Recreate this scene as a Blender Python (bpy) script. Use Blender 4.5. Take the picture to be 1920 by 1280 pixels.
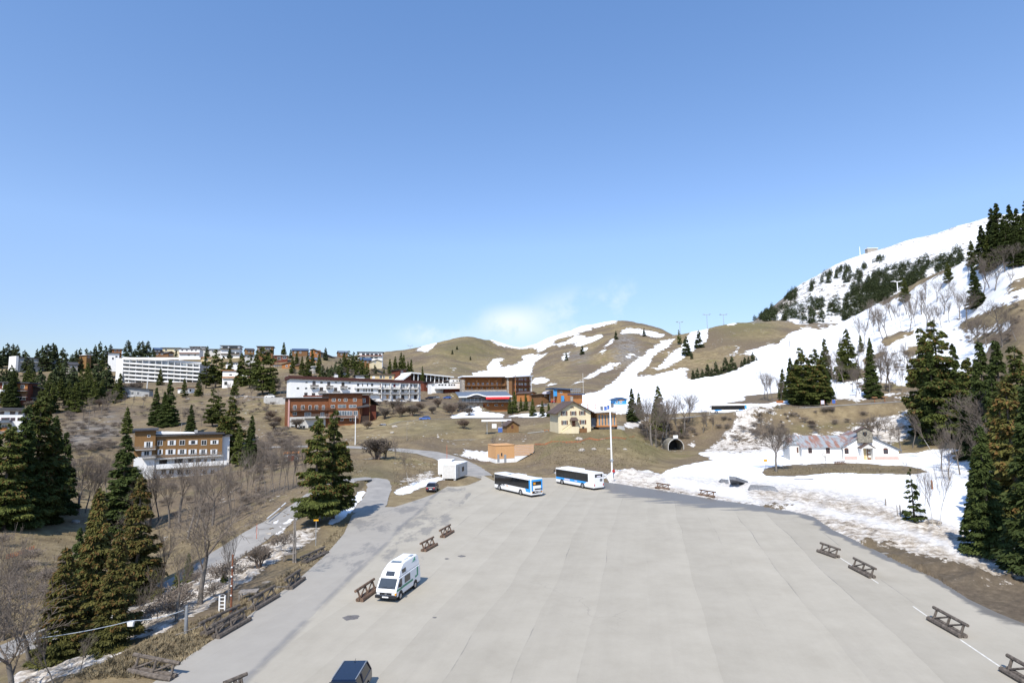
import bpy, bmesh, math, random
import numpy as np
from mathutils import Vector, Matrix
C = bpy.context.scene.collection
for o in list(bpy.data.objects): bpy.data.objects.remove(o)
random.seed(7); RS = np.random.RandomState(11)
# ---------------------------------------------------------------- camera
F = 1080.0; H = 16.5
PITCH = math.atan(110/F); ROLL = 0.015
R3 = (Matrix.Rotation(math.pi/2+PITCH, 3, 'X') @ Matrix.Rotation(-ROLL, 3, 'Z'))
cam = bpy.data.cameras.new('camera'); camo = bpy.data.objects.new('camera', cam); C.objects.link(camo)
cam.sensor_width = 36; cam.lens = 36*F/1920; cam.clip_end = 9000; cam.clip_start = 0.5
camo.matrix_world = Matrix.Translation((0, 0, H)) @ R3.to_4x4()
S = bpy.context.scene; S.camera = camo
S.render.resolution_x = 1024; S.render.resolution_y = 682
S.view_settings.view_transform = 'Standard'; S.view_settings.look = 'None'
S.view_settings.exposure = EXPO if 'EXPO' in globals() else 0.55
# ---------------------------------------------------------------- world, sun
SUN_EL = math.radians(50); SH_AZ = math.radians(18)
w = bpy.data.worlds.new('World'); S.world = w; w.use_nodes = True
nt = w.node_tree; nt.nodes.clear()
out = nt.nodes.new('ShaderNodeOutputWorld'); bg = nt.nodes.new('ShaderNodeBackground')
sky = nt.nodes.new('ShaderNodeTexSky'); sky.sky_type = 'NISHITA'; sky.sun_disc = False
sky.sun_elevation = SUN_EL; sky.sun_rotation = math.pi + SH_AZ; sky.altitude = 1700
sky.air_density = 1.0; sky.dust_density = .6; sky.ozone_density = 3.0
tc = nt.nodes.new('ShaderNodeTexCoord')
def wn(t, **k):
    n = nt.nodes.new(t)
    for a, b in k.items(): setattr(n, a, b)
    return n
def cloud(cx, cy, rx, ry, amount, thr):
    # soft thin cloud around a direction of the sky
    d = (R3 @ Vector(((cx-960)/F, -(cy-640)/F, -1))).normalized()
    sub = wn('ShaderNodeVectorMath', operation='SUBTRACT'); nt.links.new(tc.outputs['Generated'], sub.inputs[0]); sub.inputs[1].default_value = d
    mul = wn('ShaderNodeVectorMath', operation='MULTIPLY'); nt.links.new(sub.outputs[0], mul.inputs[0]); mul.inputs[1].default_value = (F/rx, F/rx, F/ry)
    ln = wn('ShaderNodeVectorMath', operation='LENGTH'); nt.links.new(mul.outputs[0], ln.inputs[0])
    mr = wn('ShaderNodeMapRange', interpolation_type='SMOOTHSTEP'); nt.links.new(ln.outputs['Value'], mr.inputs[0])
    mr.inputs[1].default_value = 1.0; mr.inputs[2].default_value = 0.05; mr.inputs[3].default_value = 0; mr.inputs[4].default_value = 1
    nz = wn('ShaderNodeTexNoise'); nt.links.new(tc.outputs['Generated'], nz.inputs['Vector']); nz.inputs['Scale'].default_value = 14
    nz.inputs['Detail'].default_value = 7; nz.inputs['Roughness'].default_value = .6
    m2 = wn('ShaderNodeMapRange', interpolation_type='SMOOTHSTEP'); nt.links.new(nz.outputs[0], m2.inputs[0])
    m2.inputs[1].default_value = thr; m2.inputs[2].default_value = thr+.25
    m3 = wn('ShaderNodeMath', operation='MULTIPLY'); nt.links.new(mr.outputs[0], m3.inputs[0]); nt.links.new(m2.outputs[0], m3.inputs[1])
    m4 = wn('ShaderNodeMath', operation='MULTIPLY'); nt.links.new(m3.outputs[0], m4.inputs[0]); m4.inputs[1].default_value = amount
    return m4.outputs[0]
gn = wn('ShaderNodeMix', data_type='RGBA', blend_type='MULTIPLY'); gn.inputs[0].default_value = 1; nt.links.new(sky.outputs[0], gn.inputs[6]); sz = wn('ShaderNodeSeparateXYZ'); nt.links.new(tc.outputs['Generated'], sz.inputs[0]); er = wn('ShaderNodeValToRGB'); nt.links.new(sz.outputs[2], er.inputs[0])
er.color_ramp.elements.new(.3)
for i_, (p_, c_) in enumerate(((.02, (.57, .50, .48, 1)), (.26, (1.08, 1.04, 1.03, 1)), (.6, (1.03, 1.17, 1.26, 1)))): er.color_ramp.elements[i_].position = p_; er.color_ramp.elements[i_].color = c_
nt.links.new(er.outputs[0], gn.inputs[7]); src = gn.outputs[2]
for args in ((960, 606, 95, 46, .9, .28), (1085, 598, 150, 75, .55, .38), (820, 626, 100, 30, .6, .36), (1170, 565, 80, 60, .35, .42), (1000, 640, 300, 40, .2, .1)):
    mx = wn('ShaderNodeMix', data_type='RGBA'); nt.links.new(cloud(*args), mx.inputs[0])
    nt.links.new(src, mx.inputs[6]); mx.inputs[7].default_value = (4.4, 4.8, 5.25, 1); src = mx.outputs[2]
nt.links.new(src, bg.inputs[0]); bg.inputs[1].default_value = 0.15
nt.links.new(bg.outputs[0], out.inputs[0])
sl = bpy.data.lights.new('sun', 'SUN'); sl.energy = 4.0; sl.angle = math.radians(.5); sl.color = (1, .945, .86)
so = bpy.data.objects.new('sun', sl); C.objects.link(so)
so.rotation_euler = Vector((math.sin(SH_AZ)*math.cos(SUN_EL), math.cos(SH_AZ)*math.cos(SUN_EL), -math.sin(SUN_EL))).to_track_quat('-Z', 'Y').to_euler()
# ---------------------------------------------------------------- pixel of the photograph (1920 wide) -> place in the world at forward distance Y
def ray(x, y):
    d = R3 @ Vector(((x-960)/F, -(y-640)/F, -1)); return d/d.y
def P(x, y, Y): return Vector((0, 0, H)) + ray(x, y)*Y
def PZ(x, y, z=0.0):
    r = ray(x, y); return Vector((0, 0, H)) + r*((z-H)/r.z)
R3np = np.array(R3)
def proj(X, Y, Z):
    v = np.stack([X, Y, Z-H], -1) @ R3np
    return 960+F*v[..., 0]/-v[..., 2], 640-F*v[..., 1]/-v[..., 2]
# ---------------------------------------------------------------- tagging
def tag(o, label=None, cat=None, group=None, kind=None):
    if label: o['label'] = label
    if cat: o['category'] = cat
    if group: o['group'] = group
    if kind: o['kind'] = kind
    return o
def thing(name, loc, label, cat, group=None, rz=0):
    o = bpy.data.objects.new(name, None); C.objects.link(o); o.location = loc; o.rotation_euler = (0, 0, rz); o.empty_display_size = .3
    return tag(o, label, cat, group)
# ---------------------------------------------------------------- materials
MATS = {}
def newmat(name):
    m = bpy.data.materials.new(name); m.use_nodes = True; n = m.node_tree; n.nodes.clear()
    o = n.nodes.new('ShaderNodeOutputMaterial'); b = n.nodes.new('ShaderNodeBsdfPrincipled'); n.links.new(b.outputs[0], o.inputs[0])
    MATS[name] = m
    return m, n, b
def mat(name, col, rough=.7, metal=0, var=.12, scale=3.0, stretch=(1, 1, 1), bump=0.0, col2=None, spec=.3, rand=0.0):
    m, n, b = newmat(name)
    t = n.nodes.new('ShaderNodeTexCoord'); mp = n.nodes.new('ShaderNodeMapping'); n.links.new(t.outputs['Object'], mp.inputs[0]); mp.inputs['Scale'].default_value = stretch
    nz = n.nodes.new('ShaderNodeTexNoise'); nz.inputs['Scale'].default_value = scale; nz.inputs['Detail'].default_value = 6; nz.inputs['Roughness'].default_value = .6
    n.links.new(mp.outputs[0], nz.inputs['Vector'])
    r = n.nodes.new('ShaderNodeValToRGB'); n.links.new(nz.outputs[0], r.inputs[0])
    c2 = col2 or tuple(c*(1-2*var) for c in col); c1 = col if col2 else tuple(min(1, c*(1+var)) for c in col)
    r.color_ramp.elements[0].position = .3; r.color_ramp.elements[1].position = .7
    r.color_ramp.elements[0].color = (*c2, 1); r.color_ramp.elements[1].color = (*c1, 1)
    src = r.outputs[0]
    if rand:
        oi = n.nodes.new('ShaderNodeObjectInfo'); hs = n.nodes.new('ShaderNodeHueSaturation')
        mr = n.nodes.new('ShaderNodeMapRange'); n.links.new(oi.outputs['Random'], mr.inputs[0]); mr.inputs[3].default_value = 1-rand; mr.inputs[4].default_value = 1+rand
        n.links.new(mr.outputs[0], hs.inputs['Value']); n.links.new(src, hs.inputs['Color']); src = hs.outputs[0]
    n.links.new(src, b.inputs['Base Color'])
    b.inputs['Roughness'].default_value = rough; b.inputs['Metallic'].default_value = metal; b.inputs['Specular IOR Level'].default_value = spec
    if bump:
        bp = n.nodes.new('ShaderNodeBump'); bp.inputs['Strength'].default_value = bump; bp.inputs['Distance'].default_value = .05
        n.links.new(nz.outputs[0], bp.inputs['Height']); n.links.new(bp.outputs[0], b.inputs['Normal'])
    return m
# ---------------------------------------------------------------- mesh builder
class MB:
    def __init__(s): s.v = []; s.f = []; s.m = []
    def poly(s, pts, mi=0):
        k = len(s.v); s.v += [tuple(p) for p in pts]; s.f.append(tuple(range(k, k+len(pts)))); s.m.append(mi)
    def hexa(s, p, mi=0):   # 8 points: bottom 4 ccw, top 4
        k = len(s.v); s.v += [tuple(q) for q in p]
        for f in ((3, 2, 1, 0), (4, 5, 6, 7), (0, 1, 5, 4), (1, 2, 6, 5), (2, 3, 7, 6), (3, 0, 4, 7)):
            s.f.append(tuple(k+i for i in f)); s.m.append(mi)
    def box(s, x0, x1, y0, y1, z0, z1, mi=0, fr=None):
        p = [(x0, y0, z0), (x1, y0, z0), (x1, y1, z0), (x0, y1, z0), (x0, y0, z1), (x1, y0, z1), (x1, y1, z1), (x0, y1, z1)]
        if fr: p = [fr.pt(*q) for q in p]
        s.hexa(p, mi)
    def prism(s, pts, y0, y1, fr=None, mi=0):  # pts (x,z) outline ccw seen from front
        n = len(pts); a = [(x, y0, z) for x, z in pts]; b = [(x, y1, z) for x, z in pts]
        if fr: a = [fr.pt(*q) for q in a]; b = [fr.pt(*q) for q in b]
        k = len(s.v); s.v += [tuple(q) for q in a+b]
        s.f.append(tuple(range(k, k+n))); s.f.append(tuple(range(k+2*n-1, k+n-1, -1))); s.m += [mi, mi]
        for i in range(n):
            j = (i+1) % n; s.f.append((k+i, k+n+i, k+n+j, k+j)); s.m.append(mi)
    def tube(s, p, q, r0, r1=None, n=6, mi=0, caps=True):
        p = Vector(p); q = Vector(q); r1 = r0 if r1 is None else r1
        d = (q-p); d.normalize() if d.length else None
        a = d.cross(Vector((0, 0, 1)) if abs(d.z) < .9 else Vector((1, 0, 0))).normalized(); b = d.cross(a)
        k = len(s.v)
        for c, r in ((p, r0), (q, r1)):
            for i in range(n):
                t = 2*math.pi*i/n; s.v.append(tuple(c + a*(r*math.cos(t)) + b*(r*math.sin(t))))
        for i in range(n):
            j = (i+1) % n; s.f.append((k+j, k+i, k+n+i, k+n+j)); s.m.append(mi)
        if caps:
            s.f.append(tuple(range(k, k+n))); s.f.append(tuple(range(k+2*n-1, k+n-1, -1))); s.m += [mi, mi]
    def build(s, name, mats, parent=None, bevel=0, smooth=False):
        me = bpy.data.meshes.new(name)
        me.from_pydata(s.v, [], s.f)
        for m in (mats if isinstance(mats, (list, tuple)) else [mats]): me.materials.append(MATS[m] if isinstance(m, str) else m)
        me.polygons.foreach_set('material_index', s.m)
        if smooth: me.polygons.foreach_set('use_smooth', [True]*len(s.f))
        me.update()
        bm = bmesh.new(); bm.from_mesh(me); bmesh.ops.recalc_face_normals(bm, faces=bm.faces); bm.to_mesh(me); bm.free()
        o = bpy.data.objects.new(name, me); C.objects.link(o)
        if parent: o.parent = parent
        if bevel:
            b = o.modifiers.new('bevel', 'BEVEL'); b.width = bevel; b.segments = 2; b.limit_method = 'ANGLE'
        return o
class Fr:
    def __init__(s, o, ux, base=None):
        s.o = Vector(o); s.ux = Vector((ux[0], ux[1], 0)).normalized(); s.uy = Vector((-s.ux.y, s.ux.x, 0)); s.base = Vector(base) if base else Vector((0, 0, 0))
    def pt(s, x, y, z): return s.o + s.ux*x + s.uy*y + Vector((0, 0, z)) - s.base
    def hit(s, px, py):     # where the sight line of a photo pixel meets this vertical plane -> (x along, z up)
        r = ray(px, py); c = Vector((0, 0, H)); n = s.uy
        t = (s.o-c).dot(n)/r.dot(n); q = c + r*t - s.o
        return q.dot(s.ux), q.z
# ---------------------------------------------------------------- terrain table: photo column x -> levels (Y, y pixel) or (Y, None, z)
z = None
T = {
-560: [(20,z,-.5),(35,z,-5),(60,z,-5),(90,z,-4),(140,z,0),(200,z,8),(240,z,15),(320,z,28),(430,z,48),(520,z,40),(700,z,40),(1000,z,50)],
0: [(30,z,-.5),(50,1225),(80,1040),(105,965),(150,850),(200,800),(240,760),(320,720),(430,682),(520,z,40),(700,z,40),(1000,z,50)],
100:[(34,z,-.3),(55,1185),(82,1050),(108,975),(150,870),(190,800),(240,765),(320,728),(435,680),(520,z,42),(700,z,40),(1000,z,52)],
200:[(39,z,-.2),(60,1150),(86,1055),(112,985),(150,900),(182,825),(230,770),(366,722),(440,672),(520,z,45),(700,z,42),(1000,z,55)],
300:[(43,z,0),(66,1108),(100,1003),(150,905),(172,890),(195,805),(270,750),(372,717),(440,668),(520,z,48),(700,z,45),(1000,z,60)],
400:[(48,z,0),(70,1054),(100,985),(155,893),(172,887),(198,805),(280,742),(375,717),(440,667),(520,z,50),(700,z,50),(1000,z,70)],
500:[(54,z,0),(80,995),(105,940),(145,870),(180,820),(205,798),(260,747),(310,722),(440,666),(540,z,52),(700,z,60),(1000,z,80)],
600:[(84,z,0),(100,932),(125,882),(165,838),(190,820),(212,802),(262,755),(300,735),(440,664),(560,z,55),(750,z,70),(900,z,84)],
700:[(96,z,0),(118,897),(140,866),(165,838),(190,812),(215,794),(262,755),(300,742),(450,676),(600,672),(750,667),(850,660)],
760:[(108,z,0),(122,z,.2),(145,862),(165,842),(190,815),(216,784),(265,756),(310,745),(520,698),(600,687),(740,668),(830,655)],
830:[(118,z,0),(135,z,0),(155,859),(172,836),(195,805),(217,783),(262,762),(300,748),(540,692),(620,676),(730,653),(800,636)],
885:[(124,z,0),(140,z,0),(158,863),(178,830),(200,805),(220,783),(262,768),(300,750),(550,700),(640,684),(730,655),(800,626)],
940:[(126,z,0),(142,z,0),(158,866),(180,822),(200,806),(225,782),(262,768),(300,750),(550,702),(650,684),(780,660),(880,642)],
985:[(127,z,0),(142,z,0),(155,866),(178,818),(195,806),(225,781),(262,764),(300,748),(550,700),(650,684),(800,666),(950,649)],
1040:[(125,z,0),(134,z,0),(145,852),(163,816),(185,z,6.8),(225,776),(262,758),(300,744),(520,692),(630,662),(780,645),(950,632)],
1100:[(121,z,0),(130,z,0),(143,850),(163,814),(185,z,6.8),(225,775),(262,757),(300,742),(500,690),(620,655),(770,636),(980,612)],
1160:[(117,z,0),(129,z,.1),(142,855),(163,817),(185,z,6.6),(225,775),(262,760),(300,750),(480,695),(600,625),(700,z,88),(1000,600)],
1205:[(112,z,0),(127,z,.1),(142,865),(160,836),(178,z,3.),(210,788),(245,770),(310,752),(470,695),(590,635),(720,626),(950,603)],
1240:[(108,z,0),(125,z,0),(142,z,.0),(165,z,.0),(188,z,.3),(212,785),(240,777),(320,756),(470,695),(580,645),(700,632),(900,616)],
1300:[(101,z,0),(120,z,0),(145,z,0),(172,z,.0),(190,z,.5),(212,781),(238,770),(320,750),(460,700),(530,655),(600,620),(900,z,90)],
1370:[(93,z,0),(110,z,0),(140,z,0),(165,z,0),(180,843),(205,772),(230,764),(320,738),(440,695),(520,650),(600,604),(1000,z,105)],
1440:[(87,z,0),(105,z,0),(140,z,0),(160,z,0),(178,835),(203,769),(228,758),(310,722),(430,675),(520,640),(600,604),(1200,592)],
1500:[(80,z,0),(98,z,0),(135,z,0),(160,z,0),(173,840),(203,764),(228,746),(310,703),(430,655),(520,628),(600,613),(1300,540)],
1580:[(69,z,0),(85,z,.1),(125,z,0),(158,z,.0),(170,842),(203,760),(230,738),(300,692),(410,635),(480,606),(600,z,78),(1300,494)],
1660:[(60,z,0),(75,z,.2),(110,z,0),(157,z,.2),(170,838),(203,754),(232,722),(295,665),(370,605),(450,563),(600,z,80),(1300,466)],
1740:[(53,z,0),(66,z,.3),(95,z,.2),(140,z,.5),(160,z,3.),(195,749),(225,716),(280,655),(335,590),(400,518),(560,z,92),(1300,446)],
1820:[(47,z,0),(58,z,.4),(82,z,.3),(118,z,1.),(145,z,5.),(180,750),(210,710),(255,640),(300,568),(345,488),(520,z,90),(1300,424)],
1920:[(42,z,0),(51,z,.5),(68,z,.3),(90,z,1.5),(115,z,6.),(145,z,14),(175,690),(215,608),(255,530),(300,458),(480,z,92),(1300,398)],
2480:[(25,z,0),(30,z,.5),(45,z,.5),(65,z,4),(90,z,12),(115,z,20),(140,z,30),(175,z,48),(210,z,70),(250,z,95),(450,z,95),(1300,z,430)],
}
xs = sorted(T); NL = 14
uc = np.array([ray(x, 760).x for x in xs]); TY = np.zeros((len(xs), NL)); TZ = np.zeros((len(xs), NL))
for i, x in enumerate(xs):
    TY[i, 0] = 8; TZ[i, 0] = 0
    for j, e in enumerate(T[x]):
        TY[i, j+1] = e[0]; TZ[i, j+1] = e[2] if e[1] is None else P(x, e[1], e[0]).z
    TY[i, -1] = 2600; TZ[i, -1] = TZ[i, -2]-120
NU, NV = 1040, 600
U = np.linspace(-1.25, 1.25, NU); V = np.exp(np.linspace(math.log(9), math.log(2500), NV))
ZG = np.zeros((NU, NV))
lTY = np.log(TY)
for i, u in enumerate(U):
    yy = np.array([np.interp(u, uc, lTY[:, j]) for j in range(NL)]); zz = np.array([np.interp(u, uc, TZ[:, j]) for j in range(NL)])
    ZG[i] = np.interp(V, np.exp(yy), zz)
def blur(a, r, ax):
    k = np.exp(-np.arange(-3*r, 3*r+1)**2/(2*r*r)); k /= k.sum(); r3 = 3*r
    pad = [(0, 0), (0, 0)]; pad[ax] = (r3, r3); b = np.pad(a, pad, mode='edge'); o = np.zeros_like(a)
    for i, q in enumerate(k): o += q*(b[i:i+a.shape[0]] if ax == 0 else b[:, i:i+a.shape[1]])
    return o
ZG = blur(blur(ZG, 5, 0), 2, 1)
XX = U[:, None]*V[None, :]; YY = np.broadcast_to(V[None, :], (NU, NV)).copy()
def vnoise(x, y, seed=0):
    xi = np.floor(x).astype(int); yi = np.floor(y).astype(int); fx = x-xi; fy = y-yi
    fx = fx*fx*(3-2*fx); fy = fy*fy*(3-2*fy)
    def h(a, b):
        n = (a*374761393 + b*668265263 + seed*974634777) & 0x7fffffff; n = ((n ^ (n >> 13))*1274126177) & 0x7fffffff
        return (n ^ (n >> 16)) % 65536/32768.0-1
    return (h(xi, yi)*(1-fx)+h(xi+1, yi)*fx)*(1-fy)+(h(xi, yi+1)*(1-fx)+h(xi+1, yi+1)*fx)*fy
def fbm(x, y, o=4, seed=0):
    s = 0; a = 1
    for k in range(o): s = s+a*vnoise(x*2**k, y*2**k, seed+k); a *= .5
    return s
far = np.clip((YY-250)/300, 0, 1)
ZG += fbm(XX/9, YY/9, 4, 3)*.28*np.clip((YY-30)/60, 0, 1) + fbm(XX/60, YY/60, 5, 9)*2.6*far + np.clip((YY-550)/400, 0, 1)*fbm(XX/140, YY/140, 5, 21)*4
def inpoly(px, py, poly):
    r = np.zeros(px.shape, bool); n = len(poly)
    for i in range(n):
        x1, y1 = poly[i]; x2, y2 = poly[(i+1) % n]
        if y1 == y2: continue
        c = (y1 > py) != (y2 > py); r ^= c & (px < (x2-x1)*(py-y1)/(y2-y1)+x1)
    return r
def segdist(X, Y, pts, zs=None):
    best = np.full(X.shape, 1e9); bz = np.zeros(X.shape); bs = np.zeros(X.shape); acc = 0
    for i in range(len(pts)-1):
        a = pts[i]; b = pts[i+1]; dx, dy = b[0]-a[0], b[1]-a[1]; L2 = dx*dx+dy*dy+1e-9
        t = np.clip(((X-a[0])*dx+(Y-a[1])*dy)/L2, 0, 1); d = np.hypot(X-a[0]-t*dx, Y-a[1]-t*dy); m = d < best
        best = np.where(m, d, best)
        if zs is not None: bz = np.where(m, zs[i]+t*(zs[i+1]-zs[i]), bz)
    return best, bz
# lot outline (z = 0), traced on the ground
LOTPX = [(930,903),(1000,893),(1060,896),(1150,905),(1260,922),(1340,936),(1420,947),(1480,957),(1525,968),(1560,992),(1610,1015),(1650,1035),(1700,1058),(1760,1085),(1815,1122),(1870,1148),(1920,1168)]
lot = [(PZ(x, y).x, PZ(x, y).y) for x, y in LOTPX] + [(60, 35), (95, 9), (95, -60), (-60, -60), (-24, 9)]
lot += [(PZ(x, y).x, PZ(x, y).y) for x, y in [(285,1280),(360,1225),(450,1165),(560,1085),(610,1040),(645,1000),(660,965),(690,950),(740,950),(790,934),(815,925),(850,905),(868,895),(870,884),(905,890)]]
LOT = lot
la = inpoly(XX, YY, lot); dl, _ = segdist(XX, YY, lot+[lot[0]])
f = np.where(la, 1, np.clip(1-(dl-.4)/2.5, 0, 1)); f = f*f*(3-2*f)
ZG = ZG*(1-f) + (-.07)*f
# roads: (half width, [(x, y, Y)])  surface is a bench cut in the terrain
def road_pts(l):
    o = []
    for a in l:
        o.append(PZ(a[0], a[1], 0.) if a[2] == 0 else P(*a))
    return o
ROADS = {
 'main': (3.6, road_pts([(895,892,0),(868,872,146),(838,858,153),(800,848,160),(740,842,166),(670,838,168),(590,836,168),(500,838,170)]), 'asphalt road leaving the lot and running below the brown chalet hotel'),
 'path': (1.0, road_pts([(905,823,186),(860,824,186),(800,829,184),(735,836,176)]), 'narrow footpath'),
 'drive': (1.7, road_pts([(1000,783,220),(930,783,218),(870,783,218),(800,786,216),(750,790,214),(715,799,212),(690,806,211),(660,812,210)]), 'drive'),
 'lower': (2.3, road_pts([(690,960,0),(706,930,104),(712,912,112),(706,900,117),(690,896,118),(650,900,113),(600,925,101),(555,958,90),(480,1003,78),(400,1056,69.5),(300,1112,64),(200,1154,59),(100,1188,55),(0,1228,51),(-200,1300,45)]), 'lower'),
 'walk': (.8, road_pts([(720,856,150),(690,860,148),(640,862,146),(560,872,143),(480,880,142),(430,884,150)]), 'walk'),
 'upper': (3.4, road_pts([(1085,776,226),(1140,783,220),(1200,787,213),(1260,784,211),(1300,781,210),(1370,772,205),(1440,768,203),(1520,763,203),(1600,758,202),(1680,753,200),(1740,749,196),(1820,744,185)]), 'upper'),
 'village': (2.6, road_pts([(240,748,262),(330,741,275),(430,741,280),(500,745,262),(560,752,250)]), 'village'),
 'terrace': (1.6, road_pts([(985,812,182),(1040,806,186),(1120,806,184)]), 'terrace'),
}
for k, (hw, pts, lb) in ROADS.items():
    hw = hw+2.4 if k == 'upper' else hw
    d, bz = segdist(XX, YY, [(p.x, p.y) for p in pts], [p.z for p in pts])
    f = np.clip(1-(d-hw-.6)/(3.5 if k in ('main','upper','village') else 2.2), 0, 1); f = f*f*(3-2*f)
    if k in ('main','lower'): f = np.where(la, 0, f)
    ZG = ZG*(1-f)+(bz-.10)*f
# building pads (x0px, x1px, ypx, Y0, Y1, depth) filled below, flattened where buildings stand
PADS = []
def pad(a, b, depth, z0, m=1.0):
    PADS.append((a, b, depth, z0, m))
def apply_pads():
    global ZG
    for a, b, dep, z0, m in PADS:
        ux = Vector((b[0]-a[0], b[1]-a[1], 0)); L = ux.length; ux.normalize(); uy = Vector((-ux.y, ux.x, 0))
        lx = (XX-a[0])*ux.x+(YY-a[1])*ux.y; ly = (XX-a[0])*uy.x+(YY-a[1])*uy.y
        dx = np.maximum(np.maximum(-lx, lx-L), 0); dy = np.maximum(np.maximum(-ly, ly-dep), 0); d = np.hypot(dx, dy)
        f = np.clip(1-(d-m)/3.0, 0, 1); f = f*f*(3-2*f); ZG = ZG*(1-f)+(z0-.15)*f
HEAPS = [  # px, py, Y, radius x, radius y, height
 (1185,888,122,5.5,2.6,1.6),(1225,900,117,4,1.8,.9),(1060,888,127,8,1.3,.8),(900,858,162,4.5,2.2,1.4),(865,848,165,3,2,.9),
 (770,895,132,3.2,2.5,1.0),(770,920,115,3.,1.2,.4),(805,838,178,4,2.,1.2),(1600,1010,66,5,1.2,.7),(1680,1030,60,4,1.4,.6),(1760,1050,56,4,1.6,.7),(1860,1060,52,4,2,.9),
 (1480,955,88,8,1.2,.5),(1180,790,210,8,3,2.2),(1440,772,200,8,2.0,1.9),(895,775,240,6.5,4.5,2.6),
 (150,1245,37,3.2,1.0,.7),(215,1225,38,1.8,.6,.6),(80,1265,35.5,3,1.0,.6)]
def apply_heaps():
    global ZG
    for x, y, Y, rx, ry, h in HEAPS:
        X = P(x, y, Y).x; g = np.exp(-((XX-X)/rx)**2-((YY-Y)/ry)**2)
        ZG = ZG+g*h*(1+.35*fbm(XX/1.3, YY/1.3, 3, 5))*np.where(la, 0, 1)
def GZ(X, Y):   # terrain height at world X, Y
    u = (X/Y-U[0])/(U[1]-U[0]); v = (math.log(Y)-math.log(9))/(math.log(2500)-math.log(9))*(NV-1)
    i = int(min(max(u, 0), NU-2)); j = int(min(max(v, 0), NV-2)); fu = min(max(u-i, 0), 1); fv = min(max(v-j, 0), 1)
    return (ZG[i, j]*(1-fu)+ZG[i+1, j]*fu)*(1-fv)+(ZG[i, j+1]*(1-fu)+ZG[i+1, j+1]*fu)*fv
def G(px, Y, py=800):   # ground point in photo column px at distance Y
    X = ray(px, py).x*Y; return Vector((X, Y, GZ(X, Y)))
def hit(px, py, y0=20, y1=2300):  # first ground point along the sight line
    r = ray(px, py); Y = y0
    while Y < y1:
        if H+r.z*Y < GZ(r.x*Y, Y): return Vector((r.x*Y, Y, GZ(r.x*Y, Y)))
        Y *= 1.004
    return G(px, y1)
# ---------------------------------------------------------------- building specs used for pads come from buildings section (facades defined here)
def facade(xl, yl, Yl, xr, Yr, dep, m=1.0, dopad=True):
    a = P(xl, yl, Yl); r = ray(xr, yl); b = Vector((r.x*Yr, Yr, a.z))
    fr = Fr(a, b-a, a); fr.L = (b-a).length; fr.z = a.z; fr.dep = dep
    if dopad: pad(a, b, dep, a.z, m)
    return fr
FB = {}
def fb(k, *a, **kw): FB[k] = facade(*a, **kw)
fb('lodge', 253.4, 898, 160, 416, 171, 11); fb('hotel', 545, 755, 255, 788.7, 285, 10); fb('chalet', 543.5, 807, 210, 692.7, 224, 12)
fb('curve', 231.5, 717, 368, 377.5, 376, 13, m=3); fb('gable', 211, 743, 270, 287, 276, 9); fb('lwhite', -90, 826, 182, 43, 190, 10)
fb('lorange', -90, 760, 214, 52, 222, 9); fb('ldark', 55, 765, 226, 105, 232, 8); fb('lgray', 33, 697, 378, 113, 400, 9)
fb('ohotel', 870, 750, 300, 959, 306, 14); fb('owing', 959, 748, 303, 993, 322, 12); fb('rest', 858, 771.5, 247, 963.5, 252, 12)
fb('colon', 772, 718, 335, 848, 352, 12); fb('redwing', 795, 732, 318, 811, 322, 8); fb('modern', 817, 736, 308, 867, 314, 10)
fb('lift', 1044, 754, 252, 1071, 254, 8); fb('lift2', 1070, 756, 251, 1092, 254, 6); fb('bluehut', 1151.5, 757.5, 240, 1175, 241, 6)
fb('yellow', 1046.4, 811, 165, 1109, 166.5, 11); fb('annex', 1120, 804, 168, 1156, 169, 8); fb('hut', 949.4, 810.2, 182, 973, 183.5, 3.6, m=1.5)
fb('shed', 929, 867, 153, 965, 155, 6, m=.3); fb('chapel', 1504, 860.5, 150, 1685, 146.5, 8.5); fb('cont', 829.4, 899, 118.2, 854.7, 117.4, 6.8, m=.5)
fb('cont2', 821.5, 891, 126, 847, 125.5, 3, m=.5); fb('garage', 533, 870, 150, 558, 151, 4)
ta = P(1251, 845, 184); pad((ta.x+.3, ta.y-.5), (ta.x+4.9, ta.y+.05), 3.2, .12, 0)
apply_pads(); apply_heaps()
for x, y, Y, rx, ry, h in HEAPS: pass
# ---------------------------------------------------------------- ground cover masks, tied to places on the terrain (snow, dirty snow, rock, green grass)
PX, PY = proj(XX, YY, ZG)
snow = np.zeros((NU, NV)); dirt = np.zeros((NU, NV)); rock = np.zeros((NU, NV)); green = np.zeros((NU, NV))
def paint(a, poly, val=1.0, y0=0, y1=3000):
    xs_ = [p[0] for p in poly]; m = (YY >= y0) & (YY <= y1) & (PX > min(xs_)-1) & (PX < max(xs_)+1)
    i0, i1 = np.where(m.any(1))[0][[0, -1]]; sub = slice(i0, i1+1)
    k = inpoly(PX[sub], PY[sub], poly) & m[sub]; b = a[sub]; b[k] = val
MAIN = [(1090,775),(1090,739),(1121,735),(1136,724),(1150,716),(1174,691),(1197,672),(1237,640),(1262,628),(1268,634),(1248,654),(1223,668),(1220,682),(1199,698),(1187,707),(1230,702),(1276,690),(1314,682),(1275,700),(1293,699),(1284,714),(1330,704),(1361,700),(1419,674),(1410,662),(1345,676),(1350,671),(1408,656),(1466,640),(1478,626),(1501,617),(1534,607),(1600,580),(1700,520),(1830,460),(2500,300),(2500,760),(1740,745),(1600,752),(1450,763),(1340,771),(1250,776)]
paint(snow, MAIN, 1, 216, 620)
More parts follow.
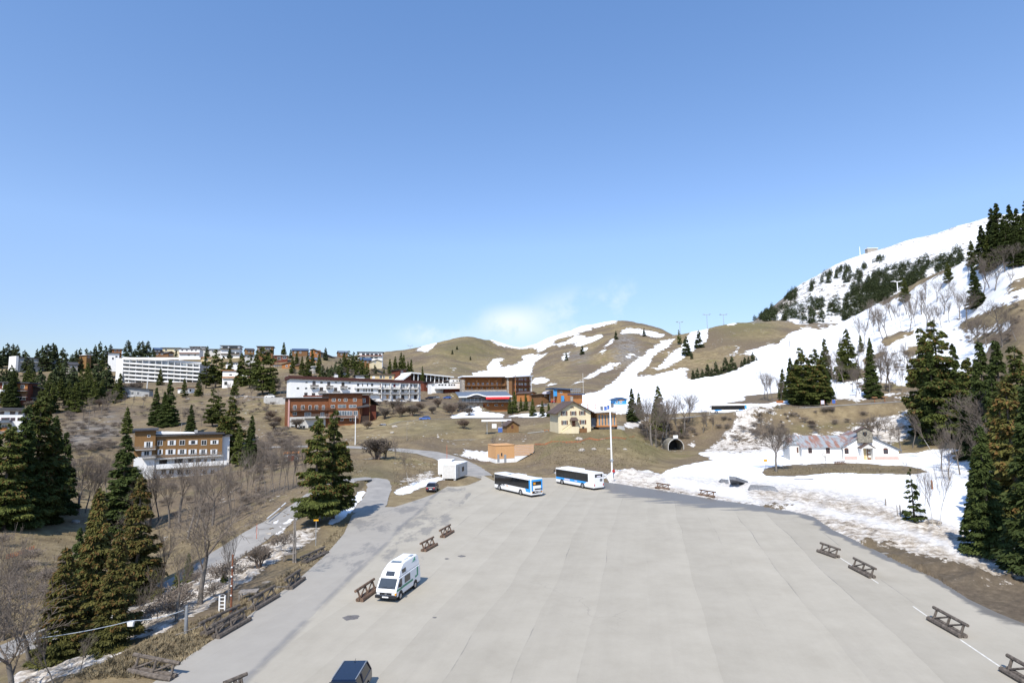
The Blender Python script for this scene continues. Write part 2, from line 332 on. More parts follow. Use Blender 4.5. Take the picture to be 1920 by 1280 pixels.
for p in ([(1215,698),(1248,675),(1253,663),(1279,649),(1285,635),(1300,619),(1335,610),(1325,617),(1331,633),(1321,642),(1290,663),(1276,675),(1244,691)],
 [(778,657),(800,645),(830,635),(885,622),(893,629),(850,634),(822,641),(808,655),(803,661),(788,658)],
 [(902,626),(940,641),(975,647),(1000,643),(1020,633),(1060,620),(1110,604),(1150,597),(1158,604),(1110,617),(1060,631),(1035,640),(1040,648),(1015,652),(970,653),(935,648)],
 [(886,698),(913,694),(913,683),(928,673),(942,669),(945,672),(932,685),(938,688),(968,683),(990,672),(1030,660),(1031,662),(1005,676),(998,690),(994,706),(886,706)],
 [(1039,642),(1055,643),(1075,632),(1092,626),(1095,632),(1115,631),(1120,626),(1134,630),(1112,641),(1090,648),(1073,649),(1090,640),(1060,645),(1045,653),(1040,652),(1045,646)],
 [(1003,649),(1020,652),(1026,659),(1010,661)], [(1005,697),(1020,688),(1026,681),(1028,684),(1018,693)], [(997,712),(1010,706),(1035,711),(1020,718),(1000,722)], [(1019,724),(1045,715),(1046,720)],
 [(975,670),(985,664),(1000,665),(1012,664),(985,675)], [(1052,675),(1056,663),(1072,657),(1064,673),(1056,677)], [(1086,655),(1100,650),(1107,656),(1092,661)], [(1119,658),(1140,653),(1139,661),(1121,662)],
 [(1132,650),(1145,637),(1156,630),(1148,646),(1135,652)], [(1136,668),(1153,674),(1148,678)], [(1062,726),(1130,688),(1190,661),(1202,660),(1150,690),(1090,716)],
 [(1162,625),(1170,616),(1200,617),(1225,622),(1250,628),(1232,634),(1205,627),(1175,624),(1166,629)], [(811,680),(821,677),(818,683)], [(843,690),(853,700),(846,698)], [(838,689),(860,692),(855,695)],
 [(745,658),(760,656),(766,660)], [(1340,604),(1375,601),(1383,608),(1350,609)], [(1398,600),(1425,599),(1412,608)], [(1355,666),(1372,656),(1366,667)], [(1373,662),(1384,649),(1390,648),(1383,662)],
 [(1393,630),(1400,629),(1398,635)], [(1433,643),(1446,636),(1442,644)], [(1455,590),(1480,572),(1520,600),(1500,612)], [(1150,609),(1160,606),(1165,610)], [(1118,612),(1128,610),(1124,616)], [(1096,690),(1104,686),(1101,692)]):
    paint(snow, p, 1, 300, 1100)
# snow mountain
mt = (YY > 640) & (PX > 1405) & (ZG > 90); snow[mt] = .57; rock[mt] = .85; paint(snow, [(1540,520),(1600,485),(1700,462),(1830,430),(1960,395),(1960,420),(1800,455),(1700,480),(1620,500),(1560,530)], 1, 640, 2500)
paint(dirt, [(1400,598),(1440,585),(1470,556),(1495,540),(1500,560),(1475,580),(1440,600)], .62, 640, 2500)
paint(rock, [(1400,605),(1430,590),(1465,556),(1490,545),(1470,575),(1440,600)], 1, 640, 2500); paint(snow, [(1395,605),(1430,588),(1462,556),(1478,548),(1462,575),(1435,603)], .25, 640, 2500)
# bare bands on the right slope
for p in ([(1643,641),(1680,622),(1711,616),(1725,624),(1676,640),(1664,652)], [(1791,612),(1830,588),(1930,556),(1960,590),(1880,608),(1800,622)], [(1800,640),(1850,625),(1890,620),(1905,628),(1840,650)],
 [(1860,560),(1905,520),(1960,500),(1960,530),(1900,545)], [(1700,700),(1720,690),(1760,690),(1740,720),(1705,725)], [(1640,565),(1700,535),(1760,500),(1830,470),(1830,482),(1760,515),(1700,552),(1650,575)],
 [(1610,675),(1660,655),(1665,665),(1620,685)], [(1560,705),(1620,690),(1650,700),(1580,720)], [(1600,724),(1650,715),(1700,724),(1740,712),(1750,735),(1700,742),(1620,735)], [(1390,742),(1470,735),(1520,725),(1530,735),(1470,748),(1400,750)],
 [(1350,757),(1400,750),(1480,748),(1440,757)], [(1690,655),(1740,640),(1760,650),(1700,672)]):
    paint(snow, p, .12, 206, 600)
paint(snow, [(1560,745),(1640,738),(1740,730),(1760,745),(1680,752),(1560,757)], .62, 200, 240); paint(dirt, [(1480,752),(1640,738),(1740,730),(1760,745),(1680,752),(1480,760)], .5, 200, 240)
# low snow round the chapel
LOW = [(1228,897),(1255,880),(1280,872),(1300,869),(1330,862),(1372,868),(1350,862),(1303,851),(1320,846),(1380,852),(1480,846),(1500,850),(1700,850),(1790,840),(1870,860),(2100,880),(2500,900),(2500,1220),(1920,1062),(1830,1045),(1740,1017),(1680,988),(1620,968),(1560,957),(1480,945),(1400,938),(1300,925),(1200,908),(1150,905),(1175,885)]
paint(snow, LOW, 1, 40, 176)
paint(snow, [(1425,884),(1440,876),(1470,872),(1540,869),(1600,868),(1700,874),(1757,884),(1700,890),(1640,888),(1560,886),(1490,893),(1440,893)], 0, 60, 145)
paint(green, [(1425,884),(1440,876),(1470,872),(1540,869),(1600,868),(1700,874),(1757,884),(1700,890),(1640,888),(1560,886),(1490,893),(1440,893)], .2, 60, 145)
EDGE = [(1140,897),(1200,903),(1300,921),(1400,940),(1480,948),(1560,968),(1640,985),(1720,1010),(1800,1042),(1920,1075),(2400,1250),(2400,1500),(1920,1180),(1815,1126),(1760,1090),(1650,1042),(1560,1000),(1520,972),(1420,950),(1260,926),(1140,908)]
paint(snow, EDGE, .78, 40, 130); paint(dirt, EDGE, .9, 40, 130)

paint(dirt, [(1240,905),(1500,935),(1640,965),(1760,1005),(1920,1060),(1920,1035),(1760,975),(1640,930),(1500,905),(1260,890)], .45, 50, 135); paint(dirt, [(1400,935),(1500,945),(1640,975),(1760,1012),(1920,1075),(1920,1050),(1760,990),(1640,952),(1500,925),(1400,920)], .75, 50, 130)
paint(snow, [(1480,952),(1560,966),(1640,984),(1720,1010),(1800,1040),(1920,1075),(2300,1200),(2300,1150),(1920,1055),(1830,1036),(1740,1008),(1680,980),(1620,962),(1560,950),(1500,942)], .85, 40, 110)
mud = [(1600,1018),(1660,1022),(1740,1045),(1830,1068),(1960,1105),(2300,1250),(2300,1500),(1960,1200),(1800,1130),(1700,1070)]; paint(snow, mud, .16, 35, 75); paint(dirt, mud, 1, 35, 75)
# dirty snow on the banks
BANK = [(1310,850),(1335,830),(1360,800),(1385,783),(1440,772),(1480,790),(1450,800),(1500,815),(1560,812),(1600,800),(1660,775),(1700,765),(1760,780),(1760,860),(1480,850)]
paint(snow, BANK, .60, 168, 203); paint(dirt, BANK, .6, 168, 203)
paint(snow, [(1410,790),(1450,778),(1540,772),(1640,760),(1690,762),(1600,800),(1530,812),(1480,812),(1430,815)], .25, 168, 203)
for p, s_, d_, a, b in (([(1000,881),(1020,876),(1100,882),(1145,890),(1145,896),(1010,888)], .95, .2, 115, 132), ([(1140,892),(1165,873),(1210,876),(1250,895),(1240,906),(1150,907)], .9, .55, 105, 132),
 ([(735,920),(760,910),(790,901),(830,892),(832,901),(790,915),(745,937)], .9, .15, 105, 135), ([(738,912),(750,897),(785,885),(815,880),(820,888),(795,900),(760,908)], .62, .8, 118, 142),
 ([(750,845),(800,828),(850,838),(860,846),(830,852),(780,846)], .55, .9, 168, 190), ([(840,852),(870,842),(900,846),(926,845),(928,864),(905,866),(865,856)], .72, .5, 150, 180), ([(868,820),(885,818),(890,826),(876,832)], .6, .8, 170, 200),
 ([(600,992),(640,955),(680,915),(690,920),(668,950),(640,978)], .95, .25, 78, 118), ([(500,985),(540,960),(560,975),(520,1010),(490,1010)], .6, .4, 70, 95),
 ([(215,1180),(300,1112),(400,1062),(450,1045),(560,990),(605,985),(595,1012),(540,1042),(480,1082),(400,1135),(300,1190),(225,1205)], .68, .95, 44, 92),
 ([(0,1290),(30,1262),(120,1238),(200,1215),(245,1203),(240,1222),(150,1275)], .66, .8, 30, 46), ([(820,785),(850,778),(875,770),(897,766),(908,774),(945,775),(937,785),(880,787)], 1, .05, 219, 262),
 ([(935,781),(985,775),(1042,773),(1042,780),(990,783)], 1, 0, 205, 240), ([(1165,800),(1175,785),(1215,780),(1225,790),(1195,802),(1180,806)], .8, .7, 190, 225), ([(1370,782),(1385,768),(1440,762),(1475,768),(1450,778)], .8, .6, 190, 216),
 ([(1278,838),(1300,820),(1315,828),(1300,842)], .6, .8, 175, 205), ([(860,816),(875,815),(872,818),(862,818)], 1, .1, 180, 210)):
    paint(snow, p, s_, a, b); paint(dirt, p, d_, a, b)
for p in ([(1048,700),(1056,662),(1075,655),(1110,655),(1130,668),(1160,625),(1200,632),(1212,660),(1190,685),(1140,690),(1100,680)],): paint(rock, [(1160,628),(1172,622),(1195,640),(1208,665),(1185,683),(1148,680),(1152,650)], 1, 400, 760); paint(rock, [(1056,668),(1070,660),(1104,656),(1106,672),(1080,685)], .8, 400, 760)
paint(rock, [(130,790),(215,775),(230,800),(205,840),(120,835)], .75, 140, 240); paint(rock, [(735,790),(830,800),(820,806),(735,800)], .3, 150, 260)
for p in ([(1000,815),(1040,812),(1200,815),(1245,850),(1215,860),(1170,830),(1050,828)], [(750,800),(900,790),(920,800),(760,812)], [(660,880),(740,880),(735,895),(650,890)], [(820,650),(900,640),(940,655),(880,670),(820,665)], [(1340,606),(1440,604),(1460,620),(1360,622)], [(780,690),(880,690),(880,700)], [(480,790),(530,790),(520,800)], [(650,975),(700,960),(640,1010)]): paint(green, p, .9)
# path edges with thin old snow lines on the lower road
d_, bz_ = segdist(XX, YY, [(p.x, p.y) for p in ROADS['lower'][1]]); m = (d_ > 2.6) & (d_ < 3.3) & (YY < 75) & ~la; snow[m] = .55
snow = np.clip(blur(blur(snow, 2, 0), 2, 1), 0, 1); dirt = blur(blur(dirt, 3, 0), 3, 1); rock = blur(blur(rock, 3, 0), 3, 1); green = blur(blur(green, 8, 0), 6, 1)
# ground relief of old snow
ZG += np.where(la, 0, 1)*snow*(.10*np.clip(YY/60, 0, 1)) + np.where((dirt > .2) & ~la & (YY < 260), 1, 0)*fbm(XX/.9, YY/.9, 3, 31)*.26*snow
def gridmesh(name):
    co = np.stack([XX, YY, ZG], -1).reshape(-1, 3).astype(np.float32)
    i = np.arange(NU-1)[:, None]*NV+np.arange(NV-1)[None, :]
    q = np.stack([i, i+NV, i+NV+1, i+1], -1).reshape(-1, 4).astype(np.int32)
    me = bpy.data.meshes.new(name); me.vertices.add(len(co)); me.vertices.foreach_set('co', co.ravel())
    me.loops.add(q.size); me.loops.foreach_set('vertex_index', q.ravel()); me.polygons.add(len(q)); me.polygons.foreach_set('loop_start', np.arange(0, q.size, 4)); me.polygons.foreach_set('loop_total', np.full(len(q), 4))
    me.update(); me.polygons.foreach_set('use_smooth', np.ones(len(q), bool))
    a = me.attributes.new('cover', 'FLOAT_COLOR', 'POINT'); a.data.foreach_set('color', np.stack([snow, dirt, rock, green], -1).astype(np.float32).ravel())
    return me
gm = gridmesh('ground'); ground = bpy.data.objects.new('ground', gm); C.objects.link(ground); tag(ground, kind='structure')
# ---- ground material
m, n, b = newmat('ground')
L = n.links.new
def N(t, **k):
    q = n.nodes.new(t)
    for a_, v_ in k.items(): setattr(q, a_, v_)
    return q
tcn = N('ShaderNodeTexCoord'); co = tcn.outputs['Object']
def noise(sc, det=6, ro=.6, vec=None, st=None):
    q = N('ShaderNodeTexNoise'); q.inputs['Scale'].default_value = sc; q.inputs['Detail'].default_value = det; q.inputs['Roughness'].default_value = ro
    v = vec or co
    if st: mp = N('ShaderNodeMapping'); mp.inputs['Scale'].default_value = st; L(v, mp.inputs[0]); v = mp.outputs[0]
    L(v, q.inputs['Vector']); return q.outputs[0]
def ramp(src_, stops):
    q = N('ShaderNodeValToRGB'); L(src_, q.inputs[0]); e = q.color_ramp.elements
    while len(e) < len(stops): e.new(.5)
    for i_, (p_, c_) in enumerate(stops): e[i_].position = p_; e[i_].color = (*c_, 1) if len(c_) == 3 else c_
    return q.outputs[0]
def mixc(f_, a_, b_):
    q = N('ShaderNodeMix', data_type='RGBA')
    for s_, v_ in ((0, f_), (6, a_), (7, b_)):
        if isinstance(v_, (int, float)): q.inputs[s_].default_value = v_
        elif isinstance(v_, tuple): q.inputs[s_].default_value = (*v_, 1)
        else: L(v_, q.inputs[s_])
    return q.outputs[2]
def mth(op, a_, b_=0.0, cl=False):
    q = N('ShaderNodeMath', operation=op); q.use_clamp = cl
    for s_, v_ in ((0, a_), (1, b_)):
        if isinstance(v_, (int, float)): q.inputs[s_].default_value = v_
        else: L(v_, q.inputs[s_])
    return q.outputs[0]
def sstep(v_, a_, b_):
    q = N('ShaderNodeMapRange', interpolation_type='SMOOTHSTEP'); L(v_, q.inputs[0]); q.inputs[1].default_value = a_; q.inputs[2].default_value = b_; return q.outputs[0]
at = N('ShaderNodeAttribute', attribute_name='cover'); sp = N('ShaderNodeSeparateColor'); L(at.outputs['Color'], sp.inputs[0])
aS, aD, aR, aG = sp.outputs[0], sp.outputs[1], sp.outputs[2], at.outputs['Alpha']
nbig = noise(.022, 8, .62); nmid = noise(.25, 8, .65); nfine = noise(2.2, 6, .7)
dry = ramp(nmid, [(.28, (.105, .078, .042)), (.45, (.20, .152, .080)), (.58, (.275, .215, .115)), (.75, (.37, .30, .175))])
brn = ramp(nfine, [(.3, (.065, .05, .036)), (.6, (.165, .125, .085)), (.8, (.32, .27, .19))])
grn = ramp(nfine, [(.3, (.075, .075, .024)), (.6, (.155, .15, .05)), (.85, (.24, .215, .085))])
col = mixc(sstep(nbig, .38, .62), dry, brn)
col = mixc(mth('MULTIPLY', sstep(nfine, .2, .75), .35), col, brn)
col = mixc(mth('MULTIPLY', sstep(noise(.9, 7, .75), .52, .66), .35), col, (.045, .036, .024)); col = mixc(mth('MULTIPLY', sstep(noise(4.5, 4, .8), .5, .7), .3), col, (.36, .30, .20))
gm_ = mth('ADD', mth('MULTIPLY', aG, .75), mth('MULTIPLY', sstep(noise(.05, 5, .6, st=(1, 1.7, 1)), .54, .70), .42), cl=True)
col = mixc(gm_, col, grn)
rk = ramp(noise(.35, 9, .7), [(.3, (.06, .055, .05)), (.5, (.17, .155, .14)), (.7, (.30, .28, .25))])
rkm = mth('MULTIPLY', aR, sstep(noise(.11, 8, .7), .38, .55)); col = mixc(rkm, col, rk)
col = mixc(mth('MULTIPLY', aD, .8, True), col, ramp(noise(1.5, 8, .75), [(.3, (.045, .036, .028)), (.55, (.105, .082, .06)), (.75, (.22, .175, .125))]))
# scattered pale stones
vo = N('ShaderNodeTexVoronoi'); vo.inputs['Scale'].default_value = .5; L(co, vo.inputs['Vector'])
st_ = mth('MULTIPLY', mth('LESS_THAN', vo.outputs['Distance'], .20), sstep(noise(.07, 4), .54, .62)); col = mixc(mth('MULTIPLY', st_, .8), col, (.38, .36, .33))
# snow
syy = N('ShaderNodeSeparateXYZ'); L(co, syy.inputs[0]); farf = sstep(syy.outputs[1], 220, 420)
sm = mth('ADD', aS, mth('MULTIPLY', mth('SUBTRACT', nmid, .5), 1.1)); sm = mth('ADD', sm, mth('MULTIPLY', mth('SUBTRACT', noise(.07, 6, .7), .5), mth('MULTIPLY', farf, 1.5))); sm = mth('ADD', sm, mth('MULTIPLY', mth('SUBTRACT', noise(1.1, 5, .7), .5), mth('ADD', mth('MULTIPLY', aD, 1.3), .25)))
smask = mth('MULTIPLY', sstep(sm, .47, .56), mth('GREATER_THAN', aS, .02))
dsn = ramp(noise(.7, 8, .75, st=(1, 1.6, 1)), [(.32, (.10, .078, .058)), (.47, (.36, .31, .25)), (.60, (.62, .58, .52)), (.75, (.80, .79, .77))])
cl_ = ramp(noise(.22, 9, .68, st=(1, .6, 1)), [(.25, (.60, .61, .62)), (.5, (.76, .77, .78)), (.7, (.84, .85, .86))])
scol = mixc(sstep(aD, .02, .75), cl_, dsn)
col = mixc(smask, col, scol)
L(col, b.inputs['Base Color']); b.inputs['Roughness'].default_value = .9; b.inputs['Specular IOR Level'].default_value = .15
bp = N('ShaderNodeBump'); bp.inputs['Strength'].default_value = .55; bp.inputs['Distance'].default_value = .45
hb = mth('ADD', mth('MULTIPLY', nmid, 1.0), mth('MULTIPLY', nfine, .35)); hb = mth('MULTIPLY', hb, mth('SUBTRACT', 1.0, mth('MULTIPLY', smask, mth('SUBTRACT', .85, mth('MULTIPLY', aD, .6)))))
L(hb, bp.inputs['Height']); L(bp.outputs[0], b.inputs['Normal'])
gm.materials.append(m)
# ground behind the photographer
q_ = MB(); q_.poly([(-900, -700, -.12), (900, -700, -.12), (900, 9, -.12), (-900, 9, -.12)]); q_.poly([(-900, 9, -.12), (-11.25, 9, -.12), (-1125, 900, -8), (-1600, 900, -8)]); q_.poly([(11.25, 9, -.12), (900, 9, -.12), (1600, 900, 60), (1125, 900, 60)])
a_ = q_.build('ground', 'ground'); tag(a_, kind='structure')
# ---- asphalt lot with paving strips
m, n, b = newmat('lot'); L = n.links.new
tcn = N('ShaderNodeTexCoord'); co = tcn.outputs['Object']
th = math.atan(.222); rot = N('ShaderNodeMapping'); rot.inputs['Rotation'].default_value = (0, 0, th); L(co, rot.inputs[0])
sx = N('ShaderNodeSeparateXYZ'); L(rot.outputs[0], sx.inputs[0])
wob = mth('ADD', mth('MULTIPLY', mth('SUBTRACT', noise(.02, 3), .5), 4.0), mth('MULTIPLY', mth('SUBTRACT', noise(.5, 4), .5), .16))
xw = mth('DIVIDE', mth('ADD', sx.outputs[0], wob), 4.1)
fl = mth('FLOOR', xw); fr_ = mth('FRACT', xw)
wn_ = N('ShaderNodeTexWhiteNoise', noise_dimensions='1D'); L(fl, wn_.inputs['W'])
base = ramp(noise(.22, 9, .7), [(.25, (.308, .278, .221)), (.5, (.352, .319, .257)), (.78, (.392, .356, .29))])
streak = noise(.5, 6, .65, vec=rot.outputs[0], st=(1.9, .035, 1))
hs = N('ShaderNodeHueSaturation'); L(base, hs.inputs['Color'])
vv = mth('ADD', mth('ADD', .90, mth('MULTIPLY', wn_.outputs[0], .075)), mth('MULTIPLY', streak, .13)); vv = mth('ADD', vv, mth('MULTIPLY', fr_, .06)); L(vv, hs.inputs['Value'])
seam = mth('LESS_THAN', fr_, .022); seam = mth('MULTIPLY', seam, mth('MULTIPLY', sstep(noise(.045, 6, .7), .50, .62), .55))
col = mixc(seam, hs.outputs[0], (.15, .145, .135))
fine = noise(9, 4, .8); col = mixc(mth('MULTIPLY', sstep(fine, .35, .75), .12), col, (.42, .41, .39))
# the older, greyer strip along the left edge and the tar patches near the exit
sy = N('ShaderNodeSeparateXYZ'); L(co, sy.inputs[0])
edge_x = mth('ADD', sy.outputs[0], mth('MULTIPLY', sy.outputs[1], -.035)); edge_x = mth('ADD', edge_x, mth('MULTIPLY', mth('SUBTRACT', noise(.05, 5), .5), 2))
old = mth('LESS_THAN', edge_x, -17.6); col = mixc(mth('MULTIPLY', old, .6), col, mixc(noise(.6, 7, .7), (.235, .222, .205), (.345, .325, .295)))
pm = mth('MULTIPLY', mth('LESS_THAN', edge_x, -11.5), mth('GREATER_THAN', sy.outputs[1], 58)); pt_ = sstep(noise(.16, 6, .7, st=(1.2, .5, 1)), .50, .60)
col = mixc(mth('MULTIPLY', mth('MULTIPLY', pm, pt_), .55), col, (.13, .13, .135))
ve = N('ShaderNodeTexVoronoi', feature='DISTANCE_TO_EDGE'); ve.inputs['Scale'].default_value = .085; wv_ = N('ShaderNodeVectorMath', operation='ADD'); nzv = N('ShaderNodeTexNoise'); nzv.inputs['Scale'].default_value = .35; nzv.inputs['Detail'].default_value = 6; L(co, nzv.inputs['Vector']); sc_ = N('ShaderNodeVectorMath', operation='SCALE'); L(nzv.outputs['Color'], sc_.inputs[0]); sc_.inputs['Scale'].default_value = 5; L(co, wv_.inputs[0]); L(sc_.outputs[0], wv_.inputs[1]); L(wv_.outputs[0], ve.inputs['Vector'])
crk = mth('MULTIPLY', mth('LESS_THAN', ve.outputs['Distance'], .0035), mth('MULTIPLY', sstep(noise(.03, 4), .54, .62), .22)); col = mixc(crk, col, (.12, .115, .11))
col = mixc(mth('MULTIPLY', sstep(noise(.055, 7, .72, vec=rot.outputs[0], st=(1.3, .35, 1)), .52, .68), .22), col, (.235, .213, .178))
col = mixc(mth('MULTIPLY', sstep(noise(1.8, 6, .8), .60, .72), .22), col, (.20, .185, .16))
edl = mth('MULTIPLY', sstep(mth('ABSOLUTE', mth('ADD', edge_x, 17.6)), .55, .1), .55); col = mixc(mth('MULTIPLY', edl, sstep(noise(.2, 5), .35, .55)), col, (.14, .14, .145))
# wet melt water along the snow
wet_at = N('ShaderNodeAttribute', attribute_name='wet'); wm = mth('ADD', wet_at.outputs['Fac'], mth('MULTIPLY', mth('SUBTRACT', noise(.3, 6, .6, st=(.5, 1.6, 1)), .5), 1.2)); wm = mth('MULTIPLY', sstep(wm, .46, .66), mth('GREATER_THAN', wet_at.outputs['Fac'], .03))
col = mixc(mth('MULTIPLY', wm, .85), col, (.125, .118, .11)); L(col, b.inputs['Base Color'])
rr = mth('SUBTRACT', .9, mth('MULTIPLY', wm, .5)); L(rr, b.inputs['Roughness']); b.inputs['Specular IOR Level'].default_value = .22
bp = N('ShaderNodeBump'); bp.inputs['Strength'].default_value = .25; bp.inputs['Distance'].default_value = .02; L(fine, bp.inputs['Height']); L(bp.outputs[0], b.inputs['Normal'])
# lot mesh: a fine grid clipped to the outline so the melt-water map can sit on it
bm = bmesh.new()
vs = [bm.verts.new((x, y, 0)) for x, y in LOT]; bm.faces.new(vs)
for ax in (0, 1):
    for c_ in range(-60, 136, 2 if ax else 3):
        bmesh.ops.bisect_plane(bm, geom=bm.faces[:]+bm.edges[:]+bm.verts[:], plane_co=((c_, 0, 0) if ax == 0 else (0, c_, 0)), plane_no=((1, 0, 0) if ax == 0 else (0, 1, 0)))
me = bpy.data.meshes.new('parking_lot'); bm.to_mesh(me); bm.free()
lotc = np.array([v.co[:] for v in me.vertices]); px_, py_ = proj(lotc[:, 0], np.maximum(lotc[:, 1], 5), lotc[:, 2])
rim = [(p.x, p.y) for p in [PZ(x, y) for x, y in LOTPX]]; dd, _ = segdist(lotc[:, 0], lotc[:, 1], rim[2:]+[(60, 35)])
wid = np.interp(px_, [1040, 1100, 1150, 1300, 1420, 1520, 1600, 1700, 1800, 1900, 2000], [.1, 4., 12, 9, 4, 1.3, .5, .5, .9, 1.2, 1.2])
wet = np.clip(1.05-dd/np.maximum(wid, .1)*.62, 0, 1)*(lotc[:, 1] > 20)
at_ = me.attributes.new('wet', 'FLOAT', 'POINT'); at_.data.foreach_set('value', wet.astype(np.float32))
me.materials.append(m); lo = bpy.data.objects.new('parking_lot', me); C.objects.link(lo); tag(lo, kind='structure')
# ---- road material and ribbons
mat('asphalt', (.34, .32, .29), .9, var=.1, scale=.35, bump=.2, col2=(.22, .21, .195)); mat('path', (.30, .27, .22), .95, var=.15, scale=.9); mat('white_line', (.62, .60, .54), .8)
def ribbon(name, pts, hw, material, dz=0.0, jit=.15):
    v = []; dense = []
    for i in range(len(pts)-1):
        k = max(2, int((pts[i+1]-pts[i]).length/1.5))
        for t in range(k): dense.append(pts[i].lerp(pts[i+1], t/k))
    dense.append(pts[-1]); mb = MB(); L_ = None
    for i, p in enumerate(dense):
        d = (dense[min(i+2, len(dense)-1)]-dense[max(i-2, 0)]); d.z = 0; d.normalize(); s = Vector((d.y, -d.x, 0))
        a = p-s*(hw+random.uniform(-jit, jit)); c = p+s*(hw+random.uniform(-jit, jit)); a.z = c.z = p.z+dz
        mb.v += [tuple(a), tuple(p+Vector((0, 0, dz+.03))), tuple(c)]
        if i: k = len(mb.v)-6; mb.f += [(k, k+1, k+4, k+3), (k+1, k+2, k+5, k+4)]; mb.m += [0, 0]
    return mb.build(name, material, smooth=True)
for k, nm, mt_ in (('main','road','asphalt'),('lower','road','asphalt'),('upper','road','asphalt'),('village','road','asphalt'),('drive','driveway','path'),('path','footpath','path'),('walk','footpath','path'),('terrace','driveway','path')):
    hw, pts, lb = ROADS[k]; o = ribbon(nm, [p.copy() for p in pts], hw, mt_, -.02 if k in ('main', 'lower') else 0); tag(o, kind='structure')
# painted boundary line on the right of the lot
mb = MB()
for a, c in (((1556,1033),(1600,1061)), ((1604,1064),(1647,1093)), ((1712,1136),(1748,1161)), ((1800,1198),(1893,1261)), ((1900,1266),(1960,1308))):
    p = PZ(*a); q = PZ(*c); d = (q-p).normalized(); s = Vector((d.y, -d.x, 0))*.06; mb.poly([p-s+Vector((0,0,.004)), q-s+Vector((0,0,.004)), q+s+Vector((0,0,.004)), p+s+Vector((0,0,.004))])
tag(mb.build('line_marking', 'white_line'), kind='structure')
mat('tar_patch', (.15, .14, .135), .9, var=.2)
mb = MB()
for x, y, r in ((658,1157,.45),(866,1042,.3),(838,1047,.2),(815,1157,.12)):
    c = PZ(x, y); pts = []
    for i in range(14):
        t = i*2*math.pi/14; rr_ = r*random.uniform(.8, 1.15); pts.append((c.x+rr_*1.4*math.cos(t), c.y+rr_*math.sin(t)*1.3, .004))
    mb.poly(pts)
tag(mb.build('tar_patch', 'tar_patch'), kind='structure')
# ---------------------------------------------------------------- building materials
def plank(name, col, col2, horiz=False, n_=3.0):
    return mat(name, col, .8, scale=n_, stretch=((.25, .25, 7) if horiz else (7, 7, .25)), col2=col2)
mat('white_wall', (.80, .79, .76), .85, var=.04, scale=.35); mat('cream_wall', (.66, .57, .38), .85, var=.05, scale=.4); mat('grey_wall', (.42, .42, .41), .85, var=.1, scale=.5)
mat('pink_wall', (.62, .36, .32), .85, var=.08); mat('yellow_wall', (.60, .46, .25), .8, var=.08); mat('pale_wall', (.58, .56, .52), .85, var=.06)
plank('brown_wood', (.235, .125, .052), (.13, .062, .028)); plank('red_wood', (.20, .055, .028), (.10, .03, .018), True); plank('orange_wood', (.46, .20, .065), (.30, .115, .04)); plank('brown_plank', (.30, .115, .045), (.12, .045, .022), True, 2)
plank('dark_wood', (.075, .048, .034), (.035, .024, .02)); plank('ochre_wood', (.27, .155, .06), (.17, .09, .036)); plank('new_wood', (.62, .36, .17), (.50, .27, .115)); plank('slat_wood', (.66, .42, .24), (.50, .30, .16), True, 5)
mat('dark_roof', (.06, .058, .062), .75, var=.15, scale=.6); mat('brown_roof', (.10, .07, .058), .75, var=.15, scale=.6); mat('blue_roof', (.055, .085, .15), .5, var=.12); mat('slate', (.13, .155, .19), .5, var=.15)
mat('red_roof', (.16, .05, .04), .8); mat('fascia', (.075, .028, .022), .75, var=.1); mat('snow_roof', (.82, .83, .85), .8, var=.02); mat('concrete', (.40, .39, .37), .9, var=.12, scale=.7)
mat('stone', (.38, .34, .29), .9, var=.3, scale=2.2, bump=.6); mat('old_stone', (.27, .245, .195), .9, var=.35, scale=3.5, bump=.8); mat('solar', (.03, .04, .07), .25, var=.1)
mat('glass', (.035, .042, .05), .12, var=.2, scale=.4, spec=.6, rand=.5); mat('glass_pale', (.16, .20, .235), .15, var=.3, scale=.5, spec=.6); mat('frame_white', (.78, .78, .76), .5, var=.02); mat('frame_brown', (.12, .05, .03), .7)
mat('rail_grey', (.22, .20, .18), .8, var=.2); mat('red_cloth', (.60, .03, .03), .7); mat('blue_panel', (.05, .30, .62), .5, var=.08); mat('steel', (.48, .50, .52), .4, metal=.6, var=.1); mat('maroon', (.12, .02, .03), .6)
m, n, b = newmat('rusty_roof'); L = n.links.new; tcn = N('ShaderNodeTexCoord'); co = tcn.outputs['Object']
L(mixc(sstep(noise(.8, 7, .7, st=(1.2, .35, .35)), .42, .60), (.25, .28, .30), ramp(noise(2.5, 5, .7, st=(3, .4, .4)), [(.3, (.15, .065, .045)), (.7, (.31, .17, .125))])), b.inputs['Base Color']); b.inputs['Roughness'].default_value = .7
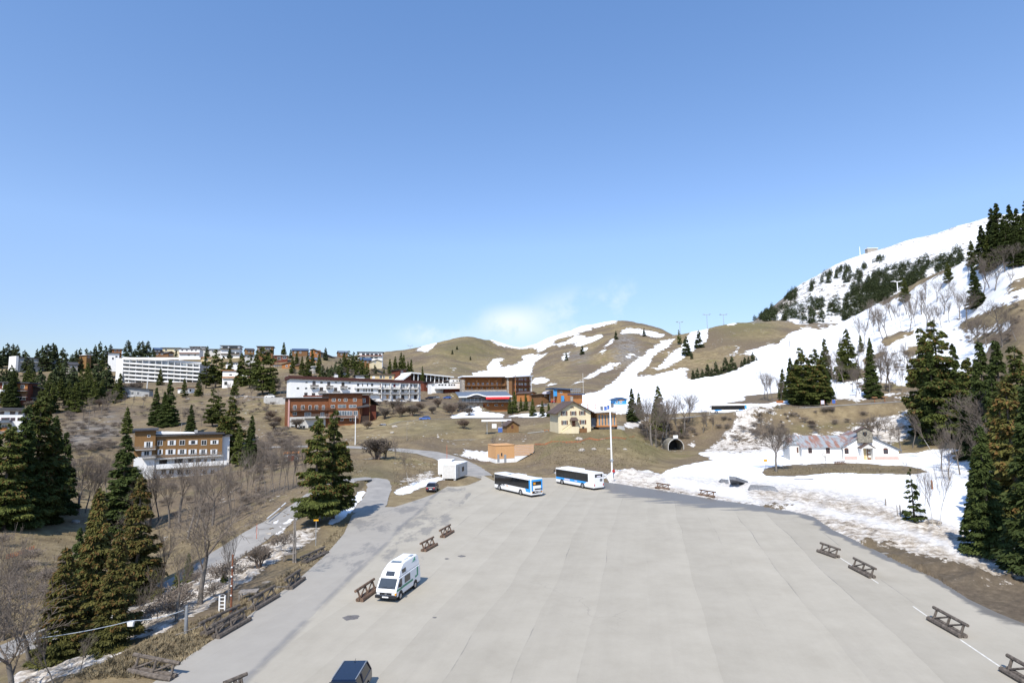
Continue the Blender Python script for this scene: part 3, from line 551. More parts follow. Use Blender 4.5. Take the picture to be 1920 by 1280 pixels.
class Bld:
    def __init__(s, name, label, cat, fr, zoom=None, group=None):
        s.fr = fr; s.zm = zoom; s.t = thing(name, tuple(fr.o), label, cat, group)
    def px(s, x, y):
        return s.fr.hit(s.zm[0]+x/s.zm[2], s.zm[1]+y/s.zm[2]) if s.zm else s.fr.hit(x, y)
    def r(s, x0, y0, x1, y1):
        a = s.px(x0, y0); c = s.px(x1, y1); e = s.px(x0, y1)
        return a[0], c[0], (c[1]+e[1])/2, a[1]
    def box(s, nm, mt, x0, x1, y0, y1, z0, z1, parent=None, bevel=0):
        mb = MB(); mb.box(x0, x1, y0, y1, z0, z1, 0, s.fr); o = mb.build(nm, mt, parent or s.t, bevel); return o
    def wall(s, mt, x0, ytl, x1, ytr, y0=0, y1=None, nm='wall', sink=2.5, zb=0):
        a = s.px(x0, ytl); c = s.px(x1, ytr); y1 = s.fr.dep if y1 is None else y1; mb = MB(); xa, xb = a[0], c[0]
        mb.hexa([s.fr.pt(*q) for q in ((xa, y0, zb-sink), (xb, y0, zb-sink), (xb, y1, zb-sink), (xa, y1, zb-sink), (xa, y0, a[1]), (xb, y0, c[1]), (xb, y1, c[1]), (xa, y1, a[1]))])
        return mb.build(nm, mt, s.t), xa, xb, a[1], c[1]
    def flat(s, mt, xa, xb, za, zb, oh=.7, th=.35, y0=None, y1=None, nm='roof', tilt=0.0):
        y0 = -oh if y0 is None else y0; y1 = (s.fr.dep+oh) if y1 is None else y1; sl = (zb-za)/max(.1, xb-xa); mb = MB(); A = xa-oh; B_ = xb+oh
        z0 = za-sl*oh; z1 = zb+sl*oh
        mb.hexa([s.fr.pt(*q) for q in ((A, y0, z0+.01), (B_, y0, z1+.01), (B_, y1, z1+.01+tilt), (A, y1, z0+.01+tilt), (A, y0, z0+th), (B_, y0, z1+th), (B_, y1, z1+th+tilt), (A, y1, z0+th+tilt))])
        return mb.build(nm, mt, s.t)
    def gable(s, wm, rm, x0, ye, x1, ax, ay, y0=0, y1=None, oh=.6, th=.22, zb=0, sink=2.5):   # gable end faces the viewer
        a = s.px(x0, ye); c = s.px(x1, ye); p = s.px(ax, ay); y1 = s.fr.dep if y1 is None else y1; xa, xb, ze = a[0], c[0], a[1]
        mb = MB(); mb.prism([(xa, zb-sink), (xb, zb-sink), (xb, ze), (p[0], p[1]), (xa, ze)], y0, y1, s.fr); wl = mb.build('wall', wm, s.t)
        mb = MB(); s1 = (p[1]-ze)/max(.1, p[0]-xa); s2 = (p[1]-ze)/max(.1, xb-p[0])
        mb.prism([(xa-oh, ze-s1*oh+.02), (p[0], p[1]+.02), (p[0], p[1]+.02+th), (xa-oh, ze-s1*oh+.02+th)], y0-oh, y1+oh, s.fr)
        mb.prism([(p[0]+.003, p[1]+.02), (xb+oh, ze-s2*oh+.02), (xb+oh, ze-s2*oh+.02+th), (p[0]+.003, p[1]+.02+th)], y0-oh, y1+oh, s.fr)
        mb.build('roof', rm, s.t); return wl
    def side(s, rm, xa, xb, ze, rise, y0=0, y1=None, oh=.5, th=.2, wm=None):   # ridge runs along the facade
        y1 = s.fr.dep if y1 is None else y1; ym = (y0+y1)/2; mb = MB(); k = rise/(ym-y0)
        for (ya, za, yb, zb) in ((y0-oh, ze-k*oh, ym, ze+rise), (ym+.003, ze+rise, y1+oh, ze-k*oh)):
            mb.hexa([s.fr.pt(*q) for q in ((xa-oh, ya, za+.02), (xb+oh, ya, za+.02), (xb+oh, yb, zb+.02), (xa-oh, yb, zb+.02), (xa-oh, ya, za+th), (xb+oh, ya, za+th), (xb+oh, yb, zb+th), (xa-oh, yb, zb+th))])
        mb.build('roof', rm, s.t)
        if wm:
            mb = MB()
            for x in (xa, xb-.15): mb.hexa([s.fr.pt(*q) for q in ((x, y0, ze-.1), (x+.15, y0, ze-.1), (x+.15, y1, ze-.1), (x, y1, ze-.1), (x, ym-.01, ze+rise-.02), (x+.15, ym-.01, ze+rise-.02), (x+.15, ym+.01, ze+rise-.02), (x, ym+.01, ze+rise-.02))])
            mb.build('gable_wall', wm, s.t)
    def win(s, x0, y0, x1, y1, frame='frame_white', glass='glass', nm='window', mull=True, sh=None, d=0.0, depth=True):
        xa, xb, za, zb = s.r(x0, y0, x1, y1); f = .09 if s.fr.o.y < 230 else .11
        g = s.box(nm, glass, xa, xb, d-.03, d+.05, za, zb)
        if frame:
            mb = MB(); y_ = d-.07; q = d-.032
            for a_ in ((xa-f, xa, za-f, zb+f), (xb, xb+f, za-f, zb+f), (xa, xb, zb, zb+f), (xa, xb, za-f, za)): mb.box(a_[0], a_[1], y_, d+.04, a_[2], a_[3], 0, s.fr)
            if mull and xb-xa > .8: mb.box((xa+xb)/2-.035, (xa+xb)/2+.035, y_, q, za, zb, 0, s.fr)
            mb.build('frame', frame, g)
        if sh:
            w = (xb-xa)*.5
            for q0, q1 in ((xa-f-w, xa-f-.02), (xb+f+.02, xb+f+w)): s.box('shutter', sh, q0, q1, d-.10, d-.02, za-.05, zb+.05, g)
        return g
    def wins(s, l, y0, y1, **k):
        for a_, c_ in l: s.win(a_, y0, c_, y1, **k)
    def panel(s, x0, y0, x1, y1, nm, mt, proud=.06):
        xa, xb, za, zb = s.r(x0, y0, x1, y1); return s.box(nm, mt, xa, xb, -proud, .02, za, zb)
    def balc(s, x0, y0, x1, y1, mt='rail_grey', slab='concrete', out=1.3, bars=True):
        xa, xb, za, zb = s.r(x0, y0, x1, y1); zb = max(zb, za+.75); g = s.box('balcony', slab, xa, xb, -out, 0, za-.16, za)
        mb = MB()
        if bars:
            for h in (.33, .66, 1.0): mb.box(xa, xb, -out, -out+.06, za+(zb-za)*h-.10, za+(zb-za)*h, 0, s.fr)
            k = max(2, int((xb-xa)/.9))
            for i in range(k+1): x = xa+(xb-xa-.07)*i/k; mb.box(x, x+.07, -out+.062, -out+.12, za, zb, 0, s.fr)
        else: mb.box(xa, xb, -out, -out+.09, za+.003, zb, 0, s.fr)
        for x in (xa, xb-.06): mb.box(x, x+.06, -out+.125, -.01, zb-.12, zb, 0, s.fr)
        mb.build('railing', mt, g); return g
    def roofbits(s, mt, *pts):
        for x, y, z0, w, h in pts: s.box('chimney', mt, x, x+w, y, y+w, z0, z0+h)
# ---------------------------------------------------------------- lodge with white base behind bare trees
b = Bld('lodge', 'four storey lodge with ochre wood upper floors and white shutters, behind bare trees', 'lodge', FB['lodge'], (230, 780, 6.4))
_, xa, xb, za, zb = b.wall('white_wall', 150, 192, 1190, 214); fr = b.fr
x0, x1, z0, z1 = b.r(150, 192, 385, 480); b.box('tower', 'ochre_wood', x0, x1, -1.0, 3, z0, z1+.3); b.box('tower_base', 'white_wall', x0+.02, x1-.02, -.98, 0, -2.5, z0)
b.box('tower_roof', 'dark_roof', x0-.6, x1+.6, -1.8, fr.dep, z1+.32, z1+.7)
x0, x1, z0, z1 = b.r(385, 215, 1190, 478); b.box('upper_wall', 'ochre_wood', x0+.01, x1, -.12, fr.dep, z0, zb-.03); b.flat('dark_roof', x0, xb, zb+.25, zb, .7, .35)
x2, x3, _, z3 = b.r(1190, 240, 1280, 560); b.box('end_wing', 'white_wall', x2+.01, x3, 1.2, fr.dep-1, -2, z3); b.box('end_wing_roof', 'dark_roof', x2+.3, x3+.6, .6, fr.dep, z3+.01, z3+.3)
b.wins([(425,474)], 296, 348, d=-.12); b.wins([(685,742),(948,1002)], 290, 343, d=-.12); b.wins([(568,610)], 292, 345, sh='frame_white', d=-.12); b.wins([(822,868)], 292, 335, sh='frame_white', mull=False, d=-.12); b.wins([(1080,1122)], 290, 332, sh='frame_white', d=-.12)
b.win(288, 306, 330, 372, sh='frame_white', d=-1.0); b.win(302, 226, 328, 246, d=-1.0); b.win(262, 418, 315, 470, sh='frame_white', d=-1.0)
b.wins([(438,462),(548,600),(690,735),(818,860),(945,985),(1075,1110)], 400, 455, sh='frame_white', d=-.12); b.wins([(440,532),(622,718),(785,848),(882,938),(975,1010),(1062,1110)], 512, 570, frame=None)
b.wins([(465,520),(560,612),(660,720),(755,815),(852,905),(968,1005),(1060,1098)], 642, 698)
b.balc(140, 362, 400, 394, out=2.1); b.balc(235, 462, 400, 490, out=2.1); b.balc(402, 464, 1200, 490); b.balc(402, 575, 1245, 600, mt='frame_white', bars=False)
b.roofbits('concrete', (14, 5, zb+.3, .8, 1.0), (6, 6, zb+.3, .6, .8))
fb_ = Fr(P(433, 889, 172), (1, .1), P(433, 889, 172)); sh = Bld('stone_shed', 'small stone shed with flat grey roof at the right end of the ochre lodge', 'shed', fb_, (230, 780, 6.4)); sh.fr.dep = 5
sh.box('wall', 'stone', 0, 3.2, 0, 4, -1, 2.1); sh.box('roof', 'dark_roof', -.3, 3.5, -.4, 4.4, 2.11, 2.35); sh.box('door', 'dark_wood', 1.1, 2, -.05, .05, -.1, 1.8)
# ---------------------------------------------------------------- long white hotel
b = Bld('white_hotel', 'long white four storey hotel with dark red roof fascia, above the brown chalet hotel', 'hotel', FB['hotel'], (520, 680, 6.4)); fr = b.fr
_, xa, xb, za, zb = b.wall('white_wall', 158, 190, 1718, 248); b.flat('fascia', xa, xb, za, zb, .9, 1.35, tilt=-.4)
b.wins([(337,362),(517,545),(692,716),(855,880)], 227, 242, frame=None); b.win(515, 232, 546, 248, frame=None)
for x0, x1, y0, y1 in ((425,455,222,262),(602,632,230,268),(773,802,236,274),(512,545,296,337),(684,714,300,338),(326,358,360,392),(417,450,364,396)): b.win(x0, y0, x1, y1, frame='frame_brown')
for q in ((390,266,490,288),(580,273,665,293),(750,278,835,298),(485,338,580,354),(662,343,747,358)): b.balc(*q, mt='rail_grey', slab='white_wall', bars=False)
b.balc(305, 394, 600, 410, mt='red_wood', slab='white_wall', bars=False)
b.wins([(232,262),(332,358),(422,452),(598,632),(768,800),(850,878)], 296, 316, frame=None)
b.wins([(957,982),(1017,1029),(1076,1089),(1124,1150)], 250, 286, frame=None); b.wins([(1232,1258),(1392,1418)], 256, 290, frame=None, glass='maroon'); b.wins([(1292,1304),(1347,1360),(1552,1564),(1600,1614)], 258, 290, frame=None); b.wins([(1477,1528),(1638,1688)], 262, 298, glass='glass_pale')
b.wins([(957,982),(1032,1047),(1059,1074),(1096,1108),(1124,1148)], 312, 348, frame=None); b.wins([(1212,1242),(1257,1278),(1302,1338),(1352,1364),(1392,1438),(1492,1522),(1562,1598)], 316, 352, frame=None); b.win(1646, 322, 1672, 352, glass='brown_wood', frame=None)
b.wins([(1390,1418),(1492,1520),(1642,1670)], 388, 434, frame='frame_brown'); b.wins([(1230,1256),(1307,1336),(1569,1594)], 386, 432, glass='new_wood', frame=None)
b.balc(920, 284, 1200, 300, mt='white_wall', slab='white_wall', bars=False); b.balc(1200, 292, 1716, 314, mt='rail_grey'); b.balc(925, 350, 1200, 368, mt='white_wall', slab='white_wall', bars=False); b.balc(1200, 354, 1716, 374, mt='rail_grey')
for i in range(5): b.box('partition', 'white_wall', xb-20+i*4.6, xb-19.8+i*4.6, -1.2, 0, zb-7.2, zb-.1)
# side glazing at the left end
b.box('end_glazing', 'glass_pale', -.06, .03, 2.5, 7.5, 1, 9)
b.roofbits('white_wall', (20, 4, za+.8, 1.2, 1.2), (38, 5, za+.4, 1, 1.2), (52, 4, zb+1, .9, 1.0))
# ---------------------------------------------------------------- brown chalet hotel
b = Bld('chalet_hotel', 'brown wood chalet hotel with stepped roofs and pale ground floor, behind the paired spruces', 'hotel', FB['chalet'], (520, 680, 6.4)); fr = b.fr
_, xa, xb, za, zb = b.wall('brown_plank', 150, 428, 612, 424); b.flat('dark_roof', xa, xb-.4, za, zb, .7, .35)
x0, x1, z0, z1 = b.r(150, 650, 575, 815); b.box('ground_floor_wall', 'pale_wall', x0-.1, x1, -.12, fr.dep-1, -2.4, z1); b.box('corner_pier', 'pink_wall', xa-.45, xa-.01, -.25, .6, -2, za-.1)
x0, x1, z0, z1 = b.r(614, 374, 1010, 720); b.box('tall_wing', 'brown_plank', x0, x1, -.9, fr.dep, -2, z1)
x2, x3, z2, z3 = b.r(1010, 374, 1105, 720); b.box('recessed_wing', 'red_wood', x1+.01, x3, .8, fr.dep+2, -2, z3-.4)
b.box('tall_roof', 'dark_roof', x0-.9, x3+.9, -2.0, fr.dep+2.5, z1+.02, z1+.34); b.box('entrance_wall', 'dark_wood', x1-.5, x3-.2, -1.1, .79, -1.5, 4.6)
mb = MB(); mb.hexa([fr.pt(*q) for q in ((x3, 1, z1-1.5), (x3+4.2, 1, z1-4.6), (x3+4.2, fr.dep, z1-4.6), (x3, fr.dep, z1-1.5), (x3, 1, z1-1.2), (x3+4.2, 1, z1-4.3), (x3+4.2, fr.dep, z1-4.3), (x3, fr.dep, z1-1.2))]); mb.build('side_roof', 'dark_roof', b.t)
b.box('side_wing', 'red_wood', x3+.01, x3+3.2, 2, fr.dep-1, -1, z1-4.4)
mb = MB(); mb.hexa([fr.pt(*q) for q in ((x1-2.2, -2.6, 7.6), (x3-.6, -2.6, 8.1), (x3-.6, .7, 8.9), (x1-2.2, .7, 8.4), (x1-2.2, -2.6, 7.85), (x3-.6, -2.6, 8.35), (x3-.6, .7, 9.15), (x1-2.2, .7, 8.65))]); mb.build('canopy', 'dark_roof', b.t)
mb = MB(); mb.tube(fr.pt(x3-.3, -1.4, -1), fr.pt(x3-.3, -1.4, z1), .14); mb.tube(fr.pt(x1-1.4, -2.2, -1), fr.pt(x1-1.4, -2.2, 7.6), .13); mb.build('post', 'brown_wood', b.t)
b.wins([(652,690),(795,830),(905,940)], 430, 461, d=-.9); b.win(728, 436, 750, 454, d=-.9); b.win(1018, 428, 1062, 475, d=.8, glass='glass_pale'); b.win(640, 508, 680, 540, d=-.9); b.win(724, 504, 815, 536, d=-.9, glass='glass_pale', frame='pale_wall'); b.win(856, 506, 938, 534, d=-.9, glass='glass_pale')
b.wins([(705,765),(770,825),(830,890),(910,955)], 578, 628, d=-.9, glass='glass_pale'); b.wins([(752,784),(862,885),(906,924)], 664, 692, d=-.9)
b.wins([(192,226),(288,322),(378,404),(452,484),(540,566)], 512, 560); b.win(190, 592, 228, 625); b.wins([(330,400),(520,560)], 598, 640, glass='glass_pale'); b.wins([(187,228),(277,318)], 682, 704, d=-.12); b.wins([(162,238),(264,333),(370,410)], 754, 804, d=-.12)
b.balc(155, 545, 690, 570, mt='dark_wood', slab='dark_wood'); b.balc(320, 618, 700, 655, out=2); b.balc(690, 628, 955, 655, out=2.2); b.panel(800, 738, 950, 768, 'garage_door', 'orange_wood', 1.1)
b.box('terrace', 'concrete', x0-3, x3+3, -5, -.92, -2, .1)
# stairs
mb = MB()
for i in range(12): mb.box(x1+1.2+i*.32, x1+1.56+i*.32, -2.4, -1.2, .3+i*.28, .42+i*.28, 0, fr)
mb.build('staircase', 'brown_wood', b.t)
# ---------------------------------------------------------------- stepped white apartment block
b = Bld('apartment_block', 'long white apartment block with six bands of continuous balconies on the hillside among conifers', 'building', FB['curve'], (180, 620, 6.4)); fr = b.fr
_, xa, xb, za, zb = b.wall('grey_wall', 330, 330, 1262, 392, sink=4); b.flat('frame_white', xa, xb, za, zb, .2, .9); b.box('roof_edge_band', 'white_wall', xa, xb, -1.7, -1.5, za-.9, za+.4)
hh = (za)/6.1
for i in range(6):
    z_ = za-.9-(i+1)*hh; sl = (zb-za)/xb
    mb = MB(); mb.hexa([fr.pt(*q) for q in ((xa+i*.5, -1.7, z_), (xb-i*.35, -1.7, z_+sl*xb), (xb-i*.35, 0, z_+sl*xb), (xa+i*.5, 0, z_), (xa+i*.5, -1.7, z_+.16), (xb-i*.35, -1.7, z_+sl*xb+.16), (xb-i*.35, 0, z_+sl*xb+.16), (xa+i*.5, 0, z_+.16))]); g = mb.build('balcony', 'grey_wall', b.t)
    mb = MB(); mb.hexa([fr.pt(*q) for q in ((xa+i*.5, -1.82, z_), (xb-i*.35, -1.82, z_+sl*xb), (xb-i*.35, -1.71, z_+sl*xb), (xa+i*.5, -1.71, z_), (xa+i*.5, -1.82, z_+1.05), (xb-i*.35, -1.82, z_+sl*xb+1.05), (xb-i*.35, -1.71, z_+sl*xb+1.05), (xa+i*.5, -1.71, z_+1.05))]); mb.build('parapet', 'white_wall', g)
    for k in range(12):
        x = xa+1.5+k*(xb-xa-2)/12; s_ = sl*x; mb = MB(); mb.box(x, x+2.6, -.05, .03, z_+s_+.2, z_+s_+2.2, 0, fr); mb.build('window', 'glass' if (k*7+i) % 3 else 'glass_pale', g)
for k in range(13):
    x = xa+.4+k*(xb-xa-1)/12; b.box('partition', 'white_wall', x, x+.18, -1.4, 0, -1, za+(zb-za)*x/xb-.3)
b.box('stair_tower', 'white_wall', xa-4.5, xa-.05, 1, 6, -3, za+.2)
# ---------------------------------------------------------------- grey gabled house
b = Bld('gabled_house', 'grey house with a wide low gable roof below the long white apartment block', 'house', FB['gable'], (180, 620, 6.4)); b.gable('grey_wall', 'dark_roof', 205, 705, 640, 285, 660, oh=1)
b.wins([(222,262),(288,322),(362,392),(425,450),(495,520)], 730, 765); b.balc(180, 772, 480, 792, mt='frame_white', out=1.6)
# ---------------------------------------------------------------- buildings at the left edge
b = Bld('white_hotel', 'white rendered hotel with purple shutters cut by the left edge of the picture, behind spruces', 'hotel', FB['lwhite'], (0, 620, 6.4)); _, xa, xb, za, zb = b.wall('white_wall', -560, 950, 275, 962); b.flat('dark_roof', xa, xb, za, zb, .8, .9)
b.wins([(-180,-140),(-90,-50),(0,45),(125,178),(225,262)], 972, 998, frame='maroon'); b.wins([(-100,-50),(20,110),(130,175),(215,265)], 1045, 1075, frame='maroon'); b.box('lower_roof', 'slate', xb-12, xb-3, -3, 0, z0, z0+.3) if 0 else None
x0, x1, z0, z1 = b.r(-300, 1080, 140, 1105); b.box('terrace_roof', 'slate', x0, x1, -2.5, 0, z0, z1); b.wins([(-60,-20),(0,15),(25,50),(60,90)], 1130, 1162, glass='glass_pale'); b.balc(-300, 1165, 100, 1205, mt='orange_wood', bars=False)
b = Bld('timber_lodge', 'orange brown timber lodge with white balcony fronts cut by the left edge of the picture', 'lodge', FB['lorange'], (0, 620, 6.4)); _, xa, xb, za, zb = b.wall('red_wood', -560, 608, 335, 632); b.flat('dark_roof', xa, xb, za, zb, .8, .5)
b.panel(32, 612, 125, 690, 'wall_panel', 'white_wall', .1); b.panel(0, 700, 110, 880, 'wall_panel', 'white_wall', .1); b.panel(135, 640, 330, 705, 'wall_panel', 'orange_wood', .1); b.panel(135, 722, 330, 778, 'wall_panel', 'brown_wood', .1)
b.wins([(58,90)], 640, 672, d=-.1); b.wins([(155,190),(255,290)], 650, 690, d=-.1); b.wins([(150,185),(215,260),(272,305)], 795, 828); b.wins([(10,40),(55,100)], 720, 745, d=-.1); b.wins([(10,40),(50,90)], 800, 850, d=-.1); b.balc(125, 700, 332, 718, mt='dark_wood'); b.balc(110, 780, 332, 792, mt='dark_wood')
b = Bld('dark_chalet', 'dark timber chalet with stacked balconies, partly hidden by the tallest spruce at left', 'chalet', FB['ldark'], (0, 620, 6.4)); _, xa, xb, za, zb = b.wall('dark_wood', 352, 655, 665, 735); b.flat('dark_roof', xa, xb, za, zb, 1, .35)
b.balc(350, 770, 665, 800, mt='dark_wood'); b.balc(350, 840, 665, 870, mt='dark_wood'); b.wins([(400,440),(480,520),(560,600)], 815, 842); b.wins([(510,540),(565,600),(620,650)], 890, 925, frame='frame_white')
b = Bld('apartment_block', 'low grey apartment building with a white left gable, among the conifers at the far left', 'building', FB['lgray'], (0, 620, 6.4)); _, xa, xb, za, zb = b.wall('grey_wall', 215, 322, 725, 350); b.flat('dark_roof', xa, xb, za, zb, .6, .6); b.box('end_wall', 'white_wall', xa-1.4, xa-.02, -1, 8, -3, za+1)
b.wins([(255,290),(310,360),(490,530),(560,610),(670,710)], 345, 362, frame=None, glass='glass_pale'); b.wins([(260,300),(330,380),(490,540),(560,600),(660,705)], 395, 415, frame=None); b.balc(240, 365, 725, 385, mt='pale_wall', bars=False, out=1)
# ---------------------------------------------------------------- big wooden hotel with snow on its roof
b = Bld('wooden_hotel', 'large orange wood hotel with snow covered flat roof, stone pillar and deep balconies', 'hotel', FB['ohotel'], (740, 660, 6.4)); fr = b.fr
x0, x1, z0, zt = b.r(838, 306, 1340, 565); b.box('wall', 'orange_wood', x0, x1, 1.6, fr.dep, -3, zt); b.box('roof', 'brown_roof', x0-1.2, x1+3.4, -1.6, fr.dep+1, zt+.02, zt+.35); b.box('roof_snow', 'snow_roof', x0-1.3, x1+3.5, -1.65, fr.dep+1, zt+.36, zt+.95)
for x in (850, 985, 1130, 1215, 1325): a = b.px(x, 400)[0]; b.box('column', 'brown_wood', a-.14, a+.14, -.6, -.2, -1, zt)
for i, y in enumerate((402, 452)): b.balc(838, y-14, 1340, y+2, mt='brown_wood', slab='brown_wood', out=1.0); xx0, xx1, zz0, zz1 = b.r(838, y-12, 1340, y+2); b.box('gallery_floor', 'brown_wood', xx0, xx1, .003, 1.59, zz0-.18, zz0)
b.wins([(885,905),(943,962),(998,1018),(1055,1075),(1112,1130),(1168,1188),(1222,1244)], 370, 396, d=1.6, frame='frame_white', glass='glass_pale'); b.win(1282, 366, 1296, 398, d=1.6, frame=None)
b.wins([(870,888),(925,942),(985,1000),(1040,1060),(1110,1125),(1170,1190),(1230,1250),(1290,1305)], 424, 445, d=1.6, frame='frame_white')
b.panel(838, 455, 1340, 520, 'terrace_wall', 'stone', 1.2); x2, x3, z2, z3 = b.r(1340, 312, 1400, 565); b.box('stone_pillar', 'stone', x2+.02, x3, -1.2, 5, -3, zt-.05); b.box('left_pier', 'stone', x0-1.6, x0-.02, -.6, 6, -3, zt-1)
b.wins([(870,900),(930,960),(990,1020),(1060,1090),(1120,1150),(1180,1210),(1240,1290)], 530, 560, d=1.6)
w2 = Bld('wooden_hotel_wing', 'reddish brown balconied wing at the right end of the large orange wood hotel', 'hotel', FB['owing'], (740, 660, 6.4)); fr = w2.fr; _, xa, xb, za, zb = w2.wall('brown_wood', 1405, 300, 1618, 290); w2.flat('snow_roof', xa, xb, za, zb, 1.6, .5)
for y in (345, 412, 480): w2.balc(1420, y-15, 1610, y, mt='red_wood', slab='red_wood', out=1.4)
for y in (318, 375, 440): w2.wins([(1440,1458),(1490,1508),(1520,1536),(1560,1578)], y, y+24, glass='glass_pale')
a = w2.px(1422, 400)[0]; w2.box('column', 'orange_wood', a-.2, a+.2, -1.5, -1.1, -2, zb); a = w2.px(1612, 400)[0]; w2.box('column', 'white_wall', a-.2, a+.5, -1.5, -.6, -2, zb)
# ---------------------------------------------------------------- restaurant with arched roof edge
b = Bld('restaurant', 'two level restaurant with slate roof, white arched roof edge and long red awning', 'restaurant', FB['rest'], (740, 660, 6.4)); fr = b.fr
x0, x1, z0, z1 = b.r(805, 545, 1400, 715); zf = b.px(900, 605)[1]
b.box('lower_wall', 'stone', x0, b.px(1062, 650)[0], 0, fr.dep, -2.5, zf-.2); b.box('lower_wall', 'orange_wood', b.px(1062, 650)[0]+.01, x1, .05, fr.dep, -2.5, zf-.2); b.box('terrace_floor', 'dark_wood', b.px(748, 600)[0], b.px(1440, 600)[0], -2.2, fr.dep, zf-.19, zf)
b.box('glazing', 'glass_pale', x0, x1, .2, fr.dep-.1, zf+.01, z1); b.balc(748, 590, 1440, 605, mt='rail_grey', slab='dark_wood', out=2.3)
ze = b.px(800, 540)[1]; za_ = b.px(975, 512)[1]; xl = b.px(762, 540)[0]; xr = b.px(1400, 530)[0]; xc0 = b.px(862, 540)[0]; xc1 = b.px(1090, 540)[0]
mb = MB(); mb.hexa([fr.pt(*q) for q in ((xl, -1.5, ze), (xr, -1.5, ze), (xr, fr.dep, ze+2.2), (xl, fr.dep, ze+2.2), (xl, -1.5, ze+.25), (xr, -1.5, ze+.25), (xr, fr.dep, ze+2.45), (xl, fr.dep, ze+2.45))]); mb.build('roof', 'slate', b.t)
arc = [(xc0+(xc1-xc0)*i/12, ze+.02+(za_-ze)*.5*(1-math.cos(2*math.pi*i/12))) for i in range(13)]
mb = MB(); mb.prism([(x, z_) for x, z_ in arc]+[(x, z_+.5) for x, z_ in arc[::-1]], -1.9, 3.5, fr); mb.box(xl, xc0, -1.72, -1.51, ze-.15, ze+.4, 0, fr); mb.box(xc1, xr, -1.72, -1.51, ze-.15, ze+.4, 0, fr); mb.build('roof_edge', 'frame_white', b.t)
mb = MB(); mb.prism([(x, z_) for x, z_ in [(xc0+.3, ze-.5), (xc1-.3, ze-.5)]+[(x, z_) for x, z_ in arc[::-1]]], -.2, .1, fr); mb.build('arch_wall', 'brown_wood', b.t)
for x in range(820, 1400, 45): a = b.px(x, 570)[0]; b.box('mullion', 'frame_white' if x < 1080 else 'brown_wood', a, a+.12, .1, .19, zf+.01, z1)
xx0, xx1, zz0, zz1 = b.r(1085, 542, 1368, 556); mb = MB(); mb.hexa([fr.pt(*q) for q in ((xx0, -3, zz0-.3), (xx1, -3, zz0-.3), (xx1, -1.75, zz1-.1), (xx0, -1.75, zz1-.1), (xx0, -3, zz0), (xx1, -3, zz0), (xx1, -1.75, zz1+.1), (xx0, -1.75, zz1+.1))]); mb.build('awning', 'red_cloth', b.t)
b.wins([(990,1012),(1060,1082)], 632, 680, glass='red_wood', frame=None); b.wins([(1110,1130),(1200,1235),(1285,1300)], 628, 642); b.win(818, 695, 845, 715, glass='red_roof', frame=None); b.wins([(850,880),(900,930)], 650, 670)
# ---------------------------------------------------------------- hall with slanted white columns, red wing, white modern building
b = Bld('colonnade_hall', 'dark hall with slanting white columns, beyond the right end of the long white hotel', 'building', FB['colon'], (740, 660, 6.4)); fr = b.fr
_, xa, xb, za, zb = b.wall('dark_wood', 205, 262, 690, 306, y0=2.5); b.flat('frame_white', xa-.5, xb, za+.3, zb, .4, .7, y0=-1.5)
mb = MB(); p = b.px(62, 335); mb.hexa([fr.pt(*q) for q in ((p[0], -.5, p[1]-1.3), (xa-.6, -.5, za-.2), (xa-.6, 10, za-.2), (p[0], 10, p[1]-1.3), (p[0], -.5, p[1]-.3), (xa-.6, -.5, za+.9), (xa-.6, 10, za+.9), (p[0], 10, p[1]-.3))]); mb.build('side_roof', 'frame_white', b.t)
mb = MB(); mb.prism([(p[0]+1, p[1]-3), (xa, p[1]-3), (xa, za-.3), (p[0]+2, p[1]-1.2)], 1, 9, fr); mb.build('side_wall', 'red_wood', b.t)
for i in range(10):
    x = 225+i*50; a = b.px(x, 300)[0]; zt_ = za+(zb-za)*(a-xa)/(xb-xa); mb = MB(); mb.tube(fr.pt(a, -.6, -1.5), fr.pt(a, -.6, zt_+.2), .22, n=5); mb.build('column', 'frame_white', b.t)
    if i % 2 == 0: mb = MB(); mb.tube(fr.pt(a+2.2, -.3, -1.5), fr.pt(a+3.4, -.3, zt_), .2, n=5); mb.build('strut', 'frame_white', b.t)
for i in range(8): x = 240+i*56; b.win(x, 300, x+26, 322, frame=None, glass='glass_pale', d=2.5)
b = Bld('red_annex', 'low red brown wooden building beside the white modern one, right of the white hotel', 'building', FB['redwing'], (740, 660, 6.4)); _, xa, xb, za, zb = b.wall('red_wood', 350, 362, 450, 356); b.flat('dark_roof', xa, xb, za, zb, .5, .4); b.win(385, 400, 420, 420)
b = Bld('modern_building', 'white modern building with a band of windows standing on a red brown wooden base', 'building', FB['modern'], (740, 660, 6.4)); fr = b.fr; x0, x1, z0, z1 = b.r(495, 368, 810, 500); b.box('base_wall', 'red_wood', x0+5, x1, .5, fr.dep, -3, b.px(700, 432)[1])
q0, q1, q2, q3 = b.r(495, 375, 835, 440); b.box('wall', 'white_wall', q0, q1, -1.5, fr.dep-1, q2+.02, q3); q0, q1, q2, q3 = b.r(672, 328, 835, 375); b.box('upper_block', 'white_wall', q0, q1, -1, fr.dep-1, q2+.6, q3)
b.wins([(515,540),(550,575),(590,610),(635,655),(665,685),(695,715)], 385, 402, d=-1.5, frame=None); b.wins([(690,705),(735,750),(760,778)], 338, 352, d=-1.0, frame=None); q0, q1, q2, q3 = b.r(450, 335, 690, 372); mb = MB(); mb.hexa([fr.pt(*q) for q in ((q0, 2, q2), (q1, 2, q3), (q1, 10, q3), (q0, 10, q2), (q0, 2, q2+.3), (q1, 2, q3+.3), (q1, 10, q3+.3), (q0, 10, q2+.3))]); mb.build('roof', 'brown_roof', b.t); b.box('back_wall', 'white_wall', q0+.3, q1, 3, 10, -1, q2-.02)
b.win(695, 486, 760, 525, glass='glass', d=0)
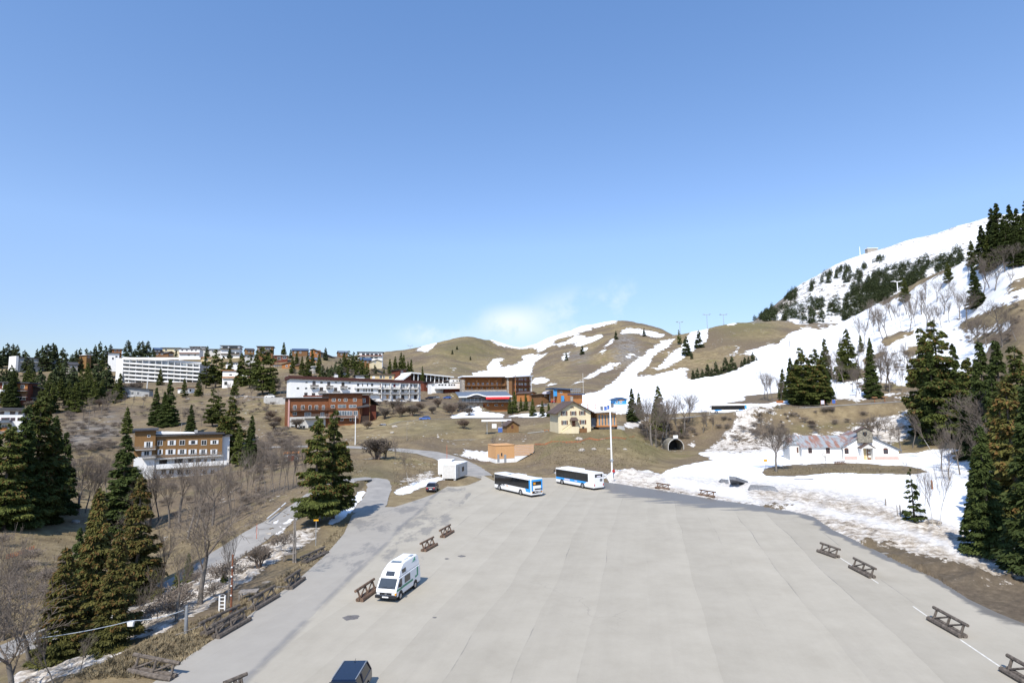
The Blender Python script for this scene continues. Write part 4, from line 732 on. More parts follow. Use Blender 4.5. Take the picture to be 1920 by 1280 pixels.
# ---------------------------------------------------------------- lift station
b = Bld('lift_station', 'tall orange wood lift station with blue roof and banner below the snow slope', 'lift station', FB['lift'], (980, 680, 6.4)); fr = b.fr; x0, x1, z0, z1 = b.r(412, 330, 580, 470); b.box('wall', 'orange_wood', x0, x1, 0, 8, -2, z1)
mb = MB(); mb.hexa([fr.pt(*q) for q in ((x0-2, -1, z1+.6), (x1+.6, -1, z1+.02), (x1+.6, 9, z1+.02), (x0-2, 9, z1+.6), (x0-2, -1, z1+1.2), (x1+.6, -1, z1+.6), (x1+.6, 9, z1+.6), (x0-2, 9, z1+1.2))]); mb.build('roof', 'blue_roof', b.t)
q = b.r(366, 322, 410, 400); b.box('banner', 'blue_panel', q[0], q[1], -.3, -.1, q[2], q[3]); b.win(452, 345, 472, 362); mb = MB(); mb.tube(fr.pt(q[0]+.2, -.2, -1), fr.pt(q[0]+.2, -.2, q[3]), .12); mb.build('banner_post', 'steel', b.t); mb = MB(); c = b.px(455, 445); mb.box(c[0], c[0]+1.2, -1.2, -.6, 0, 2.8, 0, fr); mb.build('blue_column', 'blue_panel', b.t)
b2 = Bld('lift_annex', 'lower orange wood annex with a blue roof on the right of the lift station', 'building', FB['lift2'], (980, 680, 6.4)); x0, x1, z0, z1 = b2.r(580, 385, 718, 485); b2.box('wall', 'orange_wood', x0+.1, x1, 0, 6, -2, z1); b2.box('roof', 'blue_roof', x0, x1+.8, -1, 7, z1+.02, z1+.55)
for i in range(5): mb = MB(); mb.tube(b2.fr.pt(x0+.6+i, 1, z1+.5), b2.fr.pt(x0+.6+i, 1, z1+2.6), .05, n=4); mb.build('post', 'steel', b2.t)
mb = MB(); mb.box(x0+.4, x1, .9, 1.1, z1+1.6, z1+1.9, 0, b2.fr); mb.box(x0+.4, x1, .9, 1.1, z1+2.6, z1+2.8, 0, b2.fr); mb.build('gantry', 'steel', b2.t)
b = Bld('ski_hut', 'small blue hut with orange gable at the edge of the snow field', 'hut', FB['bluehut'], (980, 680, 6.4)); b.gable('blue_panel', 'blue_roof', 1105, 442, 1245, 1180, 420, y1=5, oh=.7); x0, x1, z0, z1 = b.r(1130, 445, 1225, 455); b.box('gable_panel', 'orange_wood', x0+.4, x1-.2, -.06, .02, z0, z1+.2); b.wins([(1120,1140),(1165,1190)], 460, 480, glass='glass_pale')
# ---------------------------------------------------------------- yellow house
b = Bld('yellow_house', 'pale yellow gabled house with brown shutters on top of the grassy mound', 'house', FB['yellow'], (980, 680, 6.4)); fr = b.fr; b.gable('cream_wall', 'brown_roof', 425, 592, 815, 598, 470, oh=.9, th=.25)
ax = b.px(600, 480); xr_ = b.px(815, 592)
for (x0, y0, x1, y1) in ((482,585,516,630),(590,582,624,626),(697,578,732,622),(485,694,520,738),(703,687,740,732)): b.win(x0, y0, x1, y1, frame='pale_wall', sh='frame_brown')
b.win(588, 525, 602, 542, sh='frame_brown', frame=None); b.win(592, 695, 632, 762, nm='door', glass='frame_brown', frame=None)
x0, x1, z0, z1 = b.r(560, 652, 662, 692); mb = MB(); mb.hexa([fr.pt(*q) for q in ((x0, -1.5, z0), (x1, -1.5, z0), (x1, 0, z0), (x0, 0, z0), (x0+.5, -.2, z1), (x1-.5, -.2, z1), (x1-.5, 0, z1), (x0+.5, 0, z1))]); mb.build('porch_roof', 'brown_roof', b.t)
xl, xr2, zb_, zt = b.r(565, 765, 660, 835); b.box('landing', 'cream_wall', xl, xr2, -1.4, 0, -1, zt)
mb = MB()
for i in range(9): x = xl-.28*(i+1); mb.box(x, x+.28, -1.2, 0, -.8, zt-(i+1)*zt/10, 0, fr)
mb.build('steps', 'cream_wall', b.t); mb = MB(); mb.tube(fr.pt(xl-2.6, -1.25, .8), fr.pt(xl, -1.25, zt+.9), .05, n=4); mb.tube(fr.pt(xl, -1.3, zt+.9), fr.pt(xr2, -1.3, zt+.9), .05, n=4)
for i in range(6): mb.tube(fr.pt(xl+(xr2-xl)*i/5, -1.3, zt), fr.pt(xl+(xr2-xl)*i/5, -1.3, zt+.9), .03, n=4)
mb.build('handrail', 'frame_brown', b.t); x0, x1, z0, z1 = b.r(680, 782, 772, 840); g = b.box('garage_door', 'brown_wood', x0, x1, -.06, .04, -.1, z1); b.box('pane', 'glass', (x0+x1)/2-.3, (x0+x1)/2+.3, -.09, -.062, 1.0, 1.6, g)
b.box('chimney', 'stone', 5.5, 6.2, 6, 6.7, 8, 10.2)
b = Bld('glazed_annex', 'new wooden annex with tall windows and a thin flat roof, right of the yellow house', 'building', FB['annex'], (980, 680, 6.4)); fr = b.fr; x0, x1, z0, z1 = b.r(895, 612, 1125, 752); b.box('wall', 'new_wood', x0, x1, 0, 7, z0, z1+.2); b.box('base', 'concrete', x0+.8, x1-.3, .8, 6.5, -2, z0-.01)
b.box('floor_edge', 'orange_wood', x0-.3, x1+.2, -.3, 7.2, z0-.35, z0-.012); mb = MB(); r0 = b.px(842, 600); r1 = b.px(1150, 590); mb.hexa([fr.pt(*q) for q in ((r0[0], -1.3, z1+.25), (r1[0]+.6, -1.3, z1+.6), (r1[0]+2.2, 8, z1+.2), (r0[0], 8, z1+.25), (r0[0], -1.3, z1+.55), (r1[0]+.6, -1.3, z1+.9), (r1[0]+2.2, 8, z1+.5), (r0[0], 8, z1+.55))]); mb.build('roof', 'pale_wall', b.t)
for i in range(6): xx = 908+i*36; b.win(xx, 625, xx+24, 748, frame='new_wood', glass='glass_pale', mull=False, d=-.01)
b.box('link', 'slate', x0-2.0, x0-.02, 1, 5, z0-.3, z1-1.2); x2, x3, z2, z3 = b.r(1125, 755, 1245, 815); mb = MB(); mb.prism([(x2+.2, -.5), (x3, -.5), (x3-.3, z3-.2), (x2+1, z3)], 1, 6, fr); mb.build('earth_cover', 'grey_wall', b.t)
# ---------------------------------------------------------------- hut, shelter, shed, containers
b = Bld('wooden_hut', 'small brown wooden hut with red brown gable roof beside the white roofed shelter', 'hut', FB['hut'], (740, 660, 6.4)); b.gable('ochre_wood', 'brown_roof', 1345, 880, 1488, 1412, 828, y1=3.6, oh=.45, sink=.2); b.win(1398, 875, 1425, 915, glass='frame_brown', frame=None)
p0 = P(903, 811, 190); fr = Fr(p0, (1, .03), p0); t = thing('shelter', tuple(p0), 'open shelter with a flat white roof on thin posts, left of the small brown hut', 'shelter'); gz = p0.z
mb = MB(); mb.box(0, 9.8, -.2, 2.6, 3.6, 4.15, 0, fr); mb.build('roof', 'frame_white', t)
for x in (1.7, 6.6): mb = MB(); mb.box(x, x+.16, .5, .66, -.5, 3.6, 0, fr); mb.build('post', 'steel', t)
mb = MB(); mb.box(3.4, 4.9, .4, .48, 1.4, 2.8, 0, fr); mb.build('panel', 'frame_white', t); mb = MB(); mb.box(6.9, 7.1, .4, 2, 0, 3.55, 0, fr); mb.build('side_panel', 'slate', t)
b = Bld('planked_shed', 'new pale timber kiosk with white base set into the mound and a slatted wing wall', 'shed', FB['shed'], (900, 800, 6.4)); fr = b.fr; x0, x1, z0, z1 = b.r(185, 228, 415, 380); b.box('wall', 'new_wood', x0, x1, 0, 6, z0, z1); b.box('base', 'white_wall', x0+.03, x1-.03, .03, 5.9, -1, z0-.002)
b.box('roof_edge', 'new_wood', x0-.1, x1+.1, -.12, 6, z1+.002, z1+.14); b.win(207, 328, 233, 420, nm='door', glass='steel', frame=None); b.win(288, 332, 316, 424, nm='door', glass='steel', frame=None); b.win(252, 312, 268, 350, frame=None)
w0 = b.px(418, 228); w1 = b.px(645, 232); w2_ = b.px(645, 300); w3 = b.px(420, 425); mb = MB(); mb.prism([(x1+.02, -.8), (x1+.4, -.2), (w1[0], w2_[1]), (w1[0], z1), (x1+.02, z1)], .05, .3, fr); mb.build('wing_wall', 'white_wall', b.t)
for i in range(7):
    zz = z1-.28-i*.42; xe = min(w1[0], x1+.3+(w1[0]-x1-.3)*max(.05, (zz+.2)/max(.3, w2_[1])))
    if xe > x1+.4: b.box('slat', 'slat_wood', x1+.05, xe, -.02, .045, zz, zz+.30)
for k, lab, roof in (('cont', 'white site container nearer the lot, grey side toward the road', 'white_wall'), ('cont2', 'cream site container standing just behind the white one', 'white_wall')):
    f_ = FB[k]; b = Bld('site_container', lab, 'container', f_, (700, 820, 6.4), None); Lc = f_.L; dp = 6.6 if k == 'cont' else 2.6; zt = 2.65 if k == 'cont' else 2.9
    b.box('wall', 'pale_wall' if k == 'cont' else 'cream_panel' if 'cream_panel' in MATS else 'white_wall', 0, Lc, 0, dp, .25, .25+zt, bevel=.03); b.box('roof', 'snow_roof', -.06, Lc+.06, -.06, dp+.06, .26+zt, .40+zt)
    for x in (.0, Lc-.12):
        b.box('corner_post', 'frame_white', x, x+.12, -.03, .09, .22, .24+zt)
    b.box('foot', 'concrete', .1, .5, .1, .5, -.1, .245); b.box('foot', 'concrete', Lc-.5, Lc-.1, .1, .5, -.1, .245)
    if k == 'cont': b.box('door', 'steel', Lc-.02, Lc+.04, 1.2, 2.1, .4, 2.5); b.box('window', 'glass', Lc-.02, Lc+.04, 3.4, 4.6, 1.3, 2.2)
b = Bld('garage', 'small low garage with reddish door behind the bare thicket left of the paired spruces', 'garage', FB['garage'], (450, 780, 6.4)); b.box('wall', 'pale_wall', 0, b.fr.L, 0, 4, -1, 2.6); b.box('roof', 'orange_wood', -.3, b.fr.L+.3, -.3, 4.2, 2.62, 2.8); b.box('door', 'red_wood', .8, b.fr.L-.8, -.06, .04, 0, 2.1)
# ---------------------------------------------------------------- chapel
b = Bld('chapel', 'long low white chapel with rusty metal roof and stone bell gable in the snow', 'chapel', FB['chapel'], (1440, 700, 6.4)); fr = b.fr
x0, x1, z0, z1 = b.r(410, 880, 890, 1015); b.box('nave_wall', 'white_wall', x0, x1, 0, fr.dep, -1, z1); pk = b.px(700, 762)[1]
mb = MB(); ym = fr.dep/2; 
for ya, za, yb, zb2 in ((-.5, z1-.18, ym, z1+2.5), (ym+.003, z1+2.5, fr.dep+.5, z1-.18)):
    xe0, xe1 = x0-.6, x1+3.2; mb.hexa([fr.pt(*q) for q in ((xe0, ya, za+.05), (xe1, ya, za+.05), (xe1, yb, zb2+.05), (xe0+(.6 if yb == ym else 0), yb, zb2+.05), (xe0, ya, za+.14), (xe1, ya, za+.14), (xe1, yb, zb2+.14), (xe0+(.6 if yb == ym else 0), yb, zb2+.14))])
mb.build('nave_roof', 'rusty_roof', b.t); mb = MB(); mb.prism([(0, 0), (.001, 0), (.001, .001)], 0, .001, fr)
mb = MB(); mb.hexa([fr.pt(*q) for q in ((x0, 0, z1-.2), (x0+.2, 0, z1-.2), (x0+.2, fr.dep, z1-.2), (x0, fr.dep, z1-.2), (x0, ym-.01, z1+2.4), (x0+.2, ym-.01, z1+2.4), (x0+.2, ym+.01, z1+2.4), (x0, ym+.01, z1+2.4))]); mb.build('gable_wall', 'white_wall', b.t)
a0, a1, z2, z3 = b.r(275, 852, 408, 1015); b.box('apse_wall', 'pale_wall', a0, x0-.01, 1.4, 7, -1, z3); mb = MB(); mb.hexa([fr.pt(*q) for q in ((a0-.4, 1, z3), (x0-.01, 1, z3), (x0-.01, 7.4, z3), (a0-.4, 7.4, z3), (x0-1.5, ym-.3, z3+2.0), (x0-.01, ym-.3, z3+2.4), (x0-.01, ym+.3, z3+2.4), (x0-1.5, ym+.3, z3+2.0))]); mb.build('apse_roof', 'rusty_roof', b.t)
g0 = b.px(890, 875); gp = b.px(1140, 718); g1 = b.px(1570, 922); zs = g0[1]; zr = g1[1]
mb = MB(); mb.prism([(g0[0], -1), (g1[0]-.3, -1), (g1[0]-.3, zr+.1), (gp[0], gp[1]), (g0[0], zs)], -.5, fr.dep+.4, fr); mb.build('front_wall', 'white_wall', b.t)
mb = MB(); mb.prism([(gp[0]+.003, gp[1]+.03), (g1[0]+.3, zr-.05), (g1[0]+.3, zr+.13), (gp[0]+.003, gp[1]+.22)], -1.0, fr.dep+.8, fr); mb.build('front_roof', 'slate', b.t); mb = MB(); mb.prism([(g0[0]-.3, zs-.08), (gp[0], gp[1]+.03), (gp[0], gp[1]+.22), (g0[0]-.3, zs+.11)], -1.0, fr.dep+.8, fr); mb.build('front_roof', 'rusty_roof', b.t)
t0, t1, z4, z5 = b.r(1048, 688, 1235, 825); tp = b.px(1130, 645)
mb = MB(); mb.prism([(t0, z4), (t1, z4), (t1, z5), (tp[0], tp[1]), (t0, z5)], -1.1, -.502, fr); g = mb.build('bell_gable', 'old_stone', b.t)
mb = MB(); k = (tp[1]-z5)/(tp[0]-t0); mb.prism([(t0-.5, z5-.5*k), (tp[0], tp[1]+.02), (tp[0], tp[1]+.2), (t0-.5, z5-.5*k+.18)], -1.4, .2, fr); mb.prism([(tp[0]+.003, tp[1]+.02), (t1+.5, z5-.5*k), (t1+.5, z5-.5*k+.18), (tp[0]+.003, tp[1]+.2)], -1.4, .2, fr); mb.build('bell_roof', 'brown_roof', g)
o0, o1, z6, z7 = b.r(1112, 698, 1165, 735); mb = MB(); mb.box(o0, o1, -1.14, -1.06, z6, z7, 0, fr); mb.build('bell_opening', 'glass', g); mb = MB(); mb.tube(fr.pt((o0+o1)/2, -1.25, z6+.1), fr.pt((o0+o1)/2, -1.25, z7-.1), .28, .12, 8); mb.build('bell', 'dark_wood', g)
def archwin(x0, y0, x1, y1, d):
    xa, xb, za, zb = b.r(x0, y0, x1, y1); r = (xb-xa)/2; pts = [(xa, za), (xb, za)]+[((xa+xb)/2+r*math.cos(t*math.pi/8), zb-r*.6+r*.6*math.sin(t*math.pi/8)) for t in range(9)]
    mb = MB(); mb.prism(pts, d-.05, d+.04, fr); g = mb.build('window', 'frame_brown', b.t); mb = MB(); mb.box(xa+.12, (xa+xb)/2-.05, d-.08, d-.052, za+.15, zb-.4, 0, fr); mb.box((xa+xb)/2+.05, xb-.12, d-.08, d-.052, za+.15, zb-.4, 0, fr); mb.build('pane', 'glass', g)
archwin(480, 890, 530, 955, 0); archwin(692, 888, 745, 958, 0); archwin(365, 890, 388, 955, 1.4); archwin(905, 890, 960, 960, -.5); archwin(1370, 890, 1432, 962, -.5)
p0_, p1_, z8, z9 = b.r(1065, 885, 1255, 1045); pp = b.px(1155, 835); k = (pp[1]-z9)/(pp[0]-p0_)
mb = MB(); mb.prism([(p0_-.1, z9-.1), (pp[0], pp[1]), (pp[0], pp[1]+.15), (p0_-.1, z9+.05)], -2.3, -.5, fr); mb.prism([(pp[0]+.003, pp[1]), (p1_+.1, z9-.1), (p1_+.1, z9+.05), (pp[0]+.003, pp[1]+.15)], -2.3, -.5, fr); mb.build('porch_roof', 'brown_roof', b.t)
mb = MB(); mb.prism([(p0_+.2, z9-.1), (p1_-.2, z9-.1), (pp[0], pp[1]-.02)], -2.15, -2.05, fr); mb.build('porch_gable', 'pale_wall', b.t)
mb = MB(); mb.box(p0_+.3, p0_+.6, -2.1, -.5, -.3, z9-.11, 0, fr); mb.box(p1_-.6, p1_-.3, -2.1, -.5, -.3, z9-.11, 0, fr); mb.build('porch_wall', 'white_wall', b.t)
d0, d1, z10, z11 = b.r(1100, 895, 1175, 1040); b.box('door', 'yellow_wall', d0, d1, -.62, -.52, -.2, z11); d0, d1, z10, z11 = b.r(1172, 895, 1238, 1040); g = b.box('door', 'brown_wood', d0, d1, -.62, -.52, -.2, z11)
mb = MB()
for i in range(3): mb.box(d0+.2, d1-.2, -.66, -.622, .45+i*.95, 1.05+i*.95, 0, fr)
mb.build('pane', 'pale_wall', g); p0_, p1_, z8, z9 = b.r(905, 1005, 1065, 1045); b.box('plinth', 'pink_wall', p0_, p1_, -.55, -.49, -.4, .75); p0_, p1_, z8, z9 = b.r(1262, 1005, 1560, 1045); b.box('plinth', 'pink_wall', p0_, p1_, -.55, -.49, -.6, .7)
# ---------------------------------------------------------------- small buildings along the skyline  (zoom origin, wall rect, roof kind)
SK = [
 ('chalet','small brown chalet tucked between conifers under the long cream apartment house',(180,620),(868,262,935,318),415,'brown_wood','dark_roof','gable',[(880,280,895,295),(905,280,918,295)]),
 ('house','white two storey house below the tower like block on the skyline',(180,620),(1560,378,1705,440),385,'white_wall','dark_roof','flat',[(1575,392,1600,405),(1640,392,1665,405),(1680,392,1695,405),(1600,415,1625,430)]),
 ('chalet','small ochre chalet on the skyline left of the tall dark chalet',(460,620),(20,232,110,275),425,'ochre_wood','dark_roof','side',[(35,245,50,260),(75,245,90,260)]),
 ('house','pale house under conifers below the tall dark chalet',(460,620),(10,290,120,345),400,'pale_wall','slate','flat',[(30,305,48,322),(80,305,98,322)]),
 ('chalet','brown chalet on the skyline between the long sloping roof and the white block',(460,620),(1130,262,1230,310),440,'brown_wood','slate','side',[(1145,278,1160,292),(1190,278,1205,292)]),
 ('chalet','ochre chalet low on the slope under the village hall pines',(460,620),(640,410,720,455),365,'ochre_wood','brown_roof','gable',[(660,425,675,440)]),
 ('house','grey stone house between conifers left of the white apartment block',(0,620),(830,405,935,455),340,'stone','dark_roof','side',[(850,420,870,435),(895,420,912,435)]),
 ('chalet','low orange wood chalet on the skyline above the white apartment block, left end',(0,620),(1352,222,1462,262),380,'orange_wood','dark_roof','flat',[(1375,232,1392,248),(1420,232,1436,248)]),
 ('house','dark roofed house with white walls between conifers, just left of the white apartment block',(0,620),(1300,268,1430,378),375,'white_wall','dark_roof','flat',[(1345,320,1365,345),(1385,300,1410,320)]),
 ('chalet','small ochre chalet with snowy roof between the conifers left of the white apartment block',(0,620),(1040,290,1096,345),390,'ochre_wood','snow_roof','flat',[(1055,305,1075,320)]),
 ('chalet','dark chalet with a blue roof on the skyline, right of three pointed conifers',(180,620),(690,224,790,262),440,'dark_wood','blue_roof','side',[(705,235,725,250),(745,235,765,250)]),
 ('chalet','low dark brown chalet under a broad roof just above the white apartment block',(180,620),(690,256,850,302),425,'brown_wood','dark_roof','flat',[(720,268,745,285),(780,268,800,285)]),
 ('apartment_house','long cream apartment house with thin brown roof on the skyline above the white block',(180,620),(790,206,1010,275),450,'cream_wall','brown_roof','flat',[(830,222,850,240),(940,222,960,240),(975,222,992,240)]),
 ('apartment_house','white apartment house with red balcony bands on the skyline, below a raised roof terrace',(180,620),(1000,212,1245,330),430,'white_wall','brown_roof','flat',[(1025,225,1045,240),(1080,225,1100,240),(1140,225,1160,240),(1190,228,1208,242),(1100,285,1125,300),(1180,285,1200,300)],'red_wood'),
 ('roof_house','house with a raised wide brown roof, highest in the group above the white apartment block',(180,620),(1130,192,1310,222),455,'pale_wall','brown_roof','flat',[(1160,200,1180,212),(1230,200,1250,212)]),
 ('house','pale two storey house on the skyline left of the tower like block',(180,620),(1300,222,1500,300),445,'pale_wall','brown_roof','flat',[(1330,238,1350,255),(1390,238,1410,255),(1440,238,1460,255)]),
 ('tower_block','tall narrow block with overhanging dark roof slabs, highest on the village skyline',(180,620),(1500,180,1725,380),430,'white_wall','dark_roof','flat',[(1520,185,1580,205),(1600,185,1700,205),(1620,255,1665,290),(1680,255,1720,290),(1620,305,1645,320)],'dark_wood'),
 ('garage','small yellow orange garage on the slope below the village skyline',(180,620),(1282,318,1380,360),400,'yellow_wall','orange_wood','flat',[(1300,340,1340,358)]),
 ('house','white cube house with a dark base, beside conifers right of the apartment block',(180,620),(1312,395,1370,450),395,'white_wall','snow_roof','flat',[(1325,410,1345,425)]),
 ('village_hall','long low white hall with an orange band under its roof, behind the pines',(180,620),(1520,478,1930,645),330,'white_wall','orange_wood','flat',[(1600,520,1632,535),(1540,610,1575,650),(1700,560,1740,600),(1830,560,1870,600)],'orange_wood'),
 ('tall_chalet','tall dark chalet with a wide roof on the skyline above the pines',(460,620),(145,188,330,300),410,'brown_wood','slate','flat',[(160,205,190,225),(240,205,300,225),(200,245,230,265)],'dark_wood'),
 ('red_chalet','red two storey chalet with pale flat roof, below the lone skyline fir',(460,620),(348,296,505,385),400,'red_wood','pale_wall','flat',[(385,318,425,345),(450,308,490,335)]),
 ('orange_chalet','orange wood chalet with a low gable roof below the red two storey chalet',(460,620),(440,402,640,478),370,'orange_wood','brown_roof','gable',[(485,412,505,432),(535,412,555,432),(590,412,612,435)]),
 ('terrace_house','long terracotta roofed low house under the red two storey chalet',(460,620),(350,402,450,425),380,'pale_wall','orange_wood','flat',[]),
 ('solar_chalet','chalet with dark blue metal roof on the skyline, right of the lone fir',(460,620),(560,235,745,300),430,'brown_wood','blue_roof','side',[(590,250,610,268),(650,250,670,268)]),
 ('garage_row','low white garage strip between the blue roofed and long sloping roofed chalets',(460,620),(720,265,830,285),435,'white_wall','dark_roof','flat',[]),
 ('sloping_chalet','large orange chalet whose long grey roof slopes down to the right',(460,620),(822,232,905,330),420,'orange_wood','slate','slope',[(865,290,885,305),(845,255,860,270)]),
 ('chalet','small orange chalet with bluish roof under the chalet with the long sloping roof',(460,620),(790,345,900,400),395,'orange_wood','slate','side',[(810,355,825,370),(850,355,865,370)]),
 ('pale_house','pale house with white roof between conifers above the long white hotel',(460,620),(820,430,915,490),350,'pale_wall','snow_roof','flat',[(840,445,860,465)]),
 ('holiday_block','white block with red balcony fronts on the skyline at the village right end',(460,620),(1350,256,1645,345),430,'white_wall','dark_roof','flat',[(1400,268,1435,292),(1450,270,1490,294),(1500,272,1535,296),(1550,274,1590,298),(1600,276,1630,300),(1400,312,1435,332),(1500,314,1535,334),(1550,316,1590,334)],'red_wood'),
 ('chalet','brown chalet with bluish roof below the white block with red balconies',(460,620),(1388,350,1515,405),400,'brown_wood','blue_roof','side',[(1410,365,1425,380),(1460,365,1475,380)]),
 ('cream_chalet','cream gabled chalet below the white block with red balconies',(460,620),(1518,365,1640,412),395,'cream_wall','slate','gable',[(1550,372,1565,385)]),
 ('yellow_chalet','yellow house with a low slanting roof directly behind the long white hotel',(460,620),(1500,522,1785,588),320,'yellow_wall','brown_roof','flat',[(1612,535,1640,570),(1655,538,1670,570),(1725,545,1755,575)]),
 ('red_hut','small red hut at the right edge of the village below the pines',(460,620),(1845,468,1925,515),345,'red_wood','dark_roof','flat',[(1870,480,1890,495)]),
 ('white_house','white house front showing between tree trunks behind the long white hotel',(460,620),(1100,500,1225,548),330,'white_wall','brown_roof','flat',[(1130,515,1150,530),(1180,515,1200,530)]),
 ('white_house','long low white house behind the long white hotel, left of the yellow one',(460,620),(1325,535,1490,562),325,'white_wall','dark_roof','flat',[]),
 ('roadside_shelter','small white roadside shelter with red roof under the right end of the apartment block',(180,620),(1110,680,1185,740),300,'white_wall','red_roof','flat',[(1125,700,1140,730)]),
 ('chalet','small orange wood chalet among parked cars, right of the large wooden hotel',(980,680),(80,365,155,400),285,'orange_wood','brown_roof','gable',[(105,375,120,390)]),
 ('lift_cabin_shed','brown shed under the pale dome of the lift, left of the lift station',(980,680),(228,378,362,402),262,'brown_wood','brown_roof','flat',[(260,385,280,398)]),
]
for e in SK:
    nm, lb, (ox, oy), (x0, y0, x1, y1), Y, wm, rm, kind, ws = e[:9]
    px0, px1, py1 = ox+x0/6.4, ox+x1/6.4, oy+y1/6.4; a = P(px0, py1, Y); r = ray(px1, py1); bb = Vector((r.x*(Y+3), Y+3, a.z)); f_ = Fr(a, bb-a, a); f_.L = (bb-a).length; f_.dep = 9
    b = Bld(nm, lb, 'building' if 'block' in nm or 'hall' in nm else ('garage' if 'garage' in nm else ('hut' if 'hut' in nm or 'shed' in nm or 'shelter' in nm else 'house')), f_, (ox, oy, 6.4))
    if kind == 'gable': b.gable(wm, rm, x0, y0, x1, (x0+x1)/2, y0-(x1-x0)*.09-8, oh=.6)
    else:
        _, xa, xb, za, zb = b.wall(wm, x0, y0, x1, y0+2, sink=6)
        if kind == 'flat': b.flat(rm, xa, xb, za, zb, .8, .3, tilt=-.3)
        elif kind == 'side': b.side(rm, xa, xb, za, 1.6, wm=wm)
        else:
            mb = MB(); q = b.px(1110, 335); mb.hexa([f_.pt(*w_) for w_ in ((xa-.6, -1, za+.7), (q[0], -1, q[1]-.4), (q[0], 9, q[1]-.4), (xa-.6, 9, za+.7), (xa-.6, -1, za+1), (q[0], -1, q[1]), (q[0], 9, q[1]), (xa-.6, 9, za+1))]); mb.build('roof', rm, b.t)
            mb = MB(); mb.prism([(xb, -5), (q[0]-1, -5), (q[0]-1, q[1]-.8), (xb, zb-1.4)], 1, 8, f_); mb.build('side_wall', 'stone', b.t)
    for w_ in ws: b.win(*w_, frame='frame_white' if wm not in ('white_wall',) else None, glass='glass' if wm != 'dark_wood' else 'glass_pale')
    if len(e) > 9:
        if y1-y0 > 60: b.balc(x0, (y0+y1)/2-8, x1, (y0+y1)/2+4, mt=e[9], slab='pale_wall', out=1.0, bars=False)
        else: b.panel(x0+4, y0+2, x1-4, y0+10, 'band', e[9], .1)
    if nm == 'tower_block': q = b.px(1490, 208); q2 = b.px(1730, 214); b.box('roof_slab', 'dark_roof', q[0], q2[0], -1.8, 9, q[1]-.3, q[1]+.1)
# ---------------------------------------------------------------- vegetation
def leafmat(name, a, c, e, rand=.18):
    m, n, b = newmat(name); L = n.links.new
    t = n.nodes.new('ShaderNodeTexCoord'); q = n.nodes.new('ShaderNodeTexNoise'); q.inputs['Scale'].default_value = 1.3; q.inputs['Detail'].default_value = 5; L(t.outputs['Object'], q.inputs['Vector'])
    r = n.nodes.new('ShaderNodeValToRGB'); L(q.outputs[0], r.inputs[0]); r.color_ramp.elements.new(.5)
    for i, (p, c_) in enumerate(((.3, a), (.5, c), (.7, e))): r.color_ramp.elements[i].position = p; r.color_ramp.elements[i].color = (*c_, 1)
    oi = n.nodes.new('ShaderNodeObjectInfo'); hs = n.nodes.new('ShaderNodeHueSaturation'); mr = n.nodes.new('ShaderNodeMapRange'); L(oi.outputs['Random'], mr.inputs[0]); mr.inputs[3].default_value = 1-rand; mr.inputs[4].default_value = 1+rand
    L(mr.outputs[0], hs.inputs['Value']); L(r.outputs[0], hs.inputs['Color']); L(hs.outputs[0], b.inputs['Base Color']); b.inputs['Roughness'].default_value = .75; b.inputs['Specular IOR Level'].default_value = .15
leafmat('needles', (.040, .050, .014), (.075, .088, .020), (.125, .130, .032)); leafmat('needles_dark', (.026, .040, .012), (.048, .064, .016), (.080, .095, .024)); leafmat('cones', (.085, .050, .016), (.13, .075, .024), (.17, .105, .032))
leafmat('needles_rust', (.050, .056, .016), (.095, .090, .024), (.15, .115, .034)); leafmat('needles_far', (.034, .046, .020), (.052, .066, .026), (.076, .088, .034))
mat('bark', (.12, .095, .075), .95, var=.3, scale=6); mat('grey_bark', (.21, .185, .16), .95, var=.3, scale=5); mat('birch_bark', (.55, .52, .47), .9, var=.25, scale=4); mat('twigs', (.19, .155, .125), .95, var=.2, scale=1, rand=.2); mat('twigs_red', (.17, .125, .095), .95, var=.2, scale=1, rand=.2)
mat('twigs_yellow', (.26, .20, .07), .95, var=.3, scale=1)
def meshraw(name, v, f, mi, mats):
    me = bpy.data.meshes.new(name); f = np.asarray(f, np.int32); k = f.shape[1]
    me.vertices.add(len(v)); me.vertices.foreach_set('co', np.asarray(v, np.float32).ravel()); me.loops.add(f.size); me.loops.foreach_set('vertex_index', f.ravel())
    me.polygons.add(len(f)); me.polygons.foreach_set('loop_start', np.arange(0, f.size, k)); me.polygons.foreach_set('loop_total', np.full(len(f), k)); 
    for m in mats: me.materials.append(MATS[m])
    me.polygons.foreach_set('material_index', np.asarray(mi, np.int32)); me.update(); me.validate(); return me
